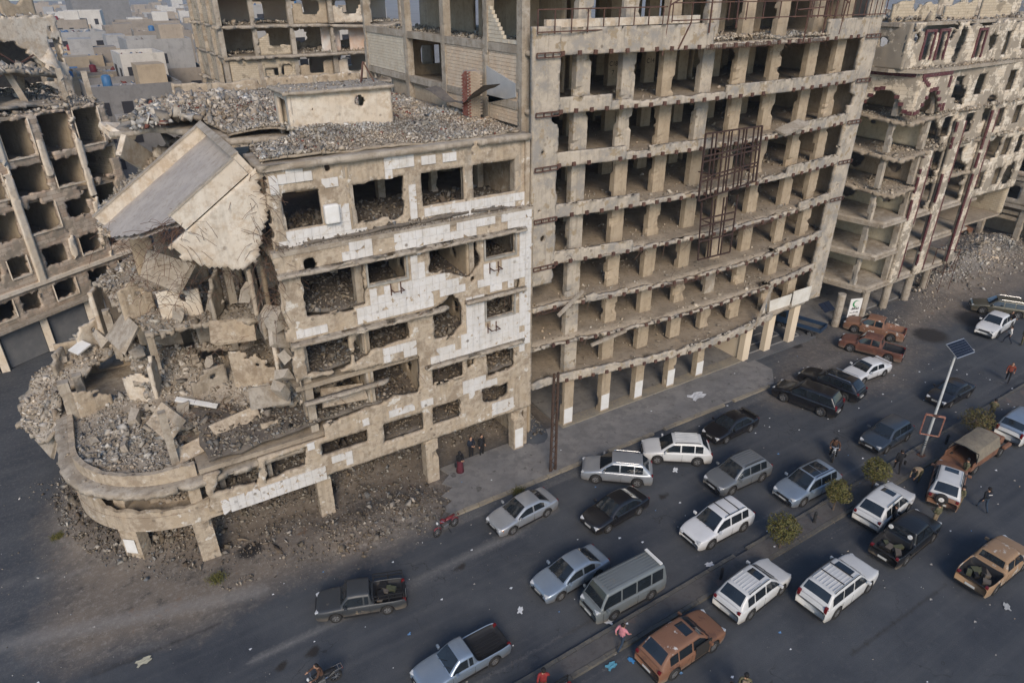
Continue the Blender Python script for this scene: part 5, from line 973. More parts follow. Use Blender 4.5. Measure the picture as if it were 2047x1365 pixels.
b = MB(); b.prism([(55.2, 33.2), (56.6, 31.2), (61.6, 31.3), (80, 32.2), (80, 46), (55.2, 46)], 21.75, 22.0); rp_(b.build('cornice_slab', CONC, RB)); pr = scatter_poly([(56.5, 31.4), (61.5, 31.4), (79, 32.2), (79, 34), (56, 34)], 30, lambda x, y: np.full(np.shape(x), 22.02), .05, .35); rp_(rubble('cornice_rubble', pr[0], pr[1], RB, GFP))
b = MB(); b.prism([(55.2, 33.2), (80, 33.2), (80, 46), (55.2, 46)], 25.0, 25.25); rp_(b.build('roof_slab', CONC, RB))
q = scatter_poly([(55.6, 33.4), (79.5, 33.4), (79.5, 45.5), (55.6, 45.5)], 9, lambda x, y: 25.27 + .6 * np.clip(fnoise(x * .4, y * .4, 2), 0, 1), .08, .7, 2); rp_(rubble('roof_rubble', q[0], q[1], RB, GPAL))
rp_(maskwall('roof_parapet', (0, 34.4, 0), (1, 0, 0), 56, 74, 25.2, 27.4, .25, holes([(62, 25.2, 63.4, 27), (68, 25.2, 69, 26.8)], [], [(59, 26.4, .5)], .15, base=lambda u, v: 26.6 - v + .6 * fnoise(u * .5, v * .2, 8)), .16, BLKW, RB, .04))
rp_(maskwall('roof_room_wall', (0, 36.5, 0), (1, 0, 0), 66, 80, 25.2, 29, .25, holes([(68, 26, 69.5, 28), (73, 26, 75, 28)], [], [(71, 27, .7)], .25), .2, CLAD, RB, .04))
# corner parapet panel: cream blocks inside a stepped burgundy border
_bt = MB(); _bt.box((0, 0, 0), (1, 1, 1)); BTM = _bt.data('burgundy_tile', BURG)
def panel(O, U, L, nm):
    def solid(u, v): return np.minimum(v - (18.6 + .0 * u) - np.where((u > L * .12) & (u < L * .9), np.clip(np.minimum(u - L * .12, L * .9 - u) * 1.3, 0, 1.7), 0), 9) + .06 * fnoise(u * 2, v * 2, 3)
    rp_(maskwall(nm, O, U, 0, L, 18.6, 21.75, .25, solid, .13, CLAD, RB, .03))
    Un = np.array(U, float); Un /= np.linalg.norm(Un); N = np.array([Un[1], -Un[0], 0])
    def tile(u, v, w_=.4, h=.3):
        if random.random() < .12: return
        p = np.array(O) + Un * u + N * .03; rp_(obj('burgundy_tile', BTM, RB, (p[0], p[1], v), (0, 0, math.atan2(Un[1], Un[0])), (w_ - .02, .1, h - .02)))
    u = .2
    while u < L - .1:
        tile(u, 21.58)
        bot = 18.6 + (min(max(min(u - L * .12, L * .9 - u) * 1.3, 0), 1.7) if L * .12 < u < L * .9 else 0); tile(u, bot + .17)
        u += .4
    for v in np.arange(18.8, 21.5, .3): tile(.15 if nm == 'corner_panel' else L - .15, v, .3)
    for k in range(4): tile(.35 + .3 * k, 21.28 - .3 * k * .5, .35)
panel((55.55, 36.0, 0), (1.25, -4.6, 0), 4.75, 'corner_panel'); panel((56.85, 31.35, 0), (1, .02, 0), 4.5, 'street_panel')
# ragged street front beyond the bay
rp_(maskwall('street_wall', (0, 31.9, 0), (1, 0, 0), 61.5, 80, 9.6, 22, .3, holes([(x, z, x + 1.5, z + 1.7) for z in (10.3, 13.2, 16.2, 19.4) for x in (63, 66.5, 71.8, 75, 77.5)], [((61.4, 9.5), (64, 9.5), (64.3, 14), (63, 17), (61.4, 18.2)), ((66, 9.4), (69.6, 9.4), (69.4, 13), (67, 14.5), (65.8, 12))], [(73.5, 14, 1.1), (70, 18, 1.0), (78, 11, 1.2), (64.5, 19.5, .9)], .45), .22, CLAD, RB, .06))
for i, z in enumerate(RL[1:]): b = MB(); b.b2((73, 32.2, z), (80, 45, z + .22)); rp_(b.build('floor_slab', FLOORD, RB))
rp_(maskwall('end_wall', (80, 32.2, 0), (0, 1, 0), 0, 13, 6.5, 25, .3, holes([], [], [(4, 12, 1.2), (8, 18, 1)], .3), .4, BLKW, RB, .04))
pr = scatter_poly([(61, 31.3), (80, 31.4), (80, 33.6), (61, 33.6)], 20, lambda x, y: np.full(np.shape(x), 15.55), .06, .5); pr2 = scatter_poly([(61, 31.0), (80, 31.4), (80, 33), (61, 33)], 16, lambda x, y: np.full(np.shape(x), 18.45), .06, .5); rp_(rubble('ledge_rubble', np.concatenate([pr[0], pr2[0]]), np.concatenate([pr[1], pr2[1]]), RB, GFP))
b = MB()
for (a, c) in (((64.2, 31.2, 0), (64.2, 31.2, 4.5)), ((66.2, 31.2, 0), (66.2, 31.2, 4.2)), ((64.2, 31.2, 4.5), (66.2, 31.2, 4.2)), ((64.2, 31.2, 2.2), (66.2, 31.2, 2)), ((64.2, 32.4, 0), (64.2, 32.4, 4.3)), ((64.2, 31.2, 2.2), (64.2, 32.4, 2.2)), ((64.2, 31.2, 4.4), (64.2, 32.4, 4.3)), ((65.2, 31.2, 2.1), (66.2, 31.2, 4.2))): b.bar(a, c, .05)
o = b.build('scaffold_frame', RUST, None, loc=(4.2, -.5, .8)); tag(o, 'thin bent scaffold frame leaning by the clad pilasters above rubble bank', 'scaffold')
# crescent notice on a round column
sg = thing('notice_board', 'white notice with green crescent and dark lettering beside a round column', 'sign', (56.4, 31.75, 1.7), math.radians(-18)); b = MB(); b.b2((-.62, -.03, -.95), (.62, .03, .95)); b.build('board', WHITEP, sg)
GRN = mat('green_paint', (.03, .22, .08)); cr_ = MB(); V = []; n = 18
for k in range(n + 1): t = math.radians(50 + 260 * k / n); V.append((.34 * math.cos(t), .34 * math.sin(t)))
for k in range(n + 1): t = math.radians(50 + 260 * (n - k) / n); V.append((.10 + .27 * math.cos(t) * 1.0, .27 * math.sin(t)))
m_ = len(V) // 2; cr_.add([(p[0], -.036, p[1] + .45) for p in V], [(i, i + 1, len(V) - 2 - i, len(V) - 1 - i) for i in range(m_ - 1)]); cr_.build('crescent', GRN, sg)
_rs = random.Random(4)                                     # too small to read in the photograph: strokes of the same size, height and colour
def strokes(z, h, m, x0, x1):
    x = x0
    while x < x1 - .04:
        w_ = _rs.uniform(.03, .12); hh = h * _rs.uniform(.35, 1); b = MB(); b.b2((x, -.038, z - h * .3), (min(x + w_, x1), -.032, z - h * .3 + hh)); b.build('lettering_stroke', m, sg); x += w_ + _rs.choice((.0, .02, .05))
strokes(-.06, .24, INK, -.42, .44); strokes(-.42, .16, mat('grey_ink', (.12, .12, .12)), -.45, .46); strokes(-.74, .12, INK, -.48, .3)
sp = thing('solar_panel', 'small tilted twin solar panel fixed beside a painted column over blue truck', 'solar panel', (51.6, 31.5, 3.1))
b = MB(); b.bar((0, 0, 0), (0, .5, -.4), .05); b.build('bracket', RUST, sp); SOL = mat('solar_cell', (.008, .012, .022), (.014, .018, .032), None, 5, rough=.5, spec=.25)
for dx in (-.36, .36): b = MB(); b.box((dx, 0, 0), (.66, .95, .04), Matrix.Rotation(.55, 3, 'X')); b.build('panel', SOL, sp)
# ---- the ruin closing the street end
FR = thing('ruined_building', 'distant shelled block on posts behind the rubble bank at the street end', 'building', (95, 38, 0)); fp_ = place(FR); FLV = [4.2, 7.4, 10.6, 13.8, 17.0, 20.2]
for i, z in enumerate(FLV):
    b = MB(); b.b2((92.8, 24, z), (106, 47, z + .35)); fp_(b.build('floor_slab', CONC, FR)); z1 = z + 3.2
    fp_(maskwall('street_wall', (93, 47, 0), (0, -1, 0), 0, 23, z + .36, z1 - .01, .3, holes([(u, z + 1.0, u + 1.7, z + 2.5) for u in (1.5, 5.2, 9.0, 12.5, 16, 19.5)], [], [(3.5 + 3 * i % 9, z + 1.6, 1.2), (14 - i, z + 1.8, 1.0)], .35, seed=z), .25, CLADB if i % 2 else CONC, FR, .05)); b = MB(); b.b2((93.2, 46.7, z + .36), (106, 47, z1)); fp_(b.build('side_wall', BLKW, FR)); b = MB(); b.b2((99, 24, z + .36), (99.2, 46.6, z1)); fp_(b.build('inner_wall', DARKIN, FR))
for y in (26.5, 30.8, 35.2, 39.4, 43.5): fp_(column('post', 93.4, y, 0, 4.25, .6, .6, CONC, FR, .05))
b = MB(); b.b2((97, 24, 0), (97.2, 47, 4.2)); fp_(b.build('back_wall', BEIGE, FR))
for z in (2.6, 3.3): b = MB(); b.b2((93.25, 24, z), (93.5, 47, z + .4)); fp_(b.build('cross_beam', BEIGE, FR))
# ---- rubble bank between them
br = scatter_poly([(66, 29.2), (98, 29.4), (98, 41), (66, 36)], 30, lambda x, y: np.maximum(bank_h(x, y), 0), .06, .5, 3, lambda x, y: np.clip(.12 + bank_h(x, y), 0, 1)); br2 = scatter_poly([(57, 28.6), (68, 28.4), (72, 31), (66, 33.5), (58, 32.4)], 26, lambda x, y: np.zeros(np.shape(x)), .04, .28, 3, lambda x, y: np.clip(.3 + fnoise(x * .6, y * .6, 6), 0, 1))
rubble('bank_rubble', np.concatenate([br[0], br2[0]]), np.concatenate([br[1], br2[1]]), None, np.concatenate([GPAL, GPAL * 1.1]), 'pale rubble bank tipped beside the clad block at street end', 'rubble')
# ---- the long clad block across the side street
LA = np.array([-10.18, 62.27, 0]); LU = np.array([.8344, .5512, 0]); LN = np.array([LU[1], -LU[0], 0])
LB = thing('ruined_building', 'long shelled block with square window holes and shuttered shops across the side street', 'building', tuple(LA)); lp_ = place(LB)
def lw_(u, d, z): p = LA + LU * u - LN * d; return (p[0], p[1], z)
wins = []; wf = []
rws = [(4.0, 5.45), (7.0, 8.55), (10.3, 11.75), (13.4, 14.9), (16.1, 18.5)]; ucs = [(-6.2, -4.2), (-2.8, -1.0), (.9, 2.9), (3.3, 4.9), (6.2, 8.2), (9.4, 11.4), (12.3, 14.1)]
for ri, (a, c) in enumerate(rws):
    for ui, (u0, u1) in enumerate(ucs):
        k = random.uniform(-.12, .12); big = random.uniform(.3, 1.0) if ri >= 2 and random.random() < .55 else 0
        wins.append((u0 + k - big * .3, a - big * .4, u1 + k + big * .4, c + big * .3))
lp_(maskwall('street_wall', LA, LU, -8, 15.6, 3.45, 19.2, .35, holes(wins, [], [(5.3, 12.6, .3), (8.8, 9.3, .2), (2.5, 15.2, .4), (11.8, 12.4, 1.0), (9.0, 15.4, .6), (14.8, 15, .8), (13.4, 12.2, .8), (7.2, 12.2, .5), (5.6, 17, .4)], .4, .16, lambda u, v: np.minimum(18.9 - v + .5 * fnoise(u * .7, v * .2, 4), 15.3 - u + .25 * fnoise(v * .9, u * .2, 6)), 2.0), .17, CLADB, LB, .07))
for i, (u0, u1) in enumerate([(-3.3, -2.75), (.1, .65), (5.2, 5.85), (8.5, 9.05), (11.6, 12.15)]): lp_(maskwall('clad_pilaster', LA + LN * .2, LU, u0, u1, 5.9, 18.2, .22, holes([], [], [], .1, base=lambda u, v, u0=u0: .08 + fnoise(v * .45, u * .4 + u0, 3)), .18, STONE, LB, .03, kind='stuff'))
for (u0, z0, u1, z1) in wins[::2]:
    b = MB()
    for (a, c) in ((u0, z0), (u1, z0)): b.bar(lw_(a, -.05, z0), lw_(a, -.05, z1), .09)
    b.bar(lw_(u0, -.05, z0 - .05), lw_(u1, -.05, z0 - .05), .12); lp_(b.build('window_surround', CREAM, LB))
LFL = [3.3, 6.2, 9.3, 12.5, 15.5, 18.9]
for i, z in enumerate(LFL):
    b = MB(); b.prism([lw_(-8, .3, 0)[:2], lw_(15.2, .3, 0)[:2], lw_(15.2, 14, 0)[:2], lw_(-8, 14, 0)[:2]], z - .25, z); lp_(b.build('floor_slab', CONC if i == 5 else FLOORD, LB))
    if i < 5:
        for u in (-5.5, -2, 1.6, 5.5, 8.8, 12): b = MB(); p, q = lw_(u, .5, z), lw_(u, 7, z); b.bar((p[0], p[1], z + 1.45), (q[0], q[1], z + 1.45), .15, 2.9); lp_(b.build('partition_wall', BEIGE, LB))
b = MB(); p, q = lw_(-8, 7.2, 9), lw_(15.2, 7.2, 9); b.bar(p, q, .2, 18); lp_(b.build('rear_wall', DARKIN, LB)); b = MB(); p, q = lw_(15.3, .4, 10.4), lw_(15.3, 14, 10.4); b.bar((p[0], p[1], 10.4), (q[0], q[1], 10.4), .25, 17); lp_(b.build('gable_wall', BLKW, LB))
b = MB(); b.bar(lw_(-8, -.35, 3.4), lw_(15.4, -.35, 3.4), .8, .22); lp_(b.build('shop_canopy', CONC, LB)); b = MB(); b.bar(lw_(-8, -.08, 5.95), lw_(15.2, -.08, 5.95), .3, .3); lp_(b.build('string_course', STONE, LB))
SHUT = mat('grey_shutter', (.15, .155, .16), (.19, .19, .19), None, 1.5, rough=.6)
for (u0, u1, m) in ((-5.8, -2.6, SHUT), (-2.0, .1, mat('cream_shop', (.52, .42, .30), (.58, .48, .35), None, 1)), (1.0, 4.2, SHUT), (5.0, 8.2, SHUT), (9, 12.2, SHUT), (12.9, 15, SHUT)):
    b = MB(); b.bar(lw_(u0, .1, 1.5), lw_(u1, .1, 1.5), .08, 2.9); lp_(b.build('shop_shutter', m, LB))
for u in (-6.2, -2.3, .6, 4.6, 8.6, 12.5, 15.1): b = MB(); p = lw_(u, .1, 0); b.bar(p, (p[0], p[1], 3.3), .55); lp_(b.build('shop_pier', STONE, LB))
b = MB(); b.bar(lw_(11.4, -.5, 3.05), lw_(14.6, -.5, 3.05), .06, .6); lp_(b.build('shop_fascia', mat('faded_fascia', (.38, .30, .12), (.30, .33, .28), (.34, .12, .08), 1.4), LB))
LP = scatter_poly([lw_(-8, .2, 0)[:2], lw_(15, .2, 0)[:2], lw_(15, 13, 0)[:2], lw_(-8, 13, 0)[:2]], 15, lambda x, y: 18.92 + 1.6 * np.clip(fnoise(x * .25, y * .25, 7) + .15, 0, 1), .1, .7, 2.2)
bedp = [lw_(-8, .8, 19.2), lw_(0, .6, 19.8), lw_(8, .8, 19.6), lw_(15, .8, 19), lw_(15, 13, 19), lw_(4, 13, 20.6), lw_(-8, 13, 20.8)]; o, hf, poly = patch_surface('roof_debris_bed', bedp, CONC, LB, .2, .6, .4, rag=.3); lp_(tag(o, kind='stuff'))
lp_(rubble('roof_rubble', LP[0], LP[1], LB, GPAL))
ff = scatter_poly([lw_(-8, .3, 0)[:2], lw_(15, .3, 0)[:2], lw_(15, 5, 0)[:2], lw_(-8, 5, 0)[:2]], 5, lambda x, y: np.zeros(np.shape(x)), .1, .5); ff[0][:, 2] = np.array(LFL)[rng.integers(1, 5, len(ff[0]))] + .1; lp_(rubble('floor_rubble', ff[0], ff[1], LB, GFP))
# its broken top storeys further back
for (u, d, z0, z1, s, ln) in ((7.5, 2.4, 18.8, 22.4, .5, (-.3, .1)), (10.2, 2.2, 18.8, 22.2, .5, (-.9, .3)), (12.9, 1.4, 18.8, 21.8, .45, (0, 0)), (14.9, 1.2, 18.8, 21.4, .45, (0, 0)), (9, 7, 18.8, 22.8, .5, (0, 0)), (12.5, 6.5, 18.8, 22, .5, (.4, 0)), (5, 3, 18.8, 23, .5, (0, 0))): p = lw_(u, d, 0); lp_(column('column', p[0], p[1], z0, z1, s, s, CONC, LB, .08, 6, 1, ln))
o, hf, poly = patch_surface('sagging_roof_slab', [lw_(2, 1.6, 22.6), lw_(6.5, 1.7, 22.2), lw_(9.5, 2.0, 22.0), lw_(12, 3, 21.5), lw_(15.5, 5, 21.0), lw_(15.5, 10, 21.2), lw_(8, 12, 22.8), lw_(2, 12, 23.2)], CONC, LB, .3, .45, .25, rag=.9); lp_(o); q = scatter_poly(poly, 22, hf, .1, .9, 1.6); lp_(rubble('sagging_slab_rubble', q[0], q[1], LB, GPAL))
UB = thing('ruined_building', 'crushed cream storey with broad beam rising behind the long shelled block', 'building', tuple(LA + LU * 8 - LN * 24)); up_ = place(UB)
bz = _C + ray(60, 60) * (72 / FPX); BO = np.array([bz[0], bz[1], 0]) - LU * 14; zo = bz[2] - 25.6
up_(maskwall('beam_wall', BO, LU, 0, 17.4, 17.5 + zo, 27.4 + zo, .4, holes([], [((2, 24.7 + zo), (12, 24.6 + zo), (13.0, 23.6 + zo), (15.2, 20.4 + zo), (2, 20.2 + zo)), ((15.6, 24.6 + zo), (16.9, 24.6 + zo), (16.7, 22.2 + zo), (15.9, 22.4 + zo))], [(16.2, 25.6 + zo, .22)], .25, base=lambda u, v: np.minimum(17.1 - u + .2 * fnoise(v * 1.1, u, 3), 26.8 + zo - v + .2 * fnoise(u * .9, v * .2, 5))), .2, CREAM, UB, .05))
bq = lambda u, d, z: tuple(BO[:2] + LU[:2] * u - LN[:2] * d) + (z + zo,)
b = MB(); b.prism([bq(0, .5, 0)[:2], bq(17.2, .5, 0)[:2], bq(17.2, 9, 0)[:2], bq(0, 9, 0)[:2]], 26.2 + zo, 26.5 + zo); up_(b.build('top_slab', CONC, UB)); q = scatter_poly([bq(2, .3, 0)[:2], bq(17, .3, 0)[:2], bq(17, 8, 0)[:2], bq(2, 8, 0)[:2]], 9, lambda x, y: np.full(np.shape(x), 26.6 + zo), .15, 1.3, 1.6); up_(rubble('top_rubble', q[0], q[1], UB, GPAL))
p = bq(0, 3.2, 0); up_(maskwall('upper_room_wall', (p[0], p[1], 0), LU, 0, 17.3, 26.5 + zo, 32, .3, holes([(8, 26.5 + zo, 10, 29 + zo), (11.4, 26.5 + zo, 13.6, 29.2 + zo)], [], [(15.4, 28.6 + zo, .6)], .25, base=lambda u, v: np.where(u > 15.2, 28.6 + zo, 40) - v + .5 * fnoise(u, v * .3, 3)), .25, BEIGE, UB, .05))
o, hf, poly = patch_surface('curled_plaster', [bq(13.2, -1.4, 20.8), bq(15.8, -1.4, 20.4), bq(15.6, .3, 24.4), bq(13.0, .3, 24.6), bq(14.4, -.7, 22.4)], CREAM, UB, .15, .35, .1, rag=.15); up_(o)
for u in (14.5, 17.0): p = bq(u, .9, 0); up_(column('column', p[0], p[1], 0, 26.2 + zo, .5, .5, CONC, UB, .06))
b = MB(); b.bar(bq(0, 5, 13), bq(17, 5, 13), .25, 26); up_(b.build('dark_back_wall', DARKIN, UB))
for (a, c) in ((bq(9, -.3, 21.4), bq(13.4, -.3, 23.2)), (bq(10, -.3, 23.6), bq(13, -.3, 21.2))): b = MB(); b.bar(a, c, .14); up_(b.build('truss_bar', RUST, UB))
# ================================================================== BACKGROUND: BLOCK BEHIND THE ROOF, THEN THE CITY
BG = thing('ruined_building', 'gutted block-walled building standing behind the rubble roof of the tiled ruin', 'building', (24, 88, 0)); bp2_ = place(BG); BL = [9.0, 12.0, 15.0, 18.0, 21.0, 24.0, 27]
for i, z in enumerate(BL):
    o, hf, poly = patch_surface('floor_slab', [(15, 81.6, z), (22, 81.2 + .6 * (i % 2), z), (33, 81.4, z - .3 * (i % 2)), (36, 82, z), (36, 98, z), (15, 98, z)], CONC, BG, .3, .5, .05, rag=.5 if i > 2 else .1); bp2_(o)
    if i == 6: break
    z1 = z + 2.75
    bp2_(maskwall('block_wall', (15.1, 98, 0), (0, -1, 0), 0, 16.2, z, z1, .2, holes([], [((12, z), (14.5, z), (14.2, z + 2.2), (12.6, z + 2.4))] if i == 3 else [], [(3, z + 1.4, .2), (7.5, z + 1.8, .25), (10.5, z + 1.2, .3), (14, z + 1.6, .2)], .2, seed=z), .2, BLKW, BG, .03))
    for y in (82, 86, 91, 97.5): bp2_(column('column', 15.0, y, z, z1 + .02, .5, .5, CONC, BG, .04, 4))
    for x in (18.5, 22.5, 27, 31.5, 35.5): bp2_(column('column', x, 82.2, z, z1 + .02, .5, .5, CONC, BG, .06, 5))
    bp2_(maskwall('room_wall', (0, 88, 0), (1, 0, 0), 15.4, 36, z, z1, .2, holes([(20, z, 21.2, z + 2.1), (29.6, z + .8, 31, z + 2.1), (33, z, 34, z + 2)], [], [(25, z + 1.4, .8)], .3, seed=z), .3, mat('pink_plaster', (.47, .37, .29), (.52, .44, .35), None, .6) if i % 2 else BEIGE, BG, .03))
    for (xa, xb, mm) in ((18.8, 22.2, BLKW), (22.8, 26.7, BEIGE), (27.3, 31.2, CREAM), (31.8, 35.2, BLKW)):
        if (i * 7 + int(xa) * 3) % 5 < 3: bp2_(maskwall('infill_panel', (0, 82.3, 0), (1, 0, 0), xa, xb, z, z1, .16, holes([(xa + 1.2, z + .9, xb - 1.1, z + 2.2)], [], [(xa + .6 + i * .4, z + 1.6, .5)], .3, base=lambda u, v, z=z, xa=xa: z + 1.9 - v + 1.5 * fnoise(u * .5, xa, z), seed=xa + z), .2, mm, BG, .03))
    if i in (2, 3): bp2_(maskwall('front_panel', (0, 82, 0), (1, 0, 0), 15.4, 22.4, z, z1, .2, holes([(19, z, 20.4, z + 1.7)], [], [(21.4, z + 1.4, .6)], .2, seed=z), .2, BLKW, BG, .03))
    if i == 4: bp2_(maskwall('striped_panel', (0, 83.2, 0), (1, 0, 0), 26, 35.5, z, z1, .2, holes([(28.2, z, 29.3, z + 2.2), (31.5, z + .8, 32.6, z + 2.2)], [], [], .1), .2, mat('white_render', (.62, .60, .57), (.55, .40, .30), None, .5), BG, .03))
    q = scatter_poly([(15.6, 82.2), (36, 82), (36, 88), (15.6, 88)], 7, lambda x, y: np.full(np.shape(x), z + .05) + .5 * np.clip(fnoise(x * .4, y * .4, z), 0, 1), .1, .6); bp2_(rubble('floor_rubble', q[0], q[1], BG, GFP))
# rear parapet of the tiled ruin's roof
wp(maskwall('rear_parapet', (0, 58.0, 0), (1, 0, 0), 6.6, 21, 20.2, 21.9, .3, holes([], [], [(7, 21, .25), (13, 21.3, .3)], .12, base=lambda u, v: 21.45 - v + .35 * fnoise(u * .45, v * .1, 6)), .16, PLAST, WB, .05))
for x in (9, 13, 17): b = MB(); b.b2((x, 57.9, 20.4), (x + .3, 57.95, 21.35)); wp(b.build('parapet_pier', CONC, WB))
CITYC = [(.38, .32, .25), (.29, .255, .215), (.56, .535, .49), (.22, .215, .21), (.43, .35, .25), (.35, .345, .335)]
CM = [mat('house_wall_%d' % i, c, tuple(v * .86 for v in c), tuple(v * .7 for v in c), .3, streak=.2) for i, c in enumerate(CITYC)]; ROOFM = [mat('roof_screed', (.36, .36, .355), (.30, .29, .28), (.42, .41, .40), .3), mat('roof_felt', (.25, .28, .31), (.31, .33, .35), None, .3)]
WINM = mat('window_void', (.035, .035, .04), rough=.4)
HW = [mat('pale_house', (.66, .64, .60), (.58, .55, .50), None, .3), ]
TR = mat('red_tank', (.20, .022, .028), (.15, .02, .024), None, 1.5, rough=.5); TB = mat('blue_tank', (.04, .12, .25), (.05, .15, .30), None, 1.5, rough=.5); TARP = mat('blue_tarp', (.07, .17, .33), (.10, .22, .38), None, .8, rough=.6)
tk = MB(); tk.tube([(0, 0, 0), (0, 0, .06), (0, 0, 1.3), (0, 0, 1.45)], [.48, .5, .5, .28], 12); tkr = tk.data('water_tank', TR, True); tkb = tk.data('water_tank', TB, True)
wm = MB(); wm.box((0, 0, 0), (1, .1, 1)); wmd = wm.data('window', WINM)
colname = ['tan', 'taupe', 'whitish', 'dark grey', 'sandy', 'ash grey']; hcount = 0
def house(x, y, w_, d_, z0, h, rz, ci, detail, tanks, lab=None):
    r = random.Random(int(x * 31 + y * 17)); tname = {0: 'bare flat roof', 1: 'a red roof tank', 2: 'a blue roof tank', 3: 'red and blue roof tanks'}[tanks]
    t = thing('flat_roofed_house', lab or '%s %s city house with %s and %s' % (colname[ci], {1: 'low', 2: 'two-storey', 3: 'three-storey', 4: 'four-storey'}.get(max(1, min(4, int(h / 3))), 'tall'), tname, ('narrow' if w_ < 8.2 else 'broad' if w_ > 10.4 else 'square') + (' long plan' if d_ > 8.6 else ' short plan')), 'house', (x, y, z0), rz, 'houses of the city beyond the ruins'); b = MB(); b.b2((-w_ / 2, -d_ / 2, 0), (w_ / 2, d_ / 2, h)); b.build('wall', CM[ci], t)
    rf = MB(); rf.b2((-w_ / 2 + .15, -d_ / 2 + .15, h - .05), (w_ / 2 - .15, d_ / 2 - .15, h + .06)); rf.build('roof', ROOFM[r.randrange(2)], t)
    pw = .18; ph = r.uniform(.4, .9)
    for (a, c) in (((-w_ / 2, -d_ / 2), (w_ / 2, -d_ / 2 + pw)), ((-w_ / 2, d_ / 2 - pw), (w_ / 2, d_ / 2)), ((-w_ / 2, -d_ / 2 + pw), (-w_ / 2 + pw, d_ / 2 - pw)), ((w_ / 2 - pw, -d_ / 2 + pw), (w_ / 2, d_ / 2 - pw))): pp = MB(); pp.b2((*a, h), (*c, h + ph)); pp.build('parapet', CM[ci], t)
    nf = max(1, int(h / 3))
    if detail:
        for f in range(nf):
            z = h - 1.6 - f * 3; n = int(w_ / 2.1)
            for k in range(n):
                if r.random() < .85: obj('window', wmd, t, (-w_ / 2 + (k + .5) * w_ / n + r.uniform(-.2, .2), -d_ / 2 - .02, z), None, (r.uniform(.8, 1.5), 1, r.uniform(1.0, 1.6)))
            n = int(d_ / 2.6)
            for k in range(n):
                if r.random() < .6: obj('window', wmd, t, (-w_ / 2 - .02, -d_ / 2 + (k + .5) * d_ / n, z), (0, 0, math.pi / 2), (r.uniform(.8, 1.4), 1, r.uniform(1, 1.5)))
        if r.random() < .5: bb = MB(); bb.b2((-w_ * .3, -d_ / 2 - 1.0, h - 3.2), (w_ * .2, -d_ / 2, h - 2.2)); bb.build('balcony', CM[(ci + 2) % 6], t)
    if r.random() < .55: sb = MB(); sb.b2((w_ * .1, -.1 * d_, h), (w_ * .1 + 3, d_ * .3, h + 2.4)); sb.build('stair_house', CM[(ci + 1) % 6], t)
    for k, (on, md, nm) in enumerate(((tanks & 1, tkr, 'red'), (tanks & 2, tkb, 'blue'))):
        if on:
            o = obj('water_tank', md, None, (x, y, z0), (0, 0, 0)); c_, s_ = math.cos(rz), math.sin(rz); lx, ly = r.uniform(-w_ * .35, 0), r.uniform(-d_ * .4, 0); o.location = (x + lx * c_ - ly * s_, y + lx * s_ + ly * c_, z0 + h + .06)
            s = r.uniform(.75, 1.1); o.scale = (s, s, s); tag(o, 'round %s water tank on a flat city roof beyond the ruins' % nm, 'water tank', '%s tanks on the city roofs' % nm)
    return t
rr = random.Random(5); placed = []
def D3(x, y, d): return _C + ray(x, y) * (d / FPX)
def try_house(px, dep, hz, w_, d_, ci, tanks, det=True, lab=None, rz=None):
    p = D3(px[0], px[1], dep); zt = p[2]; a = math.radians(rr.uniform(-8, 8)) if rz is None else rz
    house(p[0], p[1] + d_ / 2, w_, d_, 0, max(4, zt), a, ci, det, tanks, lab); placed.append((p[0], p[1] + d_ / 2, max(w_, d_), max(4, zt)))
try_house((270, 184), 76, 0, 9.5, 9, 3, 2, True, 'dark grey house with blue felt roof just behind the rubble roof', .05)
try_house((318, 92), 92, 0, 8, 9, 5, 0, True, 'tall ash grey block house with long bare wall behind the roofs'); try_house((282, 118), 84, 0, 5, 7, 2, 0, True, 'cream house with two window slots before the grey block house')
try_house((200, 106), 112, 0, 15, 9, 4, 1, True, 'wide sandy house with row of dark windows and a red tank'); try_house((160, 168), 84, 0, 7, 6, 4, 3, True, 'low house carrying big red and blue tanks behind the left ruin'); try_house((235, 150), 88, 0, 9, 7, 1, 1, True, 'taupe house with rear courtyard wall and one red tank')
try_house((195, 0), 250, 0, 19, 14, 3, 0, False, 'huge plain grey slab block rising over the distant city'); try_house((165, 30), 170, 0, 9, 9, 2, 0, True)
for (pxx, pyy, dep) in [(140, 72, 120), (255, 62, 150), (120, 48, 150), (300, 52, 140), (225, 78, 128), (330, 70, 118), (560, 18, 130), (610, 15, 150), (660, 25, 120), (520, 10, 170), (690, 45, 112), (640, 60, 104), (130, 120, 96), (180, 135, 98), (310, 150, 92), (120, 160, 90)]:
    try_house((pxx, pyy), dep, 0, rr.uniform(8, 13), rr.uniform(7, 10), rr.randrange(6), rr.choice((0, 1, 2, 3, 1)))
for k in range(620):
    dep = 112 + 520 * rr.random() ** 1.2; q_ = rr.random(); pxx = rr.uniform(70, 380) if q_ < .62 else rr.uniform(480, 760) if q_ < .86 else rr.uniform(1750, 2200); p = D3(pxx, 0, dep); x, y = p[0], p[1]; w_, d_ = rr.uniform(6.5, 12), rr.uniform(6, 10)
    if any(math.hypot(x - a, y - b_) < (s + max(w_, d_)) * .5 for a, b_, s, _h in placed) or (x < 40 and y < 96): continue
    hh = rr.uniform(5, 11 if dep < 200 else 14); placed.append((x, y, max(w_, d_), hh)); house(x, y, w_, d_, 0, hh, math.radians(rr.uniform(-10, 10)), rr.randrange(6), dep < 260, rr.choice((0, 0, 1, 2, 3)) if dep < 330 else 0)
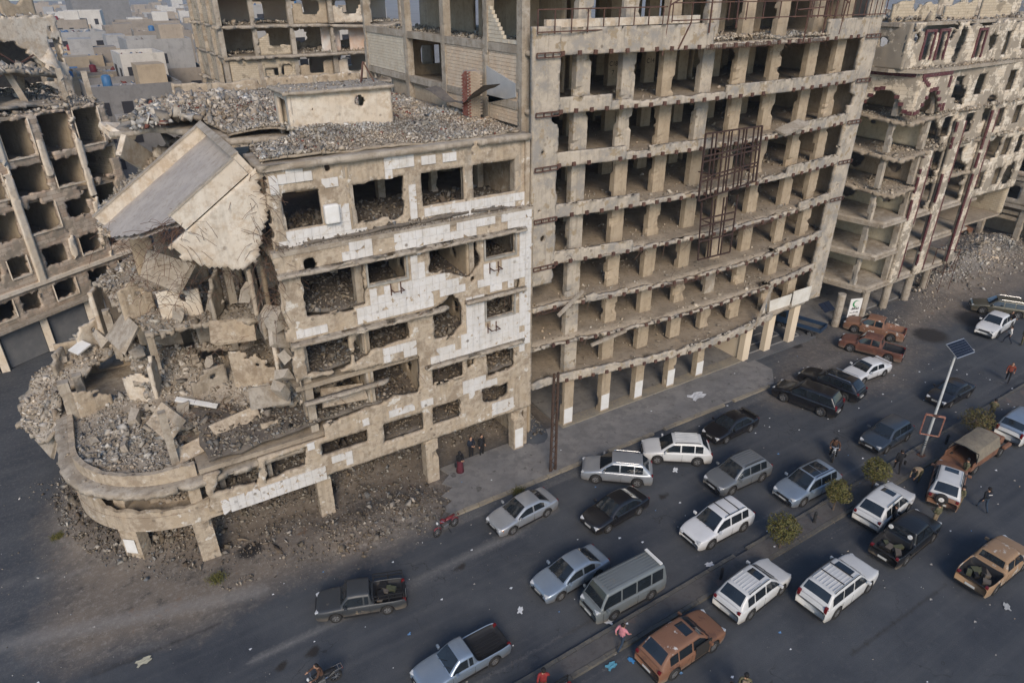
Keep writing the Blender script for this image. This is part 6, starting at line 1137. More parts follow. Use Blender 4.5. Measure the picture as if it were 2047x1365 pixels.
for k in range(34):
    q = rr.choice(placed[20:]); o = MB(); o.box((0, 0, 0), (rr.uniform(2, 4), rr.uniform(1.5, 3), .06), Matrix.Rotation(rr.uniform(-.3, .3), 3, 'X')); c = o.build('roof_tarp', TARP, None, loc=(q[0] + rr.uniform(-3, 3), q[1] - 2, q[3] + 1.2)); tag(c, 'blue tarpaulin awning over a distant city roof', 'tarpaulin', 'blue tarpaulins over the city')

# clutter on the nearer city roofs: pipes, dishes, broken blocks, cloth (too small and many to tell apart)
ck = []; cs = []; cc = []
for (x, y, s_, _h) in placed:
    if y > 330: continue
    for k in range(26 if y < 170 else 12):
        ck.append((x + rr.uniform(-.42, .42) * s_, y + rr.uniform(-.42, .42) * s_, 0)); cs.append(rr.uniform(.25, .9) if y < 150 else rr.uniform(.4, 1.4)); cc.append(rr.choice([(.33, .30, .26), (.42, .40, .37), (.20, .18, .16), (.10, .16, .26), (.36, .33, .30), (.17, .05, .045), (.5, .49, .47), (.14, .19, .27)]))
roofs = [(o.location.x, o.location.y, o.rotation_euler.z, max((c.bound_box[6][0] - c.bound_box[0][0]) / 2 for c in o.children if c.name.startswith('wall')), max((c.bound_box[6][1] - c.bound_box[0][1]) / 2 for c in o.children if c.name.startswith('wall')), max(c.bound_box[6][2] for c in o.children if c.name.startswith('wall'))) for o in SC.objects if o.name.startswith('flat_roofed_house')]
keep = []
for i, p in enumerate(ck):
    for (hx, hy, rz, hw_, hd_, hz) in roofs:
        dx, dy = p[0] - hx, p[1] - hy; lx = dx * math.cos(rz) + dy * math.sin(rz); ly = -dx * math.sin(rz) + dy * math.cos(rz)
        if abs(lx) < hw_ - .3 and abs(ly) < hd_ - .3: keep.append((p[0], p[1], hz + .1, cs[i], cc[i])); break
Pk = np.array([k[:3] for k in keep]); V, F, Cc = rocks_arrays(Pk, np.array([k[3] for k in keep]), np.array([k[4] for k in keep])); o = obj('roof_clutter', bigmesh('roof_clutter', V, F, RUB, Cc)); tag(o, 'pipes, cloth and broken blocks scattered over the distant city roofs', 'clutter', kind='stuff')
# ================================================================== VEHICLES
TYRE = mat('tyre_rubber', (.022, .022, .023), (.035, .033, .03), None, 8, rough=.85, coords='obj'); RIM = mat('alloy_rim', (.42, .43, .44), (.34, .34, .34), None, 6, rough=.35, metal=.7, coords='obj'); DRIM = mat('dark_rim', (.10, .10, .10), None, None, rough=.5)
GLASS = mat('car_glass', (.012, .016, .02), (.02, .026, .032), None, .7, rough=.06, spec=.7, coords='obj'); TRIM = mat('black_trim', (.018, .018, .019), rough=.6); CHROME = mat('chrome_trim', (.55, .56, .57), rough=.2, metal=.9)
LENS = mat('headlamp_lens', (.55, .57, .58), (.40, .42, .43), None, 20, rough=.12, spec=.7, coords='obj'); REDL = mat('tail_lens', (.13, .008, .010), rough=.2, spec=.5); AMB = mat('amber_lens', (.5, .17, .02), rough=.2, spec=.6); PLATE = mat('number_plate', (.55, .55, .52), rough=.5)
def paint(name, c, metal=.0, mud=None, cut=.55, rough=.3): return mat('paint_' + name, c, tuple(v * .92 for v in c), None, 1.2, rough=rough, spec=.5, metal=metal, coat=.5 if mud is None else .05, coords='obj', spot=mud, spotscale=1.3, spotcut=cut, lowdirt=.15 if name == 'black' else .7)
PNT = {'silver': paint('silver', (.36, .38, .40), .45), 'bluesilver': paint('bluesilver', (.26, .32, .39), .45), 'black': paint('black', (.010, .010, .012)), 'white': paint('white', (.62, .63, .63)), 'dirtywhite': paint('dirtywhite', (.57, .575, .56), 0, (.34, .29, .22), .68), 'grey': paint('grey', (.20, .215, .225), .4, (.25, .22, .18), .68), 'vangrey': paint('vangrey', (.17, .19, .195), .2, (.24, .21, .17), .64, .4),
       'darkblue': paint('darkblue', (.045, .06, .08), .3), 'blackdirty': paint('blackdirty', (.012, .013, .015), 0, (.07, .06, .05), .68), 'mud': paint('mud', (.185, .088, .048), 0, (.125, .06, .036), .52, .85), 'mudwhite': paint('mudwhite', (.20, .10, .058), 0, (.50, .48, .45), .60, .7), 'mudtan': paint('mudtan', (.29, .185, .105), 0, (.46, .42, .36), .57, .75), 'mudred': paint('mudred', (.145, .06, .038), 0, (.10, .042, .028), .5, .8), 'olive': paint('olive', (.10, .095, .07), .3, (.16, .14, .10), .62), 'oldgrey': paint('oldgrey', (.05, .055, .06), .2, (.28, .23, .165), .62, .5), 'truckblue': paint('truckblue', (.02, .045, .09), 0, (.06, .06, .06), .64, .5)}
def wheel_data(r, wd=.2, dark=False):
    t = MB(); t.lathe([(r * .62, -wd / 2), (r * .9, -wd / 2 - .005), (r, -wd / 2 + .05), (r, wd / 2 - .05), (r * .9, wd / 2 + .005), (r * .62, wd / 2)], 20, 'Y'); td = t.data('wheel', TYRE, True)
    b = MB(); b.lathe([(.0, .055), (r * .16, .06), (r * .2, .0), (r * .52, .0), (r * .56, .075), (r * .655, .085), (r * .655, -.09)], 20, 'Y', (0, 0, 0), 1)
    for k in range(5):
        a = 2 * math.pi * k / 5; b.box((r * .36 * math.cos(a), .04, r * .36 * math.sin(a)), (r * .46, .05, r * .15), Matrix.Rotation(-a, 3, 'Y'), 0)
    return td, b.data('rim', [DRIM if dark else RIM, DRIM], False)
WD = {}
def sharp(me, a=38):
    me.polygons.foreach_set('use_smooth', np.ones(len(me.polygons), bool)); me.set_sharp_from_angle(angle=math.radians(a)); return me
SPEC = {  # L, W, H, wheelbase, r, belt, hoodfront, A0, A1, B1, B0, rear deck z
    'sedan': (4.45, 1.74, 1.42, 2.58, .31, .93, .70, 1.08, .20, -.88, -1.66, .96), 'suv': (4.62, 1.86, 1.68, 2.68, .36, 1.04, .84, 1.16, .34, -1.58, -2.18, 1.02), 'bigsuv': (4.95, 1.94, 1.82, 2.9, .39, 1.13, .97, 1.22, .48, -1.95, -2.38, 1.1), 'wagon': (4.95, 1.9, 1.62, 2.95, .37, 1.02, .84, 1.12, .40, -1.75, -2.35, 1.0),
    'hatch': (4.35, 1.8, 1.56, 2.6, .34, 1.0, .78, 1.05, .36, -1.50, -2.02, .98), 'pickup': (5.15, 1.84, 1.76, 3.05, .38, 1.10, .92, 1.28, .66, -.68, -.86, 1.08), 'ute': (4.75, 1.70, 1.46, 2.75, .31, .92, .74, 1.02, .40, -.30, -.46, .92), 'oldpickup': (4.6, 1.66, 1.50, 2.6, .31, .92, .84, 1.05, .62, -.46, -.58, .92), 'van': (4.7, 1.72, 1.96, 2.5, .32, 1.06, 1.0, 2.12, 1.66, -2.16, -2.28, 1.04)}
def make_car(kind, col, name, label, cat, extras=(), dark=False, roofcol=None, door=False):
    L, W, H, wb, r, zb, zh, A0, A1, B1, B0, zd = SPEC[kind]; hw = W / 2; P = PNT[col]; bed = kind in ('pickup', 'ute', 'oldpickup'); t = thing(name, label, cat)
    xs = sorted(set([round(v, 3) for v in list(np.linspace(-L / 2 + .14, L / 2 - .14, 26)) + [s * wb / 2 + d for s in (-1, 1) for d in np.linspace(-r - .09, r + .09, 13)] + [A0, B0]])); xs = [-L / 2, -L / 2 + .05] + xs + [L / 2 - .05, L / 2]
    def ztop(x):
        if x >= A0: k = (x - A0) / (L / 2 - A0); return zb + (zh - zb) * k ** 1.5 - .03 * k
        if x >= B0: return zb
        k = (B0 - x) / max(L / 2 + B0, .05); return zb + (zd - zb) * min(1, k * 2) - .02 * k
    def halfw(x):
        e = max(0, abs(x) - (L / 2 - .75)) / .75; return hw * (1 - (.15 if x > 0 else .09) * e ** 2.2)
    def zlow(x):
        z = .24
        for s in (-1, 1):
            d = abs(x - s * wb / 2); ra = r + .07
            if d < ra: z = max(z, r + math.sqrt(ra * ra - d * d))
        return z
    V = []; F = []; MI = []; n = 13
    for x in xs:
        w_ = halfw(x); zt = ztop(x); zl = zlow(x); end = 0
        if abs(abs(x) - L / 2) < .001: w_ *= .95; zt -= .2; zl = .34
        elif abs(abs(x) - L / 2) < .06: zt -= .07; zl = .26
        inbed = bed and x < B0 - .1 and x > -L / 2 + .1; zs = zt - .12
        half = [(w_ * .955, zl), (w_ * .995, max(zl + .02, .5 * (zl + zs))), (w_, zs), (w_ * .955, zt - .02)] + ([(w_ * .90, zt - .018), (w_ * .885, .62), (0, .62)] if inbed else [(w_ * .82, zt + .004), (w_ * .5, zt + .022), (0, zt + .03)])
        V += [(x, y, z) for y, z in half] + [(x, -y, z) for y, z in half[-2::-1]]
    for i in range(len(xs) - 1):
        for k in range(n - 1): F.append((i * n + k, i * n + k + 1, (i + 1) * n + k + 1, (i + 1) * n + k)); MI.append(1 if (bed and 4 <= k <= 7 and xs[i] < B0 - .1 and 'blackbed' in extras) else 0)
    F += [tuple(range(n)), tuple((len(xs) - 1) * n + k for k in range(n))[::-1]]; MI += [0, 0]
    body = obj('body', meshdata('body', V, F, [P, TRIM], True, MI), t); sb_ = body.modifiers.new('round', 'SUBSURF'); sb_.levels = 1; sb_.render_levels = 1
    ub = MB(); ub.b2((-L / 2 + .25, -hw * .86, .2), (L / 2 - .25, hw * .86, .5)); ub.build('underbody', TRIM, t)
    # cabin
    cx = [B0, B0 * .7 + B1 * .3, B1, (B1 * .7 + A1 * .3), (B1 + A1) / 2, (B1 * .3 + A1 * .7), A1, A1 * .6 + A0 * .4, A0]; k_ = H - zb
    czs = [zb, zb + k_ * .34, H - .035, H - .008, H, H - .004, H - .03, zb + k_ * .60, zb]
    if kind == 'van': cx = [B0, B0 * .5 + B1 * .5, B1, -1.0, 0, 1.0, A1, A1 * .5 + A0 * .5, A0]; czs = [zb, zb + k_ * .5, H - .03, H, H + .01, H, H - .04, zb + k_ * .52, zb]
    wts = [hw * .84, hw * .80, hw * .735, hw * .74, hw * .745, hw * .74, hw * .725, hw * .77, hw * .85]
    if kind in ('van', 'bigsuv'): wts = [v + hw * .05 for v in wts]
    zc = lambda x: float(np.interp(x, cx, czs)); wt = lambda x: float(np.interp(x, cx, wts)); wbase = hw * .925
    sx = sorted(set([round(v, 3) for v in list(np.linspace(B0, A0, 22)) + cx])); V = []; F = []; n = 9
    for x in sx:
        z = zc(x); h = [(wbase, zb - .05), (wt(x) + .03, max(z - .08, zb - .04)), (wt(x) - .05, z - .004), (wt(x) * .5, z + .018), (0, z + .026)]; V += [(x, y, q) for y, q in h] + [(x, -y, q) for y, q in h[-2::-1]]
    for i in range(len(sx) - 1):
        for k in range(n - 1): F.append((i * n + k, i * n + k + 1, (i + 1) * n + k + 1, (i + 1) * n + k))
    F += [tuple(range(n)), tuple((len(sx) - 1) * n + k for k in range(n))[::-1]]
    cab_ = obj('cabin', meshdata('cabin', V, F, PNT[roofcol] if roofcol else P, True), t); sb_ = cab_.modifiers.new('round', 'SUBSURF'); sb_.levels = 1; sb_.render_levels = 1
    def zsurf(x, y): w_ = wt(x) - .05; a = min(abs(y) / max(w_, .01), 1); return zc(x) + .026 * (1 - a * a) - .004
    def pane(nm, xa, xb, yin, m=GLASS, dz=.012, ny=6):
        V = []; N = 6
        for i in range(N + 1):
            x = xa + (xb - xa) * i / N
            for j in range(ny + 1): y = (wt(x) - .05 - yin) * (2 * j / ny - 1); V.append((x, y, zsurf(x, y) + dz))
        F = [(i * (ny + 1) + j, (i + 1) * (ny + 1) + j, (i + 1) * (ny + 1) + j + 1, i * (ny + 1) + j + 1) for i in range(N) for j in range(ny)]
        if xa > xb: F = [f[::-1] for f in F]
        return obj(nm, meshdata(nm, V, F, m, True), t)
    ws = pane('windscreen', A1 + .03, A0 - .05, .045); rw = pane('rear_window', B1 - .03, B0 + (.04 if kind not in ('suv', 'bigsuv', 'wagon', 'hatch', 'van') else .12), .07)
    for s in (-.35, .25): b = MB(); b.bar((A0 - .02, hw * (s - .1), zb + .045), (A0 - .22, hw * (s + .45), zsurf(A0 - .22, 0) + .03), .018); b.build('wiper', TRIM, ws)
    def side(nm, xa, xb, s, m=GLASS):
        V = []; N = 7
        for i in range(N + 1):
            x = xa + (xb - xa) * i / N; z = max(zc(x) - .08, zb - .04); p0 = (wbase, zb - .05); p1 = (wt(x) + .03, z)
            for f in (.13 if (z - zb) > .12 else .3, .93 if (z - zb) > .12 else .5): V.append((x, s * (p0[0] + (p1[0] - p0[0]) * f + .012), p0[1] + (p1[1] - p0[1]) * f))
        F = [(2 * i, 2 * i + 2, 2 * i + 3, 2 * i + 1) for i in range(N)]
        if s > 0: F = [f[::-1] for f in F]
        return obj(nm, meshdata(nm, V, F, m, True), t)
    if bed: divs = [(A0 - .2, (A1 + B1) / 2 + .06), ((A1 + B1) / 2 - .04, B1 + .04)] if kind == 'pickup' else [(A0 - .16, B1 + .34), (B1 + .26, B1 + .06)]
    elif kind == 'van': divs = [(A0 - .16, .85), (.75, -.15), (-.25, -1.15), (-1.25, -2.0)]
    elif kind == 'sedan': divs = [(A0 - .22, -.22), (-.32, B1 - .2)]
    else: divs = [(A0 - .2, -.12), (-.22, -1.05), (-1.13, B1 - .06)]
    zs0 = zb - .1
    for s in (-1, 1):
        for (a, b_) in divs: side('side_window', a, b_, s)
        sm = MB()
        for xd in ([A0 - .12, -.27, -1.12] if not bed else [A0 - .12, B1 + .02]): sm.b2((xd - .006, s * (hw * .992) - .006, .36), (xd + .006, s * (hw * .992) + .006, zb - .12))
        sm.build('door_seam', TRIM, t)
        for xd in ((-.12, -.98) if not bed else (B1 + .3,)): b = MB(); b.b2((xd - .1, s * hw * .99 - .015, zb - .2), (xd + .1, s * hw * .99 + .025, zb - .165)); b.build('door_handle', CHROME if 'chrome' in extras else P, t)
        b = MB(); b.box((A0 - .3, s * (hw + .10), zb + .07), (.13, .22, .16)); bevel(b.build('mirror', P, t), .03)
        b = MB(); b.b2((-wb / 2 + r + .1, s * hw * .985 - .015, .25), (wb / 2 - r - .1, s * hw * .985 + .012, .36)); b.build('side_sill', TRIM, t)
        hx = L / 2 - .16; b = MB(); yw = halfw(hx) - .26; b.box((hx, s * yw, ztop(hx) - .10), (.22, .40, .16), Matrix.Rotation(-s * .35, 3, 'Z') @ Matrix.Rotation(.25, 3, 'Y')); bevel(b.build('headlight', LENS, t), .04)
        if 'amber' in extras: b = MB(); b.box((hx - .05, s * (yw + .2), ztop(hx) - .12), (.16, .1, .13), Matrix.Rotation(-s * .5, 3, 'Z')); b.build('indicator_lamp', AMB, t)
        tz = zd - .16 if kind not in ('suv', 'bigsuv', 'van', 'wagon', 'hatch') else zb - .1; b = MB(); b.box((-L / 2 + .09, s * (halfw(-L / 2 + .1) - .14), tz), (.17, .17, .17 if kind != 'bigsuv' else .42)); bevel(b.build('tail_light', REDL, t), .03)
    b = MB(); b.box((L / 2 - .015, 0, zh - .2), (.06, hw * 1.0, .16)); bevel(b.build('grille', TRIM, t), .02); b = MB(); b.box((L / 2 - .01, 0, .38), (.06, hw * 1.3, .12)); b.build('air_intake', TRIM, t)
    for s in (-1, 1): b = MB(); b.box((s * (L / 2 + .005), 0, .52), (.02, .5, .13)); b.build('number_plate', PLATE, t)
    b = MB(); b.box((-L / 2 - .005, 0, .36), (.08, hw * 1.6, .1)); b.build('rear_bumper_strip', TRIM, t)
    for s in (-1, 1):
        if 'rails' in extras:
            b = MB(); ys = s * (wt(-.4) - .03); b.tube([(B1 + .12, ys, H - .0), (B1 + .25, ys, H + .05), (A1 - .25, ys, H + .05), (A1 - .1, ys, H + .0)], .022, 6); b.build('roof_rail', CHROME if 'chrome' in extras else TRIM, t)
    if 'sunroof' in extras: pane('sunroof', A1 - .12, A1 - .62, .25)
    if 'panorama' in extras: pane('sunroof', A1 - .08, A1 - .75, .14); pane('sunroof', A1 - .8, A1 - 1.5, .14)
    if 'bars' in extras:
        for x in (-.15, -.95): b = MB(); b.bar((x, -hw * .68, H + .055), (x, hw * .68, H + .055), .04); b.build('roof_cross_bar', TRIM, t)
    if 'ribs' in extras:
        for k in range(7): y = (k - 3) * hw * .2; b = MB(); b.b2((B1 + .2, y - .018, H), (A1 - (.7 if 'sunroof' in extras else .2), y + .018, H + .033)); b.build('roof_rib', PNT[roofcol] if roofcol else P, t)
    if 'spoiler' in extras: b = MB(); b.box((-L / 2 + .2, 0, zd + .1), (.24, hw * 1.6, .04), Matrix.Rotation(-.1, 3, 'Y')); b.box((-L / 2 + .2, hw * .6, zd + .04), (.12, .05, .12)); b.box((-L / 2 + .2, -hw * .6, zd + .04), (.12, .05, .12)); b.build('spoiler', P, t)
    if 'spare' in extras: b = MB(); b.lathe([(.02, -.1), (.3, -.1), (.36, -.05), (.36, .06), (.3, .1)], 18, 'X', (-L / 2 - .08, .1, .95)); b.build('spare_wheel', TYRE, t); b = MB(); b.lathe([(.02, -.012), (.15, -.01), (.16, .02)], 14, 'X', (-L / 2 - .19, .1, .95)); b.build('spare_hub', WHITEP, t)
    if 'rearrack' in extras: b = MB(); b.b2((-2.02, -hw * .72, H + .05), (-1.86, hw * .72, H + .12)); b.build('roof_light_bar', WHITEP, t)
    if bed:
        b = MB()
        for k in range(8): y = -hw * .8 + k * hw * .228; b.b2((-L / 2 + .16, y, .622), (B0 - .14, y + .09, .64))
        b.build('bed_liner', TRIM if 'blackbed' in extras else mat('bed_dust', (.16, .15, .14), (.10, .09, .085), None, 2), t)
        if 'frame' in extras:
            b = MB()
            for s in (-1, 1):
                for z in (1.15, 1.38): b.bar((B0 - .1, s * hw * .92, z), (-L / 2 + .1, s * hw * .92, z), .045)
                for x in (B0 - .1, (B0 - L / 2) / 2, -L / 2 + .1): b.bar((x, s * hw * .92, .9), (x, s * hw * .92, 1.4), .045)
            b.build('bed_frame', TRIM, t)
        if 'rollbar' in extras:
            b = MB(); b.tube([(B0 - .3, -hw * .8, 1.0), (B0 - .22, -hw * .72, H - .05), (B0 - .22, hw * .72, H - .05), (B0 - .3, hw * .8, 1.0)], .05, 8); b.build('roll_bar', TRIM, t)
            for s in (-.45, .45): b = MB(); b.lathe([(.0, -.03), (.13, -.03), (.13, .03), (0, .03)], 12, 'X', (B0 - .28, s * hw * 1.3, H - .12)); b.build('bed_lamp', WHITEP, t)
        if 'cargo' in extras:
            for k in range(7): b = MB(); b.box((random.uniform(-L / 2 + .5, B0 - .4), random.uniform(-.5, .5), .78), (random.uniform(.2, .6), random.uniform(.2, .4), random.uniform(.1, .25)), Matrix.Rotation(random.uniform(0, 3), 3, 'Z')); b.build('loose_cargo', random.choice([TRIM, DARKIN, mat('olive_sack', (.08, .085, .05))]), t)
    if door:
        b = MB(); Rm = Matrix.Rotation(-math.radians(58), 3, 'Z'); hx = A0 - .15
        for (dx, dz, lx, lz, m) in ((-.5, .68, 1.0, .62, 0), ): b.box(Vector((hx, -hw, dz)) + Rm @ Vector((dx, -.03, 0)), (lx, .07, lz), Rm, 0)
        d = b.build('open_door', P, t); b = MB()
        for (p, q) in (((0, 1.0), (-.45, 1.42)), ((-.45, 1.42), (-1.0, 1.40)), ((-1.0, 1.40), (-1.0, 1.0))): b.bar(Vector((hx, -hw, p[1])) + Rm @ Vector((p[0], -.03, 0)), Vector((hx, -hw, q[1])) + Rm @ Vector((q[0], -.03, 0)), .05)
        b.build('door_window_frame', P, d); b = MB(); b.b2((hx - 1.05, -hw - .004, .45), (hx, -hw * .95, zb + .25)); b.build('door_opening', BLACKH, t)
    if (r, dark) not in WD: WD[(r, dark)] = wheel_data(r, .22 if r > .33 else .19, dark)
    for sx_ in (-1, 1):
        for s in (-1, 1):
            o = obj('wheel', WD[(r, dark)][0], t, (sx_ * wb / 2, s * (hw - .115), r)); q = obj('rim', WD[(r, dark)][1], o, (0, 0, 0), (0, 0, 0 if s > 0 else math.pi))
    return t
def put(t, x, y, ang, sc=.965): t.location = (x, y, .0); t.rotation_euler = (0, 0, ang); t.scale = (sc, sc, sc); return t
def by_wheels(t, kind, f, r, sc=.965, ang=None):
    f = gz(*f)[:2]; r = gz(*r)[:2]; d = f - r; a = math.atan2(d[1], d[0]) if ang is None else math.radians(ang); lv = np.array([-math.sin(a), math.cos(a)]); m_ = (f + r) / 2; tr = (SPEC[kind][1] / 2 - .115) * sc
    c = m_ + lv * tr; c2 = m_ - lv * tr; c = c if np.linalg.norm(c) > np.linalg.norm(c2) else c2; return put(t, c[0], c[1], a, sc)
CARS = [
 ('sedan', 'silver', 'silver sedan with amber indicators parked by the broken pavement kerb', (), (1025, 1067), (1092, 1032), None, {'extras': ('amber',)}),
 ('suv', 'silver', 'silver estate car slanted to the kerb beside the lattice pole', (), (1190.7, 965.5), (1272, 973), None, {'extras': ('rails', 'chrome')}),
 ('sedan', 'black', 'glossy black sedan driving past the slanted silver estate', (), (1215, 1063.6), (1275, 1029), None, {}),
 ('suv', 'dirtywhite', 'white off-roader with dark wheel arches slanted to the kerb', (), (1314, 927), (1391, 930.7), None, {'extras': ('rails', 'ribs')}),
 ('sedan', 'black', 'black sedan with rear spoiler parked along the kerb near white off-roader', (), (1450.8, 886), (1497, 863.4), None, {'extras': ('spoiler',)}),
 ('suv', 'grey', 'dusty grey off-roader with ribbed roof in the middle lane', (), (1463, 987), (1518, 964), 178, {'extras': ('rails', 'ribs')}),
 ('suv', 'white', 'clean white off-roader with two roof bars nearing the round trees', (), (1419, 1096), (1483, 1061.5), None, {'extras': ('rails', 'bars')}),
 ('suv', 'bluesilver', 'pale blue off-roader with glass roof beside a round tree', (), (1600, 1013), (1661, 982), None, {'extras': ('panorama', 'rails')}),
 ('hatch', 'darkblue', 'dark blue hatchback with lit lamps near the solar street lamp', (), (1769.5, 905.6), (1808, 882), None, {}),
 ('pickup', 'blackdirty', 'black pickup with roll bar stopped behind the white off-roader', (), (1855, 1083.7), (1811, 1128), 4, {'extras': ('rollbar', 'blackbed', 'cargo')}),
 ('pickup', 'mudtan', 'tan mud-smeared pickup with loaded bed on the far carriageway', (), (2041, 1140), (1981.5, 1186), 1, {'extras': ('blackbed', 'cargo')}),
 ('suv', 'dirtywhite', 'white estate with sunroof and ribbed roof halted by the median bollard', (), (1558, 1186), (1496, 1238.6), 5, {'extras': ('sunroof', 'ribs', 'rails')}),
 ('bigsuv', 'dirtywhite', 'large dusty white off-roader with tall tail lamps and sunroof', (), (1732, 1183), (1665.5, 1233.8), 3, {'extras': ('sunroof', 'bars', 'ribs', 'rails')}),
 ('sedan', 'bluesilver', 'blue silver sedan driving beside the grey van', (), (1120, 1198.5), (1192.6, 1156), None, {}),
 ('van', 'vangrey', 'grey minibus with white roof bar driving along the median', (), (1227, 1236.8), (1297, 1197), 180, {'extras': ('ribs', 'rearrack')}),
 ('ute', 'bluesilver', 'low silver pickup with black load bed beside the motorcyclist', (), (890, 1385), (985, 1329.6), 182, {'extras': ('blackbed',)}),
 ('oldpickup', 'oldgrey', 'old dark pickup with tan flank and railed bed', (), (675, 1235.6), (774, 1231.8), 160, {'extras': ('frame', 'blackbed', 'cargo')}),
 ('pickup', 'mudred', 'rust brown mud-covered pickup parked nose to the pavement', (), (1699, 703), (1771, 723), 112, {'extras': ('blackbed',)}),
 ('pickup', 'mudwhite', 'brown smeared pickup with pale load bed beside the rust brown one', (), (1705.8, 664), (1778, 684), 113, {}),
 ('sedan', 'white', 'white sedan with black glass parked behind the brown pickups', (), (1725.8, 767), (1763, 753), 177, {'extras': ('spoiler',)}),
 ('bigsuv', 'black', 'black boxy off-roader parked nose to the pavement kerb', (), (1565.5, 803), (1637.6, 831), None, {'dark': False}),
 ('wagon', 'black', 'long black wagon with chrome window line between two parked cars', (), (1612, 770), (1687, 801.8), 100, {'extras': ('rails', 'chrome', 'panorama')}),
 ('wagon', 'olive', 'dark olive off-roader with open bonnet beside the ash stain', (), (1961, 626.8), (2031.8, 637.5), 124, {'extras': ('rails', 'chrome')})]
for (kind, col, lab, _, f, r, ang, kw) in CARS:
    cat = 'pickup' if kind in ('pickup', 'ute', 'oldpickup') else 'van' if kind == 'van' else 'car'; nm = 'pickup_truck' if cat == 'pickup' else 'minibus' if cat == 'van' else 'car'
    by_wheels(make_car(kind, col, nm, lab, cat, **kw), kind, f, r, .965, ang)
put(make_car('sedan', 'black', 'car', 'black sedan with lit rear passing behind the solar street lamp', 'car'), 51.4, 20.0, math.radians(181))
put(make_car('suv', 'dirtywhite', 'car', 'white off-roader with dusty tail stopped beside the median tree', 'car', ('sunroof', 'rails')), 35.25, 15.05, math.radians(6))
put(make_car('suv', 'mudwhite', 'car', 'brown mud-smeared off-roader with white roof and spare wheel', 'car', ('spare', 'sunroof', 'rails'), roofcol='dirtywhite'), 40.4, 14.2, math.radians(22))
put(make_car('bigsuv', 'dirtywhite', 'car', 'silvery off-roader with open door beyond the canvas jeep', 'car', ('rails',), roofcol='bluesilver', door=True), 51.2, 14.9, math.radians(3))
put(make_car('suv', 'mud', 'car', 'rust brown mud-plastered car with open door by the median gutter', 'car', ('sunroof',), roofcol='mudwhite', door=True), 18.2, 14.35, math.radians(2))
put(make_car('pickup', 'white', 'pickup_truck', 'white pickup with men around its bed near the ash stain', 'pickup', ('blackbed',)), 66.4, 24.2, math.radians(186))
put(make_car('sedan', 'mud', 'car', 'orange brown wreck parked beneath the posts at the street end', 'car'), 90.6, 41.2, math.radians(150))
put(make_car('pickup', 'blackdirty', 'pickup_truck', 'dark pickup with raised bed frame beside the red-vested man', 'pickup', ('frame', 'blackbed')), 10.0, 14.5, math.radians(182))
# canvas-topped jeep truck
def jeep():
    t = thing('army_truck', 'brown mud-caked jeep truck with canvas roof and open tail', 'truck', (45.2, 15.0, 0), math.radians(2)); P = PNT['mudtan']; M2 = PNT['mud']; CV = mat('dusty_canvas', (.17, .15, .115), (.22, .19, .14), (.12, .10, .08), 1.2, coords='obj', bump=.4, bscale=5)
    b = MB(); b.b2((-2.4, -.85, .55), (.9, .85, .72)); b.build('bed_floor', M2, t)
    for s in (-1, 1): b = MB(); b.b2((-2.4, s * .85 - .03, .72), (.2, s * .85 + .03, 1.18)); bevel(b.build('bed_side', M2, t), .02); b = MB(); b.b2((1.55, s * .86 - .22, .75), (2.45, s * .86 + .05, .98)); bevel(b.build('mudguard', M2, t), .08, 3)
    b = MB(); b.b2((1.1, -.6, .6), (2.45, .6, 1.22)); bevel(b.build('bonnet', M2, t), .1, 3); b = MB(); b.b2((.2, -.86, .5), (1.1, .86, 1.22)); bevel(b.build('cab', M2, t), .05)
    for s in (-1, 1): b = MB(); b.lathe([(0, -.03), (.1, -.03), (.11, .03), (0, .05)], 12, 'X', (2.47, s * .42, 1.0)); b.build('headlight', LENS, t)
    V = []; F = []; xs = np.linspace(-2.1, 1.0, 9); n = 9
    for x in xs:
        for k in range(n):
            a = k / (n - 1); y = .9 * (1 - 2 * a); z = 1.78 + .12 * math.sin(math.pi * a) - .03 * math.cos(x * 4) if 0 < k < n - 1 else 1.18
            V.append((x, y * (1.0 if 0 < k < n - 1 else 1.02), z))
    for i in range(8):
        for k in range(n - 1): F.append((i * n + k, i * n + k + 1, (i + 1) * n + k + 1, (i + 1) * n + k))
    F.append(tuple(8 * n + k for k in range(n))); obj('canvas_roof', meshdata('canvas_roof', V, F, CV), t)
    b = MB(); b.tube([(-2.1, -.9, 1.1), (-2.1, -.86, 1.8), (-2.1, 0, 1.9), (-2.1, .86, 1.8), (-2.1, .9, 1.1)], .03, 6); b.build('roof_hoop', TRIM, t); b = MB(); b.box((1.06, 0, 1.5), (.05, 1.5, .45), Matrix.Rotation(-.2, 3, 'Y')); b.build('windscreen', GLASS, t)
    b = MB(); b.box((-2.62, 0, .78), (.55, 1.7, .05), Matrix.Rotation(-.25, 3, 'Y')); b.build('tailgate', M2, t)
    for (x, s) in ((-1.6, -1), (-1.6, 1), (1.75, -1), (1.75, 1)): o = obj('wheel', WD[(.38, False)][0], t, (x, s * .78, .38)); obj('rim', WD[(.38, False)][1], o, None, (0, 0, 0 if s > 0 else math.pi))
jeep()
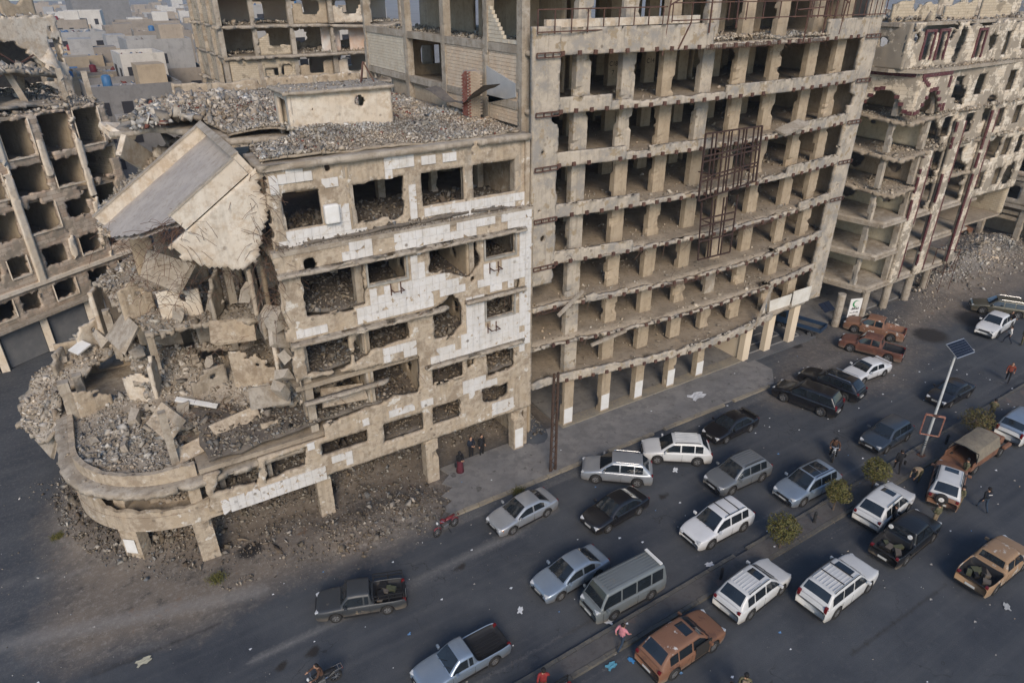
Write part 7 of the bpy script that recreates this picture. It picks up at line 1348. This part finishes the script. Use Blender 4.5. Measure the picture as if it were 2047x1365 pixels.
def minitruck():
    f = gz(1565.5, 657.5); r = gz(1623, 675); d = f - r; a = math.atan2(d[1], d[0]); t = thing('small_truck', 'small dark blue flatbed truck parked behind the painted columns', 'truck', ((f[0] + r[0]) / 2 + .6 * math.sin(a), (f[1] + r[1]) / 2 - .6 * math.cos(a) + .3, .0), a); P = PNT['truckblue']
    b = MB(); V = [(.75, .6), (2.05, .6), (2.1, 1.1), (1.75, 1.85), (.75, 1.88)]
    b.add([(x, -.78, z) for x, z in V] + [(x, .78, z) for x, z in V], [tuple(range(5)), tuple(range(5, 10))[::-1]] + [(i, 5 + i, 5 + (i + 1) % 5, (i + 1) % 5) for i in range(5)]); bevel(b.build('cab', P, t), .05)
    b = MB(); b.box((1.945, 0, 1.48), (.03, 1.35, .62), Matrix.Rotation(-.44, 3, 'Y')); b.build('windscreen', GLASS, t)
    for s in (-1, 1): b = MB(); b.box((1.3, s * .785, 1.45), (.7, .02, .5)); b.build('side_window', GLASS, t); b = MB(); b.b2((-2.2, s * .8 - .03, .72), (.65, s * .8 + .03, 1.05)); b.build('bed_side', P, t)
    b = MB(); b.b2((-2.2, -.77, .62), (.65, .77, .72)); b.build('bed_floor', mat('worn_bed', (.13, .125, .11), (.09, .085, .08), None, 2), t); b = MB(); b.b2((-2.25, -.8, .72), (-2.2, .8, 1.05)); b.build('tailgate', P, t); b = MB(); b.b2((.6, -.75, 1.05), (.66, .75, 1.7)); b.build('headboard', TRIM, t)
    for (x, s) in ((-1.35, -1), (-1.35, 1), (1.4, -1), (1.4, 1)): o = obj('wheel', WD[(.31, False)][0], t, (x, s * .68, .31)); obj('rim', WD[(.31, False)][1], o, None, (0, 0, 0 if s > 0 else math.pi))
minitruck()
# ================================================================== PEOPLE
SKIN = mat('skin', (.36, .21, .14), rough=.6); HAIR = mat('dark_hair', (.015, .012, .010), rough=.7); SHOE = mat('shoe_leather', (.02, .018, .016), rough=.6)
def cloth(n, c, c2=None, sc=6): return mat('cloth_' + n, c, c2 or tuple(v * .75 for v in c), None, sc, rough=.95, coords='obj')
CL = {'black': cloth('black', (.018, .018, .02)), 'navy': cloth('navy', (.02, .026, .04)), 'jeans': cloth('jeans', (.035, .055, .085)), 'pink': cloth('pink', (.60, .24, .27)), 'rust': cloth('rust', (.20, .05, .03)), 'maroon': cloth('maroon', (.11, .025, .035)), 'camo': cloth('camo', (.15, .13, .075), (.06, .065, .035), 9), 'tan': cloth('tan', (.30, .23, .15)), 'white': cloth('white', (.60, .58, .55)), 'brown': cloth('brown', (.10, .055, .035)), 'red': cloth('red', (.26, .035, .035)), 'grey': cloth('grey', (.12, .12, .125))}
def J(*a): return Vector(a)
def pose(kind):
    """joints in metres, facing +X, left = +Y, for a 1.74 m adult"""
    j = dict(pel=J(0, 0, .95), wai=J(.0, 0, 1.10), che=J(0, 0, 1.30), nek=J(0, 0, 1.48), hed=J(.02, 0, 1.60), top=J(.02, 0, 1.70))
    for s, k in ((1, 'l'), (-1, 'r')):
        j['sh' + k] = J(0, s * .19, 1.43); j['el' + k] = J(-.03, s * .25, 1.14); j['wr' + k] = J(.06, s * .25, .90); j['hip' + k] = J(0, s * .10, .90); j['kn' + k] = J(.02, s * .11, .49); j['an' + k] = J(-.02, s * .11, .08); j['to' + k] = J(.15, s * .12, .04)
    if kind == 'walk':
        j['knl'] = J(.24, .10, .53); j['anl'] = J(.28, .10, .12); j['tol'] = J(.44, .10, .08); j['knr'] = J(-.06, -.10, .50); j['anr'] = J(-.34, -.10, .14); j['tor'] = J(-.22, -.11, .05)
        j['ell'] = J(-.16, .26, 1.17); j['wrl'] = J(-.12, .26, .94); j['elr'] = J(.12, -.26, 1.16); j['wrr'] = J(.30, -.24, 1.0)
    if kind == 'hold': j['ell'] = J(.02, .27, 1.15); j['wrl'] = J(.24, .12, 1.08); j['elr'] = J(.02, -.27, 1.15); j['wrr'] = J(.24, -.10, 1.12)
    if kind == 'bend':
        for k, v in dict(pel=J(-.1, 0, .92), wai=J(.02, 0, 1.02), che=J(.24, 0, 1.08), nek=J(.42, 0, 1.06), hed=J(.54, 0, 1.02), top=J(.63, 0, .98), shl=J(.36, .19, 1.05), shr=J(.36, -.19, 1.05), ell=J(.42, .22, .78), elr=J(.42, -.22, .78), wrl=J(.52, .16, .54), wrr=J(.52, -.16, .54)).items(): j[k] = v
        j['hipl'] = J(-.1, .1, .88); j['hipr'] = J(-.1, -.1, .88)
    if kind == 'ride':
        for k, v in dict(pel=J(-.05, 0, .82), wai=J(-.02, 0, .98), che=J(.05, 0, 1.18), nek=J(.10, 0, 1.36), hed=J(.14, 0, 1.48), top=J(.14, 0, 1.58), shl=J(.08, .19, 1.31), shr=J(.08, -.19, 1.31), ell=J(.22, .30, 1.10), elr=J(.22, -.30, 1.10), wrl=J(.46, .27, 1.02), wrr=J(.46, -.27, 1.02)).items(): j[k] = v
        for s, k in ((1, 'l'), (-1, 'r')): j['hip' + k] = J(0, s * .12, .80); j['kn' + k] = J(.36, s * .18, .68); j['an' + k] = J(.18, s * .18, .30); j['to' + k] = J(.34, s * .18, .27)
    return j
RAD = dict(pel=(.135, .165), wai=(.12, .15), che=(.125, .18), nek=(.06, .06), hed=(.085, .08), top=(.06, .055), sh=(.075, .075), el=(.052, .052), wr=(.036, .036), hip=(.095, .095), kn=(.066, .066), an=(.045, .045), to=(.04, .045))
BONES = [('pel', 'wai', 'T'), ('wai', 'che', 'T'), ('che', 'nek', 'T'), ('nek', 'hed', 'S'), ('hed', 'top', 'S')] + [b for k in 'lr' for b in (('che', 'sh' + k, 'T'), ('sh' + k, 'el' + k, 'T'), ('el' + k, 'wr' + k, 'T'), ('pel', 'hip' + k, 'L'), ('hip' + k, 'kn' + k, 'L'), ('kn' + k, 'an' + k, 'L'), ('an' + k, 'to' + k, 'F'))]
def person(label, px, ang, kind, top, leg, extras=(), hair=True, z=0.0, sc=1.0, loc=None, group=None):
    j = pose(kind); names = list(j); idx = {n: i for i, n in enumerate(names)}; me = bpy.data.meshes.new('p'); me.from_pydata([tuple(j[n]) for n in names], [(idx[a], idx[b]) for a, b, _ in BONES], [])
    o = bpy.data.objects.new('p', me); COL.objects.link(o); md = o.modifiers.new('s', 'SKIN'); md.use_smooth_shade = True
    for i, n in enumerate(names):
        rd = RAD.get(n) or RAD[n[:-1]]; bulk = 1.12 if 'coat' in extras and n in ('pel', 'wai', 'che') else 1.0; me.skin_vertices[0].data[i].radius = (rd[0] * bulk, rd[1] * bulk); me.skin_vertices[0].data[i].use_root = (n == 'pel')
    sb = o.modifiers.new('u', 'SUBSURF'); sb.levels = 1; sb.render_levels = 1
    dg = bpy.context.evaluated_depsgraph_get(); body = bpy.data.meshes.new_from_object(o.evaluated_get(dg)); bpy.data.objects.remove(o)
    bm = bmesh.new(); bm.from_mesh(body)
    # hands: palm with four fingers and a thumb, feet kept from the skin
    for k, s in (('l', 1), ('r', -1)):
        w_ = j['wr' + k]; d = (w_ - j['el' + k]).normalized(); side = d.cross(Vector((1, 0, 0))).normalized() if abs(d.x) < .9 else Vector((0, 1, 0)); hb = MB()
        hb.tube([w_, w_ + d * .05, w_ + d * .09], [.03, .04, .036], 6)
        for f in range(4): p = w_ + d * .085 + side * (f - 1.5) * .02; L = (.07, .08, .075, .06)[f]; q = p + d * L * .55; hb.tube([p, q, q + (d + side.cross(d) * .5 * s).normalized() * L * .5], [.010, .009, .007], 5)
        p = w_ + d * .035 + side * .036 * s; hb.tube([p, p + (d * .6 + side * s).normalized() * .035, p + (d + side * .5 * s).normalized() * .065], [.012, .011, .008], 5)
        vs = [bm.verts.new(v) for v in hb.V]
        for f in hb.F:
            try: bm.faces.new([vs[i] for i in f])
            except ValueError: pass
    # head: nose, ears, brow
    h = j['hed']; u = (j['top'] - j['nek']).normalized(); fwd = Vector((1, 0, 0)) if kind != 'bend' else Vector((.3, 0, -.95))
    hb = MB(); hb.tube([h - u * .10 , h - u * .02, h + u * .06, h + u * .12], [.062, .088, .094, .05], 10); hb.tube([h + fwd * .075 + u * .03, h + fwd * .115 - u * .015, h + fwd * .085 - u * .03], [.010, .016, .012], 5)
    for s in (-1, 1): e = h + Vector((0, s * .09, 0)); hb.tube([e - u * .03, e, e + u * .03], [.01, .02, .012], 5)
    vs = [bm.verts.new(v) for v in hb.V]
    for f in hb.F:
        try: bm.faces.new([vs[i] for i in f])
        except ValueError: pass
    mats = [SKIN, CL[top], CL[leg], SHOE]; seg = [(j[a], j[b], t) for a, b, t in BONES]
    for f in bm.faces:
        c = f.calc_center_median(); best = min(seg, key=lambda q: (c - (q[0] + (q[1] - q[0]) * max(0, min(1, (c - q[0]).dot(q[1] - q[0]) / (q[1] - q[0]).length_squared)))).length)
        t = best[2]; near = min((c - j['wrl']).length, (c - j['wrr']).length)
        f.material_index = 0 if t == 'S' else 3 if t == 'F' else 2 if t == 'L' else 1
        if t == 'T' and near < .03: f.material_index = 0
        if t == 'T' and ((c - j['wrl']).dot((j['wrl'] - j['ell']).normalized()) > .0 and (c - j['wrl']).length < .2 or (c - j['wrr']).dot((j['wrr'] - j['elr']).normalized()) > .0 and (c - j['wrr']).length < .2): f.material_index = 0
        if 'coat' in extras and t == 'L' and c.z > .62: f.material_index = 1
        f.smooth = True
    m2 = bpy.data.meshes.new('person'); bm.to_mesh(m2); bm.free(); bpy.data.meshes.remove(body)
    for m_ in mats: m2.materials.append(m_)
    p = gz(*px) if loc is None else np.array(loc); t = obj('person', m2, None, (p[0], p[1], z if loc is None else p[2]), (0, 0, math.radians(ang)), (sc, sc, sc)); tag(t, label, 'person', group)
    if hair:
        b = MB(); b.tube([h - u * .03 - fwd * .03, h + u * .05 - fwd * .02, h + u * .105 - fwd * .01, h + u * .135], [.088, .102, .082, .03], 10); b.build('hair', HAIR, t, True)
    if 'helmet' in extras or 'cap' in extras:
        b = MB(); b.tube([h + u * .03, h + u * .09, h + u * .135, h + u * .155], [.108, .105, .075, .02], 10); b.build('cap', CL['black'], t, True)
    for s in (-1, 1):
        b = MB(); e = h + fwd * .082 + Vector((0, s * .033, 0)) + u * .02; b.box(e, (.012, .02, .012)); b.build('eye', HAIR, t)
    b = MB(); b.box(h + fwd * .08 - u * .055, (.014, .045, .009)); b.build('mouth', mat('lips', (.22, .08, .07)), t)
    if 'vest' in extras:
        b = MB(); c = j['che']; b.tube([j['wai'] + Vector((0, 0, -.04)), j['wai'], c, c + (j['nek'] - c) * .5], [.17, .185, .20, .13], 10); b.build('vest', CL['camo' if top != 'red' else 'black'] if top != 'black' else CL['navy'], t, True)
    if 'strip' in extras: b = MB(); b.box((-.196, 0, 1.34), (.012, .22, .055)); b.build('back_strip', CL['white'], t)
    if 'robe' in extras:
        b = MB(); b.tube([(0, 0, .06), (0, 0, .4), (0, 0, .8), (0, 0, 1.0)], [.27, .235, .20, .19], 12); b.build('long_skirt', CL[leg], t, True)
    if 'scarf' in extras: b = MB(); b.tube([h - u * .2, h - u * .06, h + u * .06, h + u * .14], [.15, .105, .112, .04], 10); b.build('headscarf', CL['black'], t, True)
    if 'bag' in extras: b = MB(); b.box((.0, -.34, .82), (.16, .12, .3)); bevel(b.build('bag', CL['black'], t), .04)
    if 'pack' in extras: b = MB(); b.box(j['che'] + Vector((-.2, 0, .0)), (.16, .3, .38)); bevel(b.build('backpack', CL['tan'], t), .05)
    if 'rifle' in extras: b = MB(); b.bar((.18, -.22, 1.2), (.12, .2, .86), .04); b.box((.17, -.05, 1.06), (.05, .09, .12)); b.build('rifle', TRIM, t)
    return t
person('person in long maroon skirt and dark coat with bag beside ruin column', (920, 945), -75, 'hold', 'black', 'maroon', ('coat', 'robe', 'scarf', 'bag'), False)
person('person in black looking at held phone under the tiled ruin', (942, 915), -85, 'hold', 'navy', 'black'); person('person in black jacket standing with arms down under the tiled ruin', (963, 911), -80, 'stand', 'black', 'black', ('coat',))
person('person in pink shirt and jeans stepping along the median kerb', (1240, 1300), 10, 'walk', 'pink', 'jeans', z=.13); person('person in red top and camouflage trousers walking by the median', (1085, 1388), 60, 'walk', 'red', 'camo', ('cap',))
person('camouflaged person with tan pack walking past the mud-plastered car', (1481, 1398), 40, 'walk', 'camo', 'camo', ('pack', 'cap')); person('person with dark hair beside the tan-packed walker', (1452, 1415), 60, 'stand', 'black', 'black')
person('person in dark padded jacket standing on the median by the lamp', (1790, 946), 40, 'walk', 'black', 'black', ('coat', 'bag'), z=.13); person('person in tan vest bending down at the median kerb', (1832, 962), 170, 'bend', 'tan', 'camo')
person('camouflaged person with rifle standing beside the mud-smeared off-roader', (1912, 1016), 150, 'hold', 'camo', 'camo', ('vest', 'cap', 'rifle')); person('person in black vest with white strip across the back walking away', (1962, 1020), 60, 'walk', 'black', 'jeans', ('vest', 'cap', 'strip'))
person('person in pale trousers leaning at the mud-smeared off-roader tail', (1864, 1052), 80, 'hold', 'camo', 'tan', ('vest',)); person('person in black standing between white off-roader and black pickup', (1779, 1054), 120, 'stand', 'black', 'black', ('coat', 'cap'))
person('person in rust jacket striding across the empty road', (2012, 763), 200, 'walk', 'rust', 'black'); person('person in white top standing at the white pickup flank', (2012, 687), 100, 'walk', 'white', 'navy'); person('camouflaged person standing behind the white pickup', (2041, 690), 120, 'stand', 'camo', 'camo', ('vest', 'cap'))
person('camouflaged person beside the open door of the silvery off-roader', (1977, 838), 20, 'hold', 'camo', 'camo', ('vest', 'cap')); person('camouflaged person at the open tail of the canvas jeep', (1921, 960), 120, 'stand', 'camo', 'camo', ('vest', 'cap'))
person('person in black sitting up in the white pickup bed', None, 200, 'ride', 'black', 'black', ('cap',), loc=(67.6, 24.4, -.05)); person('person in dark clothes crouched at the white pickup tail', None, 240, 'ride', 'black', 'camo', (), loc=(68.4, 24.0, -.05))
# ================================================================== MOTORCYCLES
def motorbike(label, px, ang, col, lean=0.0):
    p = gz(*px); t = thing('motorcycle', label, 'motorcycle', (p[0], p[1], 0), math.radians(ang)); t.rotation_euler.x = lean; r = .29; PT = mat('bike_' + col[0], col[1], rough=.35, coat=.4)
    for x in (-.62, .64):
        b = MB(); b.lathe([(r - .07, -.035), (r - .02, -.045), (r, 0), (r - .02, .045), (r - .07, .035), (r - .07, -.035)], 18, 'Y', (x, 0, r)); o = b.build('wheel', TYRE, t, True); b = MB(); b.lathe([(.0, -.03), (.05, -.03), (.05, .03), (0, .03)], 10, 'Y', (x, 0, r))
        for k in range(8): a = k * math.pi / 4; b.bar((x, 0, r), (x + (r - .06) * math.cos(a), 0, r + (r - .06) * math.sin(a)), .012)
        b.build('spokes', RIM, o); b = MB(); b.tube([(x - .3 * math.cos(math.radians(q)), 0, r + .33 * math.sin(math.radians(q))) for q in (25, 60, 95, 130)], .05, 5); b.build('mudguard', PT, t)
    b = MB(); b.tube([(.42, 0, .86), (-.35, 0, .72), (-.62, 0, r)], .028, 6); b.tube([(.42, 0, .86), (.18, 0, .35), (-.3, 0, .33), (-.35, 0, .72)], .025, 6); b.build('frame', TRIM, t); b = MB(); b.box((.03, 0, .42), (.38, .26, .3)); bevel(b.build('engine', mat('engine_metal', (.20, .20, .20), rough=.4, metal=.6), t), .05)
    b = MB(); b.tube([(.40, 0, .84), (.2, 0, .87), (-.02, 0, .80)], [.07, .15, .09], 8); b.build('fuel_tank', PT, t, True); b = MB(); b.tube([(.02, 0, .80), (-.3, 0, .80), (-.68, 0, .83)], [.09, .13, .08], 8); o = b.build('seat', TRIM if col[0] != 'red' else PT, t, True); o.scale = (1, 1.1, .6); o.location.z = .32
    for s in (-1, 1): b = MB(); b.bar((.64, s * .07, r), (.44, s * .07, .95), .04); b.build('fork', CHROME, t); b = MB(); b.tube([(.44, 0, .98), (.40, s * .2, 1.04), (.30, s * .36, 1.02)], .016, 6); b.build('handlebar', CHROME, t); b = MB(); b.tube([(.40, s * .26, 1.05), (.42, s * .30, 1.2)], .008, 4); b.build('mirror_stem', TRIM, t)
    b = MB(); b.lathe([(0, -.02), (.085, -.02), (.09, .05), (.0, .1)], 12, 'X', (.54, 0, .9)); b.build('headlight', LENS, t, True); b = MB(); b.tube([(.1, -.14, .28), (-.4, -.16, .26), (-.75, -.16, .36)], [.025, .04, .045], 7); b.build('exhaust', CHROME, t)
    b = MB()
    for s in (-1, 1): b.bar((-.5, s * .13, .8), (-.95, s * .13, .82), .022)
    for x in (-.62, -.78, -.95): b.bar((x, -.13, .82), (x, .13, .82), .02)
    b.build('rear_rack', CHROME, t); b = MB(); b.box((-.96, 0, .7), (.05, .12, .08)); b.build('tail_light', REDL, t); b = MB(); b.bar((-.05, .1, .3), (-.1, .3, .02), .025); b.build('side_stand', TRIM, t)
    return t
motorbike('red motorcycle parked at the rubble end of the pavement', (893, 1062), 192, ('red', (.16, .025, .03)), .12); motorbike('dark motorcycle ridden past the dark blue hatchback', (1663, 912), 215, ('dark', (.03, .03, .032))); motorbike('black motorcycle with chrome rack ridden beside the low silver pickup', (646, 1372), 180, ('black', (.02, .02, .02)))
p = gz(1663, 912); person('person in brown jacket riding the dark motorcycle', None, 215, 'ride', 'brown', 'black', ('helmet',), loc=(p[0], p[1], 0)); p = gz(646, 1372); person('person in brown jacket riding the black motorcycle by silver pickup', None, 180, 'ride', 'brown', 'black', (), loc=(p[0], p[1], 0))
# ================================================================== STREET FURNITURE AND TREES
def lamp():
    A = gz(1840, 913); t = thing('street_lamp', 'white solar street lamp with tilted panel and rusty poster frame', 'street lamp', (A[0], A[1], .13)); POLE = mat('lamp_paint', (.46, .48, .48), (.40, .41, .40), None, 2, rough=.5)
    b = MB(); b.tube([(0, 0, 0), (0, 0, 3), (0, 0, 7.9)], [.10, .085, .06], 12); b.build('pole', POLE, t, True); b = MB(); b.box((0, 0, .03), (.42, .42, .06)); b.build('base_plate', RUST, t)
    for k in range(4): b = MB(); a = k * math.pi / 2 + .78; b.tube([(.2 * math.cos(a), .2 * math.sin(a), .05), (.2 * math.cos(a), .2 * math.sin(a), .14)], .02, 6); b.build('bolt', RUST, t)
    Rm = Matrix.Rotation(math.radians(-4), 3, 'Z') @ Matrix.Rotation(math.radians(33), 3, 'X'); c = Vector((.1, -.1, 8.1)); b = MB(); b.box(c, (1.75, 1.05, .05), Rm); pn = b.build('panel_frame', mat('aluminium', (.5, .5, .5), rough=.35, metal=.7), t); cb = MB(); cb.box((0, 0, 0), (.164, .153, .006)); cm = cb.data('solar_cell', SOL)
    for i in range(10):
        for k in range(6): q = c + Rm @ Vector((-.765 + i * .17, -.4 + k * .16, .03)); o = obj('solar_cell', cm, pn, tuple(q), Rm.to_euler())
    b = MB(); b.bar((0, 0, 7.7), tuple(c - Rm @ Vector((0, 0, .03))), .07); b.build('panel_bracket', RUST, t); b = MB(); b.tube([(0, 0, 7.45), (.9, -.2, 7.7)], .03, 6); b.box((1.15, -.25, 7.72), (.6, .2, .07)); b.build('lamp_arm', POLE, t)
    RED = mat('rusty_red', (.25, .07, .05), (.33, .16, .10), (.4, .36, .33), 4, coords='obj', rough=.7); f0 = math.radians(-52); ux, uy = math.cos(f0), math.sin(f0); fr = [(-.55, 1.75), (.55, 1.75), (.55, 3.25), (-.55, 3.25)]
    for (p, q, w_) in ((0, 1, .045), (1, 2, .05), (2, 3, .16), (3, 0, .05)): b = MB(); b.bar((fr[p][0] * ux - .1, fr[p][0] * uy - .1, fr[p][1]), (fr[q][0] * ux - .1, fr[q][0] * uy - .1, fr[q][1]), w_, .07); b.build('poster_frame', RED, t)
    b = MB(); b.box((-.1, -.1, 3.25), (.3, .3, .1)); b.build('clamp', RUST, t)
    for z in (.9, 1.05, 1.2): b = MB(); b.lathe([(.1, -.02), (.115, -.02), (.115, .02), (.1, .02)], 10, 'Z', (0, 0, z)); b.build('clamp_band', TRIM, t)
lamp()
def lattice():
    A = gz(1105, 943); t = thing('lattice_pole', 'rusty steel lattice pole standing on the pavement edge', 'pole', (A[0], A[1], .1)); H_ = 7.3; RU = mat('lattice_rust', (.055, .036, .028), (.085, .052, .036), (.04, .028, .024), 3, rough=.85)
    for s in (-1, 1): b = MB(); b.bar((s * .2, 0, 0), (s * .15, 0, H_), .10, .14); b.build('upright', RU, t)
    n = 17
    for k in range(n): z0 = k * H_ / n; z1 = z0 + H_ / n; s = 1 if k % 2 else -1; b = MB(); b.bar((s * .19, -.05, z0), (-s * .18, -.05, z1), .03, .05); b.build('lacing_bar', RU, t)
lattice()
def bollard(px):
    A = gz(*px); b = MB(); b.tube([(0, 0, 0), (0, 0, .72), (0, 0, .80)], [.085, .085, .05], 10); o = b.build('bollard', mat('bollard_paint', (.02, .02, .022), (.04, .04, .04), None, 4, rough=.6), None, loc=(A[0], A[1], .13)); bb = MB(); bb.lathe([(.086, .60), (.09, .60), (.09, .66), (.086, .66)], 10); bb.build('collar', TRIM, o)
    return o
for px, lb in (((1440, 1160), 'short black bollard on the median by the white estate'), ((1626, 1047), 'short black bollard between two round trees'), ((1889, 890), 'short black bollard near the lamp and the canvas jeep'), ((1683, 1008), 'short black bollard behind the rounded tree trunk')): tag(bollard(px), lb, 'bollard')
LEAF = [mat('leaf_%d' % i, c, rough=.7) for i, c in enumerate([(.095, .095, .026), (.135, .12, .035), (.06, .066, .02), (.17, .14, .05), (.105, .075, .035)])]
def tree(label, px, r, zc, brown=0.0, sprawl=0.34, n=3800):
    A = gz(*px); t = thing('clipped_tree', label, 'tree', (A[0], A[1], .13)); b = MB(); b.tube([(0, 0, 0), (.03, .02, zc * .5), (0, 0, zc)], [.06, .05, .035], 7)
    for k in range(7): a = k * .9; b.tube([(0, 0, zc * .55), (.3 * r * math.cos(a), .3 * r * math.sin(a), zc), (.7 * r * math.cos(a), .7 * r * math.sin(a), zc + .3 * r * math.sin(k * 2))], [.03, .018, .008], 5)
    b.build('trunk', mat('bark', (.09, .07, .05), (.13, .10, .075), None, 6), t); q = rng.normal(size=(n, 3)); q /= np.linalg.norm(q, axis=1)[:, None]; rad = (.72 + .32 * rng.random(n) ** .6) * (1 + (.16 + sprawl) * fnoise(q[:, 0] * 2.2 + A[0], q[:, 1] * 2.2, q[:, 2] * 2.2)); inner = rng.random(n) < .25; rad[inner] *= rng.uniform(.4, .9, inner.sum())
    gap = fnoise(q[:, 0] * 3.4 + A[0], q[:, 1] * 3.4, q[:, 2] * 3.4 + 4) > -.22; q = q[gap]; rad = rad[gap]; P = q * rad[:, None] * r * np.array([1, 1, .92]) + np.array([0, 0, zc]); m_ = len(P); s = rng.uniform(.035, .07, m_); a = rng.normal(size=(m_, 3)); a /= np.linalg.norm(a, axis=1)[:, None]; c = np.cross(a, q + .3 * rng.normal(size=(m_, 3))); c /= np.linalg.norm(c, axis=1)[:, None] + 1e-9
    V = np.stack([P - a * s[:, None], P + c * s[:, None] * .55, P + a * s[:, None], P - c * s[:, None] * .55], 1).reshape(-1, 3); F = np.arange(m_ * 4).reshape(m_, 4); me = bigmesh('crown', V, F, LEAF); mi = rng.choice([0, 1, 2, 3, 4], m_, p=[.32, .28, .2 - brown * .1, .15, .05 + brown * .1]) if brown < .5 else rng.choice([0, 1, 2, 3, 4], m_, p=[.12, .1, .2, .18, .4]); me.polygons.foreach_set('material_index', mi.astype(np.int32)); tag(obj('crown', me, t), kind='stuff')
tree('round clipped tree with olive crown before the white off-roader', (1557, 1098), .82, 1.45); tree('round clipped tree half hiding the pale blue off-roader', (1664, 1022), .72, 1.45, .2); tree('round clipped tree on the median beside the padded-jacket person', (1741, 978), .78, 1.45); tree('sprawling brownish tree on the median near the canvas jeep', (1946, 873), .95, 1.2, .8, .3, 3400)
# weeds
for (px, r, lb) in (((435, 1162), .45, 'green weeds growing at the foot of the corner rubble'), ((1760, 688), .5, 'sparse weeds beside the round columns'), ((118, 1075), .35, 'dusty weed tuft on dirt by the round corner'), ((1035, 985), .4, 'dark weeds growing along the broken kerb')):
    A = gz(*px); n = 400; P = np.stack([rng.normal(0, r * .5, n), rng.normal(0, r * .4, n), rng.random(n) * .1], -1); d = rng.normal(0, .06, (n, 3)); d[:, 2] = rng.uniform(.06, .2, n); w_ = np.array([.02, 0, 0]); V = np.stack([P, P + w_, P + d + w_, P + d], 1).reshape(-1, 3); me = bigmesh('weeds', V, np.arange(n * 4).reshape(n, 4), LEAF); me.polygons.foreach_set('material_index', rng.integers(0, 3, n).astype(np.int32)); tag(obj('weeds', me, None, (A[0], A[1], .02 if px[1] != 1162 else .1)), lb, 'weeds', kind='stuff')
# ================================================================== HAZE over the city
hz = MB(); hz.b2((-420, -60, -1.2), (760, 900, 34)); hzm = bpy.data.materials.new('haze_air'); hzm.use_nodes = True; _n = hzm.node_tree.nodes
for _x in list(_n):
    if _x.type != 'OUTPUT_MATERIAL': _n.remove(_x)
pv = _n.new('ShaderNodeVolumePrincipled'); pv.inputs['Color'].default_value = (.72, .82, 1.0, 1); pv.inputs['Density'].default_value = .00028; pv.inputs['Anisotropy'].default_value = .2
hzm.node_tree.links.new(pv.outputs[0], _n['Material Output'].inputs['Volume']); tag(hz.build('haze', hzm), kind='stuff')
